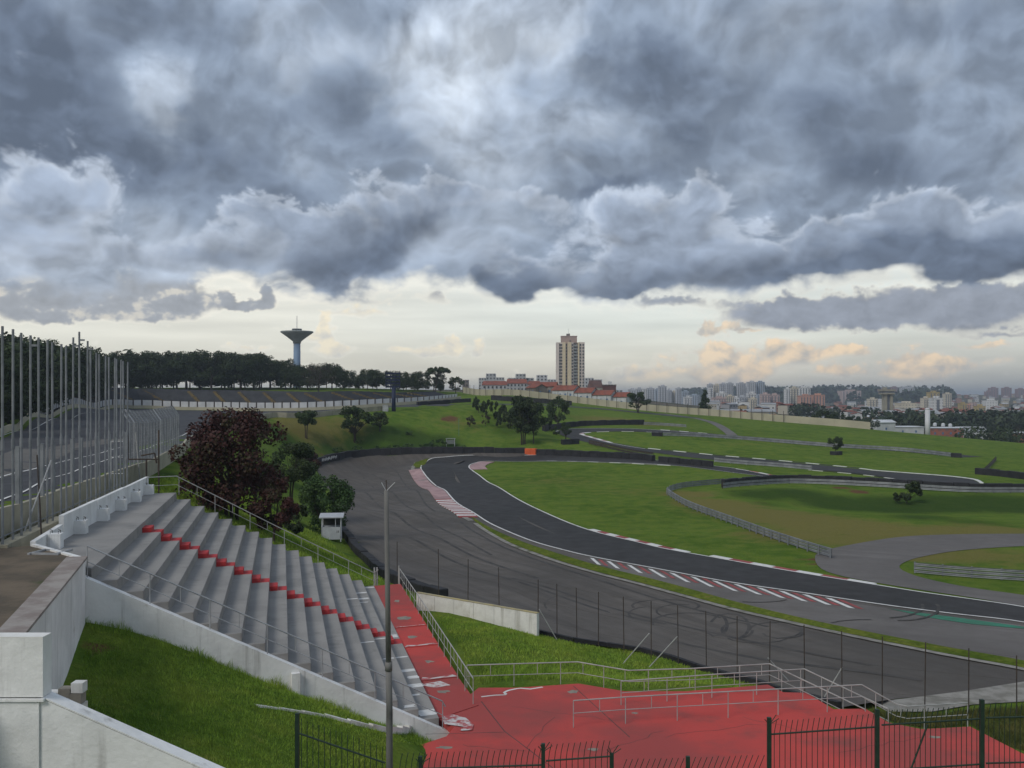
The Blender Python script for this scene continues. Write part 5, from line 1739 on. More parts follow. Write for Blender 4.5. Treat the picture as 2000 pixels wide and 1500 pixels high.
def make_tree(name, seed, m, shape='broad', n=2600, size=.05, nclump=26, trunk=.32, spread=.42, tr=.022, top=1.0, low=.42, squash=.8, lean=0.0, bark=BARK, stems=1):
    """unit-height tree: trunk mesh with limbs, crown mesh of leaf clumps"""
    r = random.Random(seed)
    cent, rad = [], []
    for k in range(nclump):
        a = r.uniform(0, 2 * math.pi)
        if shape == 'cone':
            z = low + (top - low) * (k + .5) / nclump
            w = spread * (1 - (z - low) / (top - low)) ** .8 + .02
            q = w * r.uniform(.3, .9)
            cent.append((q * math.cos(a), q * math.sin(a), z)); rad.append(.05 + w * .35)
            continue
        if shape == 'umbrella':
            q = spread * math.sqrt(r.random())
            z = top - .10 - .10 * (q / spread) ** 2 - r.uniform(0, .07)
            cent.append((q * math.cos(a) + lean * .5, q * math.sin(a), z)); rad.append(r.uniform(.055, .10))
            continue
        f = r.random()
        z = low + (top - .10 - low) * f
        env = math.sin(math.pi * (.16 + .74 * f)) ** .7
        q = spread * env * math.sqrt(r.uniform(.15, 1.0))
        cent.append((q * math.cos(a) + lean * f, q * math.sin(a), z)); rad.append(r.uniform(.075, .15) * (spread / .42) ** .5)
    mb = MB()
    for sidx in range(stems):
        bx = (sidx - (stems - 1) / 2) * .05
        fork = Vector((lean * .35 + bx * 1.6, r.uniform(-.02, .02), trunk))
        mb.tube([Vector((bx, 0, -.06)), Vector((bx + lean * .1, 0, trunk * .5)), fork], [tr * 1.25, tr, tr * .85], 7)
        for k in range(sidx, len(cent), max(1, len(cent) // (9 if shape != 'cone' else 6))):
            c = Vector(cent[k])
            mid = fork.lerp(c, .5) + Vector((r.uniform(-.03, .03), r.uniform(-.03, .03), .02))
            mb.tube([fork, mid, c], [tr * .55, tr * .35, tr * .12], 5)
    tm = mb.mesh(name + '_trunk')
    tm.materials.append(bark)
    V, Fq, ti = leaf_cloud(cent, rad, n, size, seed, squash)
    cm = arr_mesh(name + '_crown', V, Fq, [m], 4, {'tint': ti})
    return tm, cm


def plant(proto, label, cat, p, h, w=1.0, rz=None, group=None, name='tree', sink=.0):
    t = thing(name, label, cat, (p[0], p[1], p[2] - sink), group, rz if rz is not None else random.uniform(0, 6.28))
    sc = (h * w, h * w, h)
    link('trunk', proto[0], t, None, 0, sc)
    link('crown', proto[1], t, None, 0, sc)
    return t

BROAD = [make_tree('broad', 100 + k, LEAFD, n=4600, size=.034, nclump=36 + 3 * k, trunk=.26, spread=.44 + .03 * (k % 4), low=.12 + .07 * (k % 4), tr=.02) for k in range(7)]
# dark row behind the far stand
TL = [(0, 647), (35, 646), (62, 652), (90, 664), (125, 668), (165, 672), (190, 688), (215, 692), (250, 682), (300, 677), (340, 682), (365, 682), (395, 686), (420, 682), (460, 688), (500, 690), (530, 698), (560, 702), (600, 714), (625, 712), (650, 706), (680, 716), (716, 716), (745, 724), (775, 726), (800, 722), (830, 724), (862, 716), (888, 736)]
random.seed(21)
u = -60.0
row = 0
while u < 845:
    yb = float(np.interp(u, [-60, 0, 100, 200, 330, 860], [125, 165, 262, 352, 372, 385]))
    for k in range(2):
        uu = u + random.uniform(-9, 9) + k * 11
        Y = yb + 6 + k * 16 + random.uniform(0, 8)
        x = (uu - U0) / F * Y
        z = Tz(x, Y)
        vt = np.interp(uu, [q[0] for q in TL], [q[1] for q in TL]) + random.choice([-3, 0, 3, 7, 12, 17]) + random.uniform(-2, 3) + 3 * k
        h = CZ - (vt - VH) / F * Y - z
        zone = 'behind the bare poles' if uu < 252 else 'between the palm and the water tower' if uu < 580 else 'right of the water tower'
        plant(random.choice(BROAD), 'dark broad crowned tree in the %s row %s' % (('front', 'rear')[k], zone), 'tree', (x, Y, z), h, random.uniform(.85, 1.2), group='%s row trees %s' % (('front', 'rear')[k], zone))
    u += random.uniform(14, 24) if u > 150 else random.uniform(20, 28)
UMB = make_tree('umbrella', 7, LEAFD, 'umbrella', 2400, .04, 26, .62, .42, .016, lean=.25)
p = at(850, 762, 388); p.z = Tz(p.x, p.y)
plant(UMB, 'leaning flat topped tree at the right end of the tree row', 'tree', p, CZ + (VH - 713) / F * 388 - p.z, 1.0, 0.0)
ROUND = [make_tree('round', 300 + k, LEAFM, n=2600, size=.045, nclump=22, trunk=.2, spread=.46, low=.28, tr=.022, stems=2) for k in range(4)]
ROUNDD = [make_tree('roundd', 330 + k, LEAFD, n=2600, size=.045, nclump=22, trunk=.2, spread=.46, low=.26, tr=.022) for k in range(3)]
p = at(890, 766, 400); p.z = Tz(p.x, p.y)
plant(ROUNDD[0], 'round dark tree standing alone right of the tree row', 'tree', p, CZ + (VH - 735) / F * 400 - p.z, 1.0, .4)
BARE = make_tree('bare', 77, LEAFB, n=2600, size=.02, nclump=34, trunk=.3, spread=.5, low=.32, tr=.02, squash=.9)
p = at(622, 766, 372); p.z = Tz(p.x, p.y)
plant(BARE, 'brown nearly leafless tree in the row below the water tower', 'tree', p, CZ + (VH - 708) / F * 372 - p.z, 1.05, 1.0)
# palm
pt_ = at(250, 766, 392); pt_.z = Tz(pt_.x, pt_.y)
pm_ = thing('palm_tree', 'single palm rising above the tree row on the left', 'palm', pt_)
ph = CZ + (VH - 684) / F * 392 - pt_.z
MB().tube([pt_, pt_ + Vector((.3, 0, ph * .6)), pt_ + Vector((.1, 0, ph))], [.25, .18, .15], 7).build('trunk', BARK, pm_)
for k in range(14):
    a = 2 * math.pi * k / 14
    r_ = random.uniform(1.8, 2.6)
    el_ = random.uniform(-.1, .8)
    mb = MB()
    pts = [pt_ + Vector((.1 + math.cos(a) * r_ * f, math.sin(a) * r_ * f, ph + el_ * r_ * f - .55 * r_ * f * f)) for f in (0, .25, .5, .75, 1.0)]
    sd = Vector((-math.sin(a), math.cos(a), 0))
    vs, fs = [], []
    for i, q in enumerate(pts):
        w_ = (.08, .32, .36, .26, .03)[i]
        vs += [q - sd * w_ - Vector((0, 0, w_ * .7)), q, q + sd * w_ - Vector((0, 0, w_ * .7))]
    for i in range(4):
        fs += [(3 * i, 3 * i + 1, 3 * i + 4, 3 * i + 3), (3 * i + 1, 3 * i + 2, 3 * i + 5, 3 * i + 4)]
    mb.add(vs, fs)
    mb.build('frond', LEAFD, pm_)

def gtree(proto, label, u, vb, vt, w=1.0, rz=None, cat='tree', name='tree', Y=None, group=None):
    p = G(u, vb) if Y is None else at(u, vb, Y)
    h = (vb - vt) / F * p.y
    return plant(proto, label, cat, p, h, w, rz, group, name)
# trees on the bank
SL = make_tree('slender', 41, LEAFM, n=3200, size=.045, nclump=20, trunk=.42, spread=.42, low=.5, tr=.018, stems=2)
gtree(SL, 'slender small tree standing left on the grass bank', 598, 856, 799, 1.0, .3)
gtree(ROUND[0], 'full round tree with several stems on the grass bank', 693, 862, 789, .95, 1.2)
gtree(ROUND[1], 'low spreading tree right of the round tree on the bank', 742, 842, 803, 1.15, 2.0)
BIG = make_tree('bigtree', 43, LEAFD, n=5200, size=.036, nclump=34, trunk=.30, spread=.37, low=.30, tr=.017, stems=3)
gtree(BIG, 'tall dark tree on bare stems behind the orange barrier', 1022, 868, 769, .78, .5)
gtree(BROAD[2], 'slimmer dark tree leaning against the tall dark tree', 1042, 866, 782, .62, 2.2)
gtree(ROUND[2], 'grey green tree on the slope right of the tall dark tree', 1090, 838, 771, .75, .9)
gtree(ROUND[3], 'thin small tree beside the upper hairpin tyre wall', 1105, 858, 824, .75, 2.4)
BUSHD = [make_tree('bushd', 500 + k, LEAFD, n=1500, size=.08, nclump=14, trunk=.12, spread=.60, low=.16, tr=.02, squash=.85) for k in range(3)]
BUSHB = make_tree('bushb', 510, LEAFB, n=1300, size=.05, nclump=14, trunk=.15, spread=.52, low=.2, tr=.02)
for k, (u, vb, vt) in enumerate([(935, 806, 776), (950, 812, 780), (965, 820, 783), (982, 828, 788), (1000, 838, 795), (930, 793, 774), (972, 834, 806), (1070, 840, 815), (1085, 850, 832)]):
    gtree(BUSHD[k % 3], 'dark shrub in the thicket running down behind the bank', u, vb, vt, random.uniform(.55, .8), None, 'shrub', 'shrub', group='thicket shrubs behind the bank')
gtree(BUSHB, 'brown bare bush on the grass bank below the crest', 917, 834, 810, 1.0, 1.0, 'shrub', 'shrub')
gtree(BUSHB, 'second brown bush right of the first on the bank', 948, 832, 806, .7, 2.0, 'shrub', 'shrub')
BUSHL = [make_tree('bushl', 520 + k, LEAFG, n=1500, size=.08, nclump=14, trunk=.1, spread=.62, low=.12, tr=.015, squash=.8) for k in range(3)]
for k, (u, vb, vt) in enumerate([(660, 884, 873), (700, 883, 870), (740, 882, 868), (770, 880, 868), (800, 879, 866), (830, 878, 863), (855, 877, 856), (905, 877, 869), (700, 866, 858), (800, 850, 842)]):
    gtree(BUSHL[k % 3], 'low green shrub along the foot of the bank behind the tyre barrier', u, vb, vt, random.uniform(1.2, 1.9), None, 'shrub', 'shrub', group='shrubs at the foot of the bank')
# ridge and infield trees
gtree(ROUND[0], 'open grey green tree against the cream ridge wall', 1246, 806, 763, 1.1, 2.6)
gtree(BUSHD[1], 'small dark shrub leaning over the ridge wall', 1451, 817, 799, .9, .3, 'shrub', 'shrub')
CON = make_tree('conifer', 61, LEAFD, 'cone', 2600, .05, 34, .9, .30, .018, low=.06)
gtree(CON, 'dark pointed conifer behind the ridge wall', 1377, 806, 762, 1.0, 0, Y=400)
gtree(ROUNDD[1], 'lone small tree growing from a ring of tyres on the infield', 1632, 884, 850, .95, .8)
gtree(BUSHD[0], 'dark bushy tree on the bank below the black fence', 1771, 983, 937, 1.0, .9)
for k, (u, vb, vt, Y) in enumerate([(1608, 838, 800, 372), (1632, 842, 803, 380), (1655, 842, 812, 368), (1590, 832, 810, 372), (1700, 852, 815, 400), (1575, 832, 812, 380)]):
    gtree(ROUNDD[k % 3], 'dark tree in the clump just behind the ridge crest', u, vb, vt, 1.05, None, Y=Y, group='dark trees behind the ridge crest')

# near trees on the bank by the stand
RED = make_tree('redleaf', 71, LEAFR, n=12500, size=.027, nclump=64, trunk=.22, spread=.50, low=.16, tr=.016, squash=.9, stems=3)
gtree(RED, 'large purple leaved tree behind the far end of the grandstand', 452, 1012, 793, .98, .6)
RED2 = make_tree('redleaf2', 73, LEAFR, n=7000, size=.032, nclump=26, trunk=.2, spread=.40, low=.18, tr=.016, stems=2)
gtree(RED2, 'smaller purple tree half hidden at the foot of the large one', 535, 1060, 925, .85, 1.9)
MIXT = make_tree('mixtree', 79, LEAFD, n=9000, size=.026, nclump=30, trunk=.35, spread=.5, low=.42, tr=.014, stems=2, lean=.12)
gtree(MIXT, 'dark green tree with thin crooked stems between purple tree and bush', 568, 985, 862, .95, 5.6)
gtree(RED2, 'small reddish tree above the round bush', 600, 945, 868, .9, 4.0)
BUSH = make_tree('bush', 83, LEAFG, n=12000, size=.032, nclump=60, trunk=.1, spread=.56, low=.14, tr=.014, squash=.9)
YB = bp.y + 4.6
xb = (633 - U0) / F * YB
plant(BUSH, 'dense round green bush behind the marshal booth', 'bush', (xb, YB, Tz(xb, YB) - .2), CZ - (926 - VH) / F * YB - Tz(xb, YB) + .2, .84, .7, None, 'bush')
gtree(BUSHD[2], 'dark low shrub in the shade left of the round bush', 578, 1045, 985, 1.0, .7, 'shrub', 'shrub')

# ------------------------------------------------------------------ water tower
wt_ = at(580, 766, 620); wt_.z = Tz(wt_.x, wt_.y)
wt = thing('water_tower', 'funnel shaped water tower on a blue shaft above the trees', 'water tower', wt_)
k_ = 620 / F
zt = lambda v: CZ + (VH - v) * k_ - wt_.z
WTB = mat('tower_blue', (.16, .25, .38), (.24, .32, .42), .15, .7, stretch=(1, 1, .15), c3=(.34, .35, .32), s3=.12)
WTG = mat('tower_concrete', (.30, .33, .32), (.23, .255, .25), .12, .85, streak=(.4, .4, (.08, .09, .085)))
MB().lathe(wt_, [(7 * k_, -3), (6.6 * k_, zt(668))], 24).build('shaft', WTB, wt, True)
MB().lathe(wt_, [(7.4 * k_, zt(671)), (8 * k_, zt(667)), (20 * k_, zt(657.5)), (31.5 * k_, zt(649.5)), (32 * k_, zt(648)), (30.5 * k_, zt(647)), (8.6 * k_, zt(646))], 36).build('funnel', WTG, wt, True)
dr = MB().lathe(wt_, [(9 * k_, zt(646.2)), (9 * k_, zt(643.0)), (9.6 * k_, zt(642.8)), (9.6 * k_, zt(642))], 24).build('lantern', mat('tower_pale', (.40, .42, .42), (.32, .34, .34), .3, .8), wt, True)
for k in range(12):
    a = 2 * math.pi * k / 12
    MB().box((wt_.x + 9.05 * k_ * math.cos(a), wt_.y + 9.05 * k_ * math.sin(a), wt_.z + zt(645.6)), (.3, .9, .75), a).build('window', GLASS, dr)
MB().tube([wt_ + Vector((0, 0, zt(642))), wt_ + Vector((0, 0, zt(617)))], .18, 6).build('mast', STEEL, wt)

# ------------------------------------------------------------------ buildings behind the ridge
def facade(name, c, dark=(.10, .11, .13), px=3.0, pz=2.8, amt=.5, fx=(.28, .72), fz=(.30, .72)):
    m = bpy.data.materials.new(name)
    m.use_nodes = True
    t = m.node_tree
    n = NT(t)
    b = t.nodes['Principled BSDF']
    b.inputs['Roughness'].default_value = .85
    b.inputs['Specular IOR Level'].default_value = .2
    x, y, z = n.sep(n.node('ShaderNodeTexCoord').outputs['Object'])
    def band(v, p, lo, hi):
        f = n.m('FRACT', n.m('DIVIDE', v, p))
        return n.m('MULTIPLY', n.m('GREATER_THAN', f, lo), n.m('LESS_THAN', f, hi))
    w = n.m('MULTIPLY', band(n.m('ADD', n.m('ADD', x, y), 300.0), px, *fx), band(n.m('ADD', z, 300.0), pz, *fz))
    pos = n.node('ShaderNodeNewGeometry').outputs['Position']
    base = n.mix(n.step(n.noise(n.vm('MULTIPLY', pos, (1, 1, .2)), .12, 4, .6), .35, .7), c, tuple(k * .82 for k in c))
    n.put(b.inputs['Base Color'], n.mix(n.m('MULTIPLY', w, amt), base, dark))
    MATS[name] = m
    return m
FC = {'grey': facade('facade_grey', (.52, .54, .57)), 'blue': facade('facade_blue', (.38, .44, .51)), 'white': facade('facade_white', (.68, .68, .67)), 'cream': facade('facade_cream', (.64, .58, .46)),
      'pink': facade('facade_pink', (.54, .41, .38)), 'salmon': facade('facade_salmon', (.58, .32, .24)), 'yellow': facade('facade_yellow', (.46, .36, .16)), 'maroon': facade('facade_maroon', (.32, .22, .23)), 'brick': facade('facade_brick', (.33, .13, .09))}
ROOFR = mat('terracotta_roof', (.26, .085, .055), (.18, .066, .048), .5, .9)
ROOFG = mat('grey_sheet_roof', (.36, .37, .38), (.26, .27, .28), .2, .7)
ROOFW = mat('pale_sheet_roof', (.58, .60, .61), (.46, .48, .50), .2, .6)
PLAST = mat('pale_plaster', (.52, .53, .54), (.42, .43, .44), .4, .85)
PLASTB = mat('blue_trim', (.10, .18, .30), (.08, .14, .24), 1, .8)
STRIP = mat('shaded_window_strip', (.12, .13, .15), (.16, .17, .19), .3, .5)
BEIGE = mat('tower_beige', (.68, .57, .38), (.62, .52, .35), .2, .85)
BEIGEL = mat('tower_pale_pink', (.68, .60, .53), (.62, .55, .48), .2, .85)
BROWN = mat('tower_brown', (.42, .31, .26), (.37, .27, .23), .2, .85)
CONCG = mat('raw_concrete', (.20, .175, .155), (.14, .12, .11), .3, .9)

def base_at(u, Y):
    x = (u - U0) / F * Y
    return Vector((x, Y, Tz(x, Y)))

def tower(label, u0, u1, vt, Y, col, strips=3, cap=True, name='apartment_tower', cat='building', group=None, depth=None):
    k = Y / F
    c = base_at((u0 + u1) / 2, Y)
    w = (u1 - u0) * k
    h = CZ - (vt - VH) * k - c.z
    if h < 3:
        h = 3.0
    d = depth or max(w * .8, 10)
    t = thing(name, label, cat, c, group)
    MB().box((c.x, c.y + d / 2, c.z - 6), (w, d, h + 6)).build('wall', FC[col], t)
    for i in range(strips):
        x = c.x - w / 2 + w * (i + .5) / strips
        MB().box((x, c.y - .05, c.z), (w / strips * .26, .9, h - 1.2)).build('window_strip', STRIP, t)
    if cap:
        MB().box((c.x + w * .05, c.y + d / 2, c.z + h), (w * .42, d * .5, max(2.2, 2.4 * k))).build('roof_block', FC[col], t)
        MB().box((c.x, c.y + d / 2, c.z + h - .1), (w + .5, d + .5, .6)).build('parapet', FC[col], t)
    return t

# tall beige tower
tb = base_at(1114.5, 900)
tt = thing('tall_apartment_tower', 'tall beige apartment tower with balconies rising above the ridge houses', 'building', tb)
k9 = 900 / F
x9 = lambda u: (u - U0) * k9
z9 = lambda v: CZ - (v - VH) * k9
zb = tb.z - 4
def slab9(u0, u1, v0, y0, y1, m, name):
    return MB().box(((x9(u0) + x9(u1)) / 2, 900 + (y0 + y1) / 2, zb), (x9(u1) - x9(u0), y1 - y0, z9(v0) - zb)).build(name, m, tt)
slab9(1087, 1092, 668.6, -.2, 14, BEIGEL, 'wall')
slab9(1092.05, 1098.6, 668.7, 1.4, 14, BEIGEL, 'recess_wall')
slab9(1098.65, 1104.6, 668.4, -.4, 14, BEIGE, 'wall')
slab9(1104.65, 1108.4, 669, 1.6, 14, BROWN, 'recess_wall')
slab9(1108.45, 1116.0, 668.2, -.8, 14, BEIGE, 'wall')
slab9(1116.05, 1120.2, 668.6, .3, 14, BEIGEL, 'wall')
slab9(1120.25, 1128.6, 668.7, 2.2, 14, CONCG, 'balcony_recess')
slab9(1128.65, 1131.5, 668.4, -.6, 14, BEIGE, 'wall')
slab9(1131.55, 1142, 668.2, .2, 14, BEIGEL, 'wall')
cr = MB().box((x9(1111.8), 906.5, z9(669.3)), (x9(1127) - x9(1096.2), 10, z9(657.2) - z9(669.3))).build('crown', BROWN, tt)
MB().box((x9(1111.8), 906.5, z9(657.2)), (x9(1127.6) - x9(1095.6), 10.6, .7)).build('crown_parapet', BROWN, tt)
for du, w_, h_ in ((-2, 2.0, 2.2), (.5, 1.6, 1.6), (1.6, 1.0, 2.4)):
    MB().box((x9(1111 + du), 905, z9(656.9) + .4), (w_, w_, h_)).build('roof_plant', CONCG, cr)
MB().tube([Vector((x9(1111), 905, z9(657))), Vector((x9(1111), 905, z9(641)))], .12, 5).build('mast', STEEL, cr)
MB().box((x9(1114), 901.4, z9(666.8)), (x9(1116.5) - x9(1113), .3, .9)).build('crown_vent', GLASS, cr)
wm = MB()
wm.box((0, 0, 0), (1.25, .35, 1.75), mi=0)
for sx in (-.72, .72):
    wm.box((sx, -.06, -.1), (.16, .36, 1.95), mi=1)
wm.box((0, -.06, 1.76), (1.27, .36, .14), mi=1)
wm.box((0, -.1, -.16), (1.5, .42, .15), mi=1)
wme = wm.mesh('window')
wme.materials.append(GLASS); wme.materials.append(BEIGEL)
wme.polygons.foreach_set('material_index', wm.mi)
bm_ = MB()
bm_.box((0, 0, 0), (x9(1128.4) - x9(1120.5), .12, 1.05), mi=0)
bm_.box((0, 1.1, -.25), (x9(1128.4) - x9(1120.5), 2.3, .24), mi=0)
bme = bm_.mesh('balcony'); bme.materials.append(mat('balcony_rail', (.30, .31, .29), (.24, .25, .24), 1, .7))
NF = 15
for fl in range(NF):
    z = z9(763) + (z9(671) - z9(763)) * (fl + .28) / NF
    for u, y in ((1094, 1.3), (1097, 1.3), (1106.5, 1.5), (1118, .2), (1133.6, .1), (1139, .1)):
        link('window', wme, tt, Vector((x9(u), 900 + y, z)) - tb)
    link('balcony', bme, tt, Vector((x9(1124.4), 900.2, z - .3)) - tb)
    link('window', wme, tt, Vector((x9(1124.4), 902.1, z)) - tb)

# middle distance blocks
def block(label, u0, u1, vt, Y, m, roof=None, cols=3, rows=3, vb=None, gable=0.0, cat='building', name='apartment_block', win=True):
    k = Y / F
    c = base_at((u0 + u1) / 2, Y)
    w = (u1 - u0) * k
    h = max(3.0, CZ - (vt - VH) * k - c.z)
    t = thing(name, label, cat, c)
    d = max(8, w * .6)
    MB().box((c.x, c.y + d / 2, c.z - 4), (w, d, h + 4)).build('wall', m, t)
    if roof is not None:
        if gable:
            mb = MB()
            vs = [Vector((c.x - w / 2 - .4, c.y - .4, c.z + h)), Vector((c.x + w / 2 + .4, c.y - .4, c.z + h)), Vector((c.x + w / 2 + .4, c.y + d + .4, c.z + h)), Vector((c.x - w / 2 - .4, c.y + d + .4, c.z + h)), Vector((c.x - w / 2 + .6, c.y + d / 2, c.z + h + gable)), Vector((c.x + w / 2 - .6, c.y + d / 2, c.z + h + gable))]
            mb.add(vs, [(0, 1, 5, 4), (2, 3, 4, 5), (1, 2, 5), (3, 0, 4), (3, 2, 1, 0)])
            mb.build('roof', roof, t)
        else:
            MB().box((c.x, c.y + d / 2, c.z + h), (w + .7, d + .7, .5)).build('roof', roof, t)
    if win:
        wh = max(1.2, h / rows * .42)
        me = MB().box((0, 0, 0), (w / cols * .42, .3, wh)).mesh('window')
        me.materials.append(GLASS)
        for i in range(cols):
            for j in range(rows):
                link('window', me, t, Vector((-w / 2 + w * (i + .5) / cols, -.06, h * (j + .35) / rows)))
    return t
LGREY = mat('pale_grey_render', (.44, .45, .45), (.36, .37, .37), .2, .85)
block('pale low block at the left end of the ridge skyline', 935, 950, 738, 820, LGREY, None, 3, 4)
block('pale block with a taller stair head at the left of the skyline', 949, 968.5, 729.5, 840, LGREY, None, 3, 5)
block('pale low wing right of the stair head block', 969, 985, 737, 830, LGREY, None, 3, 4)
block('small dark block beside the lone round tree', 904, 915, 742, 700, CONCG, None, 2, 3)
block('long grey block with a red roof on the ridge', 942, 990, 752, 620, LGREY, ROOFR, 6, 2, gable=2.6)
block('grey block with stair head left of the tall tower', 1007, 1027, 730, 840, LGREY, None, 3, 5)
block('pale wing behind the red roofed block', 992, 1043, 738, 850, LGREY, None, 6, 4)
block('wide grey apartment block with dark windows and red roof', 989, 1030, 749, 640, LGREY, ROOFR, 6, 3, gable=3.0)
block('narrow striped apartment block right of the wide grey one', 1031, 1056, 751, 640, PLAST, ROOFR, 4, 3, gable=2.4)
block('white block with maroon stripes left of the tall tower', 1048, 1069, 732.5, 860, PLAST, None, 3, 5)
block('low white block touching the left side of the tall tower', 1069.5, 1086.5, 741, 840, PLAST, None, 3, 4)
block('white block with purple stripes right of the tall tower', 1142.6, 1160, 738, 850, PLAST, None, 3, 5)
block('lower white block next to the purple striped one', 1160.5, 1176, 741, 850, PLAST, None, 3, 4)
block('cream block with a brown pitched roof behind the houses', 1150, 1177, 757, 560, mat('old_cream', (.42, .38, .30), (.34, .31, .25), .3, .9), mat('brown_roof', (.13, .075, .065), (.09, .055, .05), .5, .9), 4, 2, gable=4.2)
block('pale blue grey block beyond the concrete frame', 1203, 1216, 762, 900, LGREY, None, 2, 3)
block('low pale block behind the ridge tree', 1216, 1229, 768, 900, PLAST, None, 2, 2)
# unfinished concrete frame
uf = base_at(1190, 560)
ut = thing('unfinished_building', 'unfinished concrete frame building with open floors', 'building', uf)
k5 = 560 / F
hT = CZ - (751 - VH) * k5 - uf.z
for i in range(5):
    for j in range(2):
        MB().box((uf.x - 3.6 + i * 1.8, uf.y + j * 5, uf.z - 2), (.35, .35, hT + 2)).build('column', CONCG, ut)
for f in (.25, .5, .72, .97):
    MB().box((uf.x, uf.y + 2.5, uf.z + hT * f), (8.2, 6.4, .3)).build('floor_slab', CONCG, ut)
MB().box((uf.x, uf.y + 2.6, uf.z + hT * .73), (7.6, 5.6, hT * .23)).build('brick_infill', mat('dark_brick', (.14, .065, .055), (.10, .05, .045), 1, .9), ut)
MB().box((uf.x + .6, uf.y + 2.8, uf.z + hT + .15), (2.0, 1.6, 1.6)).build('roof_tank', ROOFW, ut)

def house(label, u, Y, L, W, H, rz, wall, roof, rise=1.5, win=3, chim=False, lift_=0.0):
    c = base_at(u, Y)
    c.z += lift_
    t = thing('house', label, 'house', c, None, rz)
    MB().box((0, 0, -2.5), (L, W, H + 2.5)).build('wall', wall, t, local=True)
    mb = MB()
    mb.add([(L / 2 - .02, -W / 2, H), (L / 2 - .02, W / 2, H), (L / 2 - .02, 0, H + rise), (-L / 2 + .02, -W / 2, H), (-L / 2 + .02, W / 2, H), (-L / 2 + .02, 0, H + rise)], [(0, 1, 2), (4, 3, 5), (0, 2, 5, 3), (1, 4, 5, 2)])
    mb.build('gable', wall, t, local=True)
    mb = MB()
    for s in (-1, 1):
        e = .35
        y0, y1 = s * (W / 2 + e), 0
        z0 = H - e * rise / (W / 2)
        mb.hexa([Vector((-L / 2 - e, y0, z0 + .02)), Vector((L / 2 + e, y0, z0 + .02)), Vector((L / 2 + e, y1, H + rise + .02)), Vector((-L / 2 - e, y1, H + rise + .02))], [Vector((-L / 2 - e, y0, z0 + .16)), Vector((L / 2 + e, y0, z0 + .16)), Vector((L / 2 + e, y1, H + rise + .16)), Vector((-L / 2 - e, y1, H + rise + .16))])
    mb.build('roof', roof, t, local=True)
    for i in range(win):
        x = -L / 2 + L * (i + .6) / (win + .2)
        MB().box((x, -W / 2 - .02, H * .42), (.8, .12, .95)).build('window', PLASTB, t, local=True)
    MB().box((L / 2 + .02, -.6, .15), (.12, .95, 2.05)).build('door', PLASTB, t, local=True)
    return t
house('white gabled house with red tiles, leftmost of the ridge row', 1107, 425, 11, 6.0, 4.2, R(-38), PLAST, ROOFR, 1.9, 4)
house('white gabled house with blue windows in the middle of the ridge row', 1142, 420, 10, 6.0, 4.2, R(-36), PLAST, ROOFR, 1.9, 3)
house('white gabled house lower down the ridge row', 1180, 415, 9.5, 5.6, 4.4, R(-36), PLAST, ROOFR, 1.8, 3)
house('rightmost small white gabled house beside the ridge tree', 1212, 412, 8.5, 5.2, 4.6, R(-36), PLAST, ROOFR, 1.7, 2)
house('old house with an orange roof behind the white row', 1066, 445, 10, 7, 4.4, R(-12), mat('dull_plaster', (.28, .25, .22), (.22, .20, .18), .5, .9), ROOFR, 1.8, 2)
house('low dark house left of the white row', 1048, 440, 8, 6, 3.6, R(-60), CONCG, ROOFR, 1.5, 2)
house('orange brick house just behind the ridge wall', 1422, 440, 15, 8, 3.6, R(-6), mat('orange_brick', (.40, .13, .07), (.30, .10, .06), 2, .9), ROOFR, .9, 3)
house('second brick house further down behind the ridge wall', 1483, 440, 14, 8, 3.0, R(-10), MATS['orange_brick'], ROOFR, 1.3, 2)
house('long dull shed with a grey roof behind the ridge conifer', 1440, 640, 46, 12, 3.2, R(2), mat('dull_shed', (.30, .28, .22), (.25, .23, .18), .2, .9), ROOFG, 1.5, 7)
house('long grey roofed shed beyond the ridge wall', 1548, 470, 34, 11, 3.0, R(-4), PLAST, ROOFG, 1.2, 4)
house('white shed with a bright roof beyond the grass crest', 1722, 430, 9, 6.5, 5.4, R(14), PLAST, ROOFW, 1.0, 1)
house('wide white flat shed beyond the grass crest', 1770, 440, 12.5, 8, 4.0, R(-3), PLAST, ROOFW, .4, 2)
house('long red brick school with a white roof edge', 1842, 440, 14, 9, 4.6, R(-4), FC['brick'], ROOFW, .35, 4)
house('grey roofed hall right of the red brick school', 1893, 450, 12, 9, 3.6, R(0), PLAST, ROOFG, 1.8, 2)
house('brick house at the right edge beyond the crest', 1978, 430, 9, 8, 4.2, R(8), FC['brick'], ROOFG, .5, 2)
for k, u in enumerate((1826, 1842, 1856)):
    q = base_at(u, 446)
    tk = thing('roof_tank', 'small white water tank on the brick school roof, ' + ('left one', 'middle one', 'right one')[k], 'tank', (q.x, q.y, q.z + 5.2))
    MB().lathe((q.x, q.y, q.z + 5.0), [(.75, 0), (.85, .2), (.75, 1.3), (.3, 1.6)], 12).build('tank_body', ROOFW, tk)
# white cylinder tank and the concrete water tower
ct = base_at(1811.5, 345)
cyl = thing('white_water_tank', 'tall slim white cylindrical water tank on the grass crest', 'tank', ct)
kk_ = 345 / F
hC = CZ - (798 - VH) * kk_ - ct.z
MB().lathe(ct, [(4.7 * kk_, -2), (4.7 * kk_, hC - .3)], 20).build('shell', mat('tank_white', (.60, .60, .63), (.52, .52, .55), .3, .5), cyl, True)
MB().lathe(ct, [(4.9 * kk_, hC - .3), (4.9 * kk_, hC - .02), (.3, hC + .25)], 20).build('lid', MATS['tank_white'], cyl, True)
MB().tube([Vector((ct.x + 5.0 * kk_, ct.y - .1, ct.z)), Vector((ct.x + 5.0 * kk_, ct.y - .1, ct.z + hC))], .06, 5).build('ladder', STEEL, cyl)
w2 = base_at(1735, 760)
w2t = thing('concrete_water_tower', 'square concrete water tower with a flat mushroom head in the valley', 'water tower', w2)
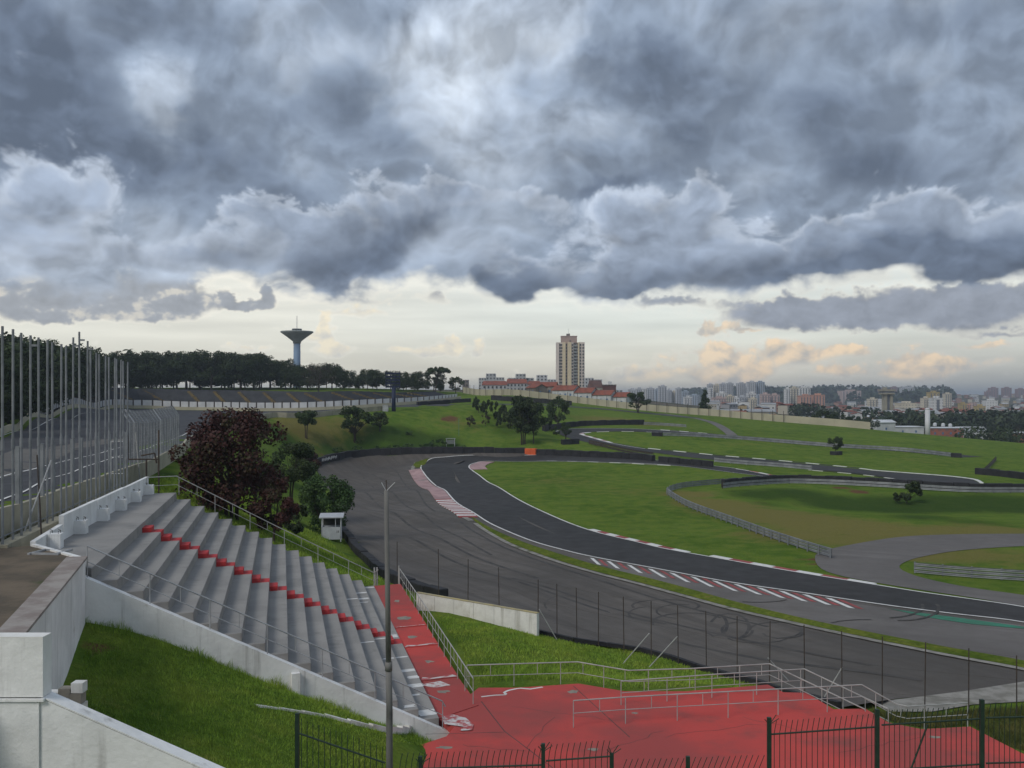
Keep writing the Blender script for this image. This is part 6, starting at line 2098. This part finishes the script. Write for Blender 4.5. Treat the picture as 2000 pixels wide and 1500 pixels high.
k7 = 760 / F
hz = lambda v: CZ - (v - VH) * k7 - w2.z
CT = mat('pale_tower_concrete', (.33, .31, .24), (.26, .245, .19), .15, .9)
for s in (-1, 1):
    MB().box((w2.x + s * 5.6 * k7, w2.y + 2, w2.z - 4), (5.2 * k7, 6, hz(770) + 4)).build('leg', CT, w2t)
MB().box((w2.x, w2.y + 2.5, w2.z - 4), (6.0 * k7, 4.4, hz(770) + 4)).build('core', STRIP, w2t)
MB().box((w2.x - .5, w2.y + 2, w2.z + hz(770)), (24 * k7, 9, hz(767.5) - hz(770))).build('lower_deck', CT, w2t)
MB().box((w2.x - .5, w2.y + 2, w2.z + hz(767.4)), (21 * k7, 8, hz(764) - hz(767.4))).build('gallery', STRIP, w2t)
MB().box((w2.x - .5, w2.y + 2, w2.z + hz(763.9)), (26 * k7, 9.4, hz(760.5) - hz(763.9))).build('upper_deck', CT, w2t)
MB().box((w2.x - 2, w2.y + 2, w2.z + hz(760.4)), (5 * k7, 4, hz(756.5) - hz(760.4))).build('roof_room', CT, w2t)

# far towers: label, u0, u1, top, distance, colour, strips
TW = [('first pale tower right of the ridge tree', 1228, 1242, 761, 1300, 'grey', 3), ('second pale tower right of the ridge tree', 1243, 1255, 759.5, 1360, 'grey', 3), ('narrow pale tower third from the ridge tree', 1256, 1264, 759, 1320, 'white', 2), ('stepped pale tower fourth from the ridge tree', 1264.5, 1278, 758.5, 1380, 'grey', 3), ('dull tower behind the tallest of the left cluster', 1279, 1290, 761, 1420, 'blue', 2), ('tallest tower of the left city cluster', 1287, 1302, 754.5, 1330, 'grey', 3),
      ('grey slab right of the tallest left tower', 1303, 1312, 762, 1390, 'grey', 3), ('low link slab in the left city cluster', 1312.5, 1321, 765.5, 1400, 'cream', 2), ('slim tower with a round head in the left cluster', 1321.5, 1331, 759, 1360, 'grey', 3), ('pair tower at the right of the left cluster', 1333, 1346, 764.5, 1450, 'blue', 3), ('low white block before the conifer', 1337, 1352, 776, 1250, 'white', 3), ('short blue grey block left of the conifer', 1347, 1366, 772, 1500, 'blue', 4),
      ('dull tower left edge of the central city cluster', 1383, 1393, 751, 1500, 'grey', 3), ('slim white tower in front of the central cluster', 1386, 1392, 757, 1350, 'white', 1), ('wide pale tower in the central city cluster', 1394, 1407, 752, 1520, 'cream', 3), ('ribbed tower in the central city cluster', 1407.5, 1419, 750, 1500, 'grey', 3), ('grey tower at the right of the central slab group', 1420, 1432.5, 749, 1480, 'grey', 4), ('white stepped block low in the central cluster', 1401, 1420, 768, 1250, 'white', 4), ('pinkish low slab in front of the central cluster', 1393, 1418, 777, 1150, 'pink', 5), ('cream low slab in front of the central cluster', 1419, 1434, 774, 1150, 'cream', 4), ('pale slab between the central towers', 1434.5, 1443, 777, 1180, 'white', 2),
      ('single grey tower standing apart in the centre', 1440.5, 1457, 749, 1480, 'grey', 4), ('low blue grey slab under the single tower', 1444, 1458, 775, 1200, 'grey', 3), ('tall striped white tower of the twin pair', 1461, 1477, 746.5, 1450, 'grey', 4), ('tall bluish tower of the twin pair', 1477.5, 1493.5, 746.5, 1460, 'blue', 4), ('pale tower low in front of the twins', 1461, 1477, 768.5, 1200, 'white', 3), ('cream block at the foot of the twins', 1465, 1479, 779, 1100, 'cream', 3), ('blue grey slab right below the twins', 1479.5, 1487, 770, 1250, 'blue', 2), ('pinkish tower with brown stripes, left one', 1487.5, 1504, 770, 1150, 'pink', 3), ('pinkish tower with brown stripes, right one', 1505, 1523, 771.5, 1160, 'pink', 3),
      ('white slab of three beside the wooded hill, left', 1535, 1543.5, 759.5, 1250, 'white', 2), ('white slab of three beside the wooded hill, middle', 1544, 1560, 758, 1270, 'cream', 3), ('white slab of three beside the wooded hill, right', 1561, 1583, 757, 1300, 'white', 4), ('salmon apartment block, left of the pair', 1562.5, 1586, 773.5, 1050, 'salmon', 4), ('salmon apartment block, right of the pair', 1587, 1611, 772, 1060, 'salmon', 4),
      ('pink apartment slab high on the wooded hill', 1645, 1682, 763.5, 2000, 'pink', 6), ('cream tower left of the concrete water tower', 1698, 1714, 779.5, 1250, 'cream', 3), ('slim white shaft beside the concrete water tower', 1721, 1725, 779, 1200, 'white', 1), ('maroon tower behind the concrete water tower', 1719, 1738, 760, 2000, 'maroon', 3), ('grey tower right behind the concrete water tower', 1742, 1754, 757, 2050, 'maroon', 3), ('grey twin tower on the wooded skyline, left', 1760, 1772, 757, 2100, 'grey', 3), ('grey twin tower on the wooded skyline, right', 1773.5, 1786, 757, 2110, 'grey', 3),
      ('tan slab left of the yellow tower', 1804, 1817, 778, 1150, 'cream', 3), ('yellow topped tower on the right', 1816, 1835, 766.5, 1200, 'yellow', 3), ('white tower with a dark vertical stripe on the right', 1822, 1842, 778, 950, 'white', 1), ('pale grey tower behind the yellow topped one', 1833.5, 1842.5, 762, 1900, 'grey', 2), ('cream tower with stair head on the right hillside', 1846, 1859, 769, 1500, 'cream', 3), ('maroon tower on the right skyline, first', 1935, 1950, 758, 2300, 'maroon', 3), ('maroon tower on the right skyline, second', 1961, 1976, 758, 2300, 'maroon', 3), ('maroon tower on the right skyline, third', 1988, 2003, 760, 2300, 'maroon', 3), ('small dark block left of the maroon towers', 1926, 1936, 765, 2250, 'maroon', 2),
      ('white horizontal banded block on the right hillside', 1926, 1949, 783, 1100, 'white', 0), ('yellow block on the right hillside, left one', 1879, 1889, 789, 1050, 'yellow', 2), ('orange block on the right hillside, middle one', 1889.5, 1896, 788.5, 1060, 'salmon', 2), ('yellow block on the right hillside, right one', 1910, 1925, 794, 1000, 'yellow', 3), ('pinkish small tower on the right hillside', 1900, 1908, 786, 1100, 'pink', 2), ('long pale slab right of the concrete water tower', 1757, 1790, 788, 1000, 'cream', 0), ('red brick block left of the white cylinder tank', 1790, 1806, 806, 760, 'brick', 3), ('red brick block right of the white cylinder tank', 1818, 1845, 808, 740, 'brick', 4)]
for lab, u0, u1, vt, Y, col, st_ in TW:
    tower(lab, u0, u1, vt, Y, col, st_, cap=(u1 - u0) > 8)

# small houses over the valley and the far hillside
random.seed(5)
HM = []
wallc = [mat('hw_cream', (.42, .39, .32)), mat('hw_white', (.52, .52, .51)), mat('hw_brick', (.30, .17, .13)), mat('hw_grey', (.30, .30, .31)), mat('hw_ochre', (.38, .29, .16))]
for i, (wc, rc) in enumerate([(0, ROOFR), (1, ROOFG), (2, ROOFR), (3, ROOFG), (1, ROOFR), (4, ROOFW), (0, ROOFG), (2, ROOFG)]):
    mb = MB()
    L_, W_, H_ = random.uniform(8, 14), random.uniform(7, 10), random.uniform(3.5, 8)
    mb.box((0, 0, -3), (L_, W_, H_ + 3), mi=0)
    for s in (-1, 1):
        mb.hexa([Vector((-L_ / 2 - .4, s * (W_ / 2 + .4), H_)), Vector((L_ / 2 + .4, s * (W_ / 2 + .4), H_)), Vector((L_ / 2 + .4, 0, H_ + 1.3)), Vector((-L_ / 2 - .4, 0, H_ + 1.3))], [Vector((-L_ / 2 - .4, s * (W_ / 2 + .4), H_ + .2)), Vector((L_ / 2 + .4, s * (W_ / 2 + .4), H_ + .2)), Vector((L_ / 2 + .4, 0, H_ + 1.5)), Vector((-L_ / 2 - .4, 0, H_ + 1.5))], mi=1)
    for j in range(3):
        mb.box((-L_ / 2 + L_ * (j + .5) / 3, -W_ / 2 - .03, H_ * .45), (1.3, .1, 1.4), mi=2)
    me = mb.mesh('house')
    for m_ in (wallc[wc], rc, GLASS):
        me.materials.append(m_)
    me.polygons.foreach_set('material_index', mb.mi)
    HM.append(me)
cnt = 0
while cnt < 290:
    u = random.uniform(1390, 2060)
    Y = 640 * math.exp(random.uniform(0, 1.45))
    if u < 1620 and not 750 < Y < 1150:
        continue
    if 1620 <= u < 1790 and Y > 1650:
        continue
    c = base_at(u, Y)
    o = link('house', random.choice(HM), None, c, random.choice([0, .2, -.3, .6, 1.4]) + random.uniform(-.1, .1), random.uniform(.6, .95) * (1 if Y < 1500 else 1.25))
    if Y > 1500:
        tag(o, 'tiny house packed on the far right hillside', 'house', 'houses on the far hillside')
    elif u > 1620:
        tag(o, 'small low house in the valley beyond the grass crest', 'house', 'houses in the valley')
    else:
        tag(o, 'small low house at the foot of the central towers', 'house', 'houses below the towers')
    cnt += 1

# trees of the valley, and the woods as a mass
VT = [make_tree('valley', 600 + k, LEAFF, n=700, size=.09, nclump=16, trunk=.2, spread=.52, low=.2, tr=.025) for k in range(4)]
cnt = 0
while cnt < 70:
    u = random.uniform(1400, 2080)
    Y = 440 * math.exp(random.uniform(0, 1.25))
    if u < 1620 and (Y < 700 or cnt % 4):
        cnt += .34
        continue
    c = base_at(u, Y)
    plant(random.choice(VT), 'dark tree among the houses of the valley' if u > 1620 else 'dark tree at the foot of the central towers', 'tree', c, random.uniform(5, 9), random.uniform(.9, 1.3), group='valley trees' if u > 1620 else 'trees below the towers')
    cnt += 1
def woods(name, lab, spans, n, size, m=LEAFF, seed=1):
    r = np.random.default_rng(seed)
    cent, rad = [], []
    for (u0, u1, y0, y1, k, h) in spans:
        for _ in range(k):
            Y = r.uniform(y0, y1); u = r.uniform(u0, u1)
            x = (u - U0) / F * Y
            rr = h * r.uniform(.45, .8)
            cent.append((x, Y, Tz(x, Y) + rr * .7)); rad.append(rr)
    V, Fq, ti = leaf_cloud(cent, rad, n, size, seed, .9, .6)
    o = link(name, arr_mesh(name, V, Fq, [m], 4, {'tint': ti}))
    struct(o, 'stuff')
    o['label'] = lab
woods('far_woods', 'dark wooded hill behind the city towers', [(1330, 1500, 2300, 3200, 90, 26), (1490, 1720, 1900, 2900, 220, 26), (1690, 1860, 1700, 2700, 150, 22)], 14000, 9.0, seed=3)
woods('valley_woods', 'dark woodland filling the valley on the right', [(1850, 2100, 520, 640, 60, 9), (1700, 1850, 520, 620, 16, 8), (1540, 1640, 700, 800, 10, 8)], 8000, 2.2, seed=4)
woods('crest_scrub', 'low dark scrub along the back of the grass crest', [(1520, 1640, 385, 410, 16, 4), (1880, 2090, 395, 430, 26, 6), (1640, 1700, 380, 410, 8, 4), (1330, 1440, 392, 405, 14, 2.2)], 4200, 1.0, LEAFD, seed=5)

# far hills on the horizon
hx = np.linspace(-9000, 9500, 160)
hv, hf = [], []
for i, x in enumerate(hx):
    top = 10 + 26 * (.5 + .5 * math.sin(x / 900 + 1.2)) + 14 * math.sin(x / 330) * .5 + 5 * math.sin(x / 117)
    top *= 1.0 if x > -200 else .7
    for y, f in ((7600, -1.5), (8300, .55), (9000, 1.0), (9900, .3), (10500, -1.5)):
        hv.append((x, y + 120 * math.sin(x / 700), CZ + top * f * 1.1))
hills = MB()
hf = [(i * 5 + k, (i + 1) * 5 + k, (i + 1) * 5 + k + 1, i * 5 + k + 1) for i in range(len(hx) - 1) for k in range(4)]
hills.add(hv, hf)
struct(hills.build('hills', mat('far_hill', (.045, .062, .030), (.06, .07, .035), .004, 1.0, coords='World'), smooth=True))

# ------------------------------------------------------------------ grass blades close by
def inside(poly, x, y):
    ins = np.zeros(len(x), bool)
    n = len(poly)
    for i in range(n):
        x1, y1 = poly[i][0], poly[i][1]
        x2, y2 = poly[(i + 1) % n][0], poly[(i + 1) % n][1]
        if y1 != y2:
            ins ^= ((y1 > y) != (y2 > y)) & (x < (x2 - x1) * (y - y1) / (y2 - y1) + x1)
    return ins

def blades(name, lab, poly, n, h0, h1, w, seed, edge=None, m=None):
    r = np.random.default_rng(seed)
    P = np.array([(p[0], p[1]) for p in poly])
    lo, hi = P.min(0), P.max(0)
    x = r.uniform(lo[0], hi[0], n * 3); y = r.uniform(lo[1], hi[1], n * 3)
    k = inside(P, x, y)
    x, y = x[k][:n], y[k][:n]
    cl = fbm(x * .9, y * .9, 900 + seed, 3) * .5 + .5
    h = r.uniform(h0, h1, len(x)) * (.55 + .9 * np.clip(cl, 0, 1))
    if edge is not None:
        h = h * (1 + edge(x, y))
    z = T(x, y)
    a = r.uniform(0, 2 * np.pi, len(x))
    b = r.uniform(0, 2 * np.pi, len(x))
    ln = h * r.uniform(.15, .75, len(x))
    ww = w * r.uniform(.6, 1.3, len(x))
    c, s = np.cos(a) * ww, np.sin(a) * ww
    base = np.stack([x, y, z - .01], -1)
    mid = base + np.stack([np.cos(b) * ln * .35, np.sin(b) * ln * .35, h * .6], -1)
    tip = base + np.stack([np.cos(b) * ln, np.sin(b) * ln, h], -1)
    off = np.stack([c, s, 0 * c], -1)
    V = np.stack([base - off, base + off, mid + off * .7, tip, mid - off * .7], 1).reshape(-1, 3)
    i = np.arange(len(x))[:, None] * 5
    Fq = np.concatenate([np.concatenate([i, i + 1, i + 2, i + 4], 1), np.concatenate([i + 4, i + 2, i + 3, i + 3], 1)])
    me = bpy.data.meshes.new(name)
    tri = np.concatenate([np.concatenate([i, i + 1, i + 2], 1), np.concatenate([i, i + 2, i + 4], 1), np.concatenate([i + 4, i + 2, i + 3], 1)])
    o = link(name, arr_mesh(name, V, tri, [m or BLADE], 3))
    struct(o, 'stuff')
    o['label'] = lab
    return o
lawn = [SP(-.38, -.2, 0), SP(-.38, NROW * TREAD + .6, 0), onz(885, 1421, 2.0), onz(870, 1440, 2.0), onz(770, 1482, 2.0), Vector((-3.6, 24, 0)), Vector((-2.4, 17.4, 0)), Vector((-8.6, 17.5, 0)), Vector((-9.1, 18.2, 0)), Vector((-13.3, 31.6, 0))]
def lawn_edge(x, y):
    dx_, dy_ = x - SA.x, y - SA.y
    t_ = (dx_ * SE.y - dy_ * SE.x) / (SR.x * SE.y - SR.y * SE.x)
    k = np.exp(-np.abs(t_ + .4) / .45)
    return 1.7 * k * np.clip(fbm(x * 1.3, y * 1.3, 77, 3) + .55, 0, 1.6) + .5 * np.exp(-np.abs(t_ + .4) / .3)
blades('lawn_grass', 'green lawn sloping below the white end wall of the stand', lawn, 90000, .05, .12, .007, 31, lawn_edge)
rl = [G(u, v) for u, v in [(905, 1275), (912, 1318), (940, 1338), (1128, 1331), (1228, 1347), (1350, 1343), (1500, 1333), (1530, 1345), (1500, 1338), (1400, 1313), (1280, 1273), (1110, 1249), (1060, 1240), (1048, 1242), (900, 1212), (850, 1202), (830, 1180)]]
blades('strip_grass', 'green grass between the red walkway and the run-off', rl, 45000, .07, .17, .010, 32, lambda x, y: 1.6 * np.exp(-(((x + .2) ** 2 + (y - 43.6) ** 2) / 5.0)))
bl_ = [SP(ROWL + .3, -1.5, 0), SP(ROWL + .3, 13.5, 0), Vector((-9.5, 72, 0)), Vector((-17, 92, 0)), Vector((-25, 92, 0)), Vector((-27, 76, 0)), Vector((-24, 62, 0))]
blades('bank_grass', 'long grass on the bank beside the purple tree', bl_, 42000, .10, .26, .016, 33)
gr_ = [G(u, v) for u, v in [(1700, 1392), (1735, 1408), (1800, 1422), (1895, 1416), (1990, 1464), (2060, 1500), (2160, 1480), (2160, 1400), (2000, 1385), (1880, 1390), (1800, 1398)]]
blades('plaza_edge_grass', 'rough grass between the red plaza corner and the gravel', gr_, 16000, .12, .34, .012, 34, None, DULLG)
tp = [Vector((-17.4, 16, 0)), Vector((-19.0, 34.5, 0)), Vector((-22.6, 56, 0)), Vector((-21.8, 56, 0)), Vector((-17.9, 35, 0)), Vector((-15.6, 16, 0))]
blades('barrier_weeds', 'weeds along the foot of the near concrete barrier', tp, 9000, .10, .35, .012, 35, None, DULLG)

# ------------------------------------------------------------------ air
hzm = bpy.data.materials.new('haze_air')
hzm.use_nodes = True
nt = hzm.node_tree
nt.nodes.clear()
mo = nt.nodes.new('ShaderNodeOutputMaterial')
pv = nt.nodes.new('ShaderNodeVolumePrincipled')
pv.inputs['Color'].default_value = (.74, .83, .95, 1)
pv.inputs['Density'].default_value = .00021
pv.inputs['Anisotropy'].default_value = .2
nt.links.new(pv.outputs[0], mo.inputs['Volume'])
hb = MB().box((0, 6015, -62), (18400, 12250, 62 + 86)).build('haze', hzm)
hb['kind'] = 'stuff'
hb['label'] = 'thin blue grey haze lying over the far city'
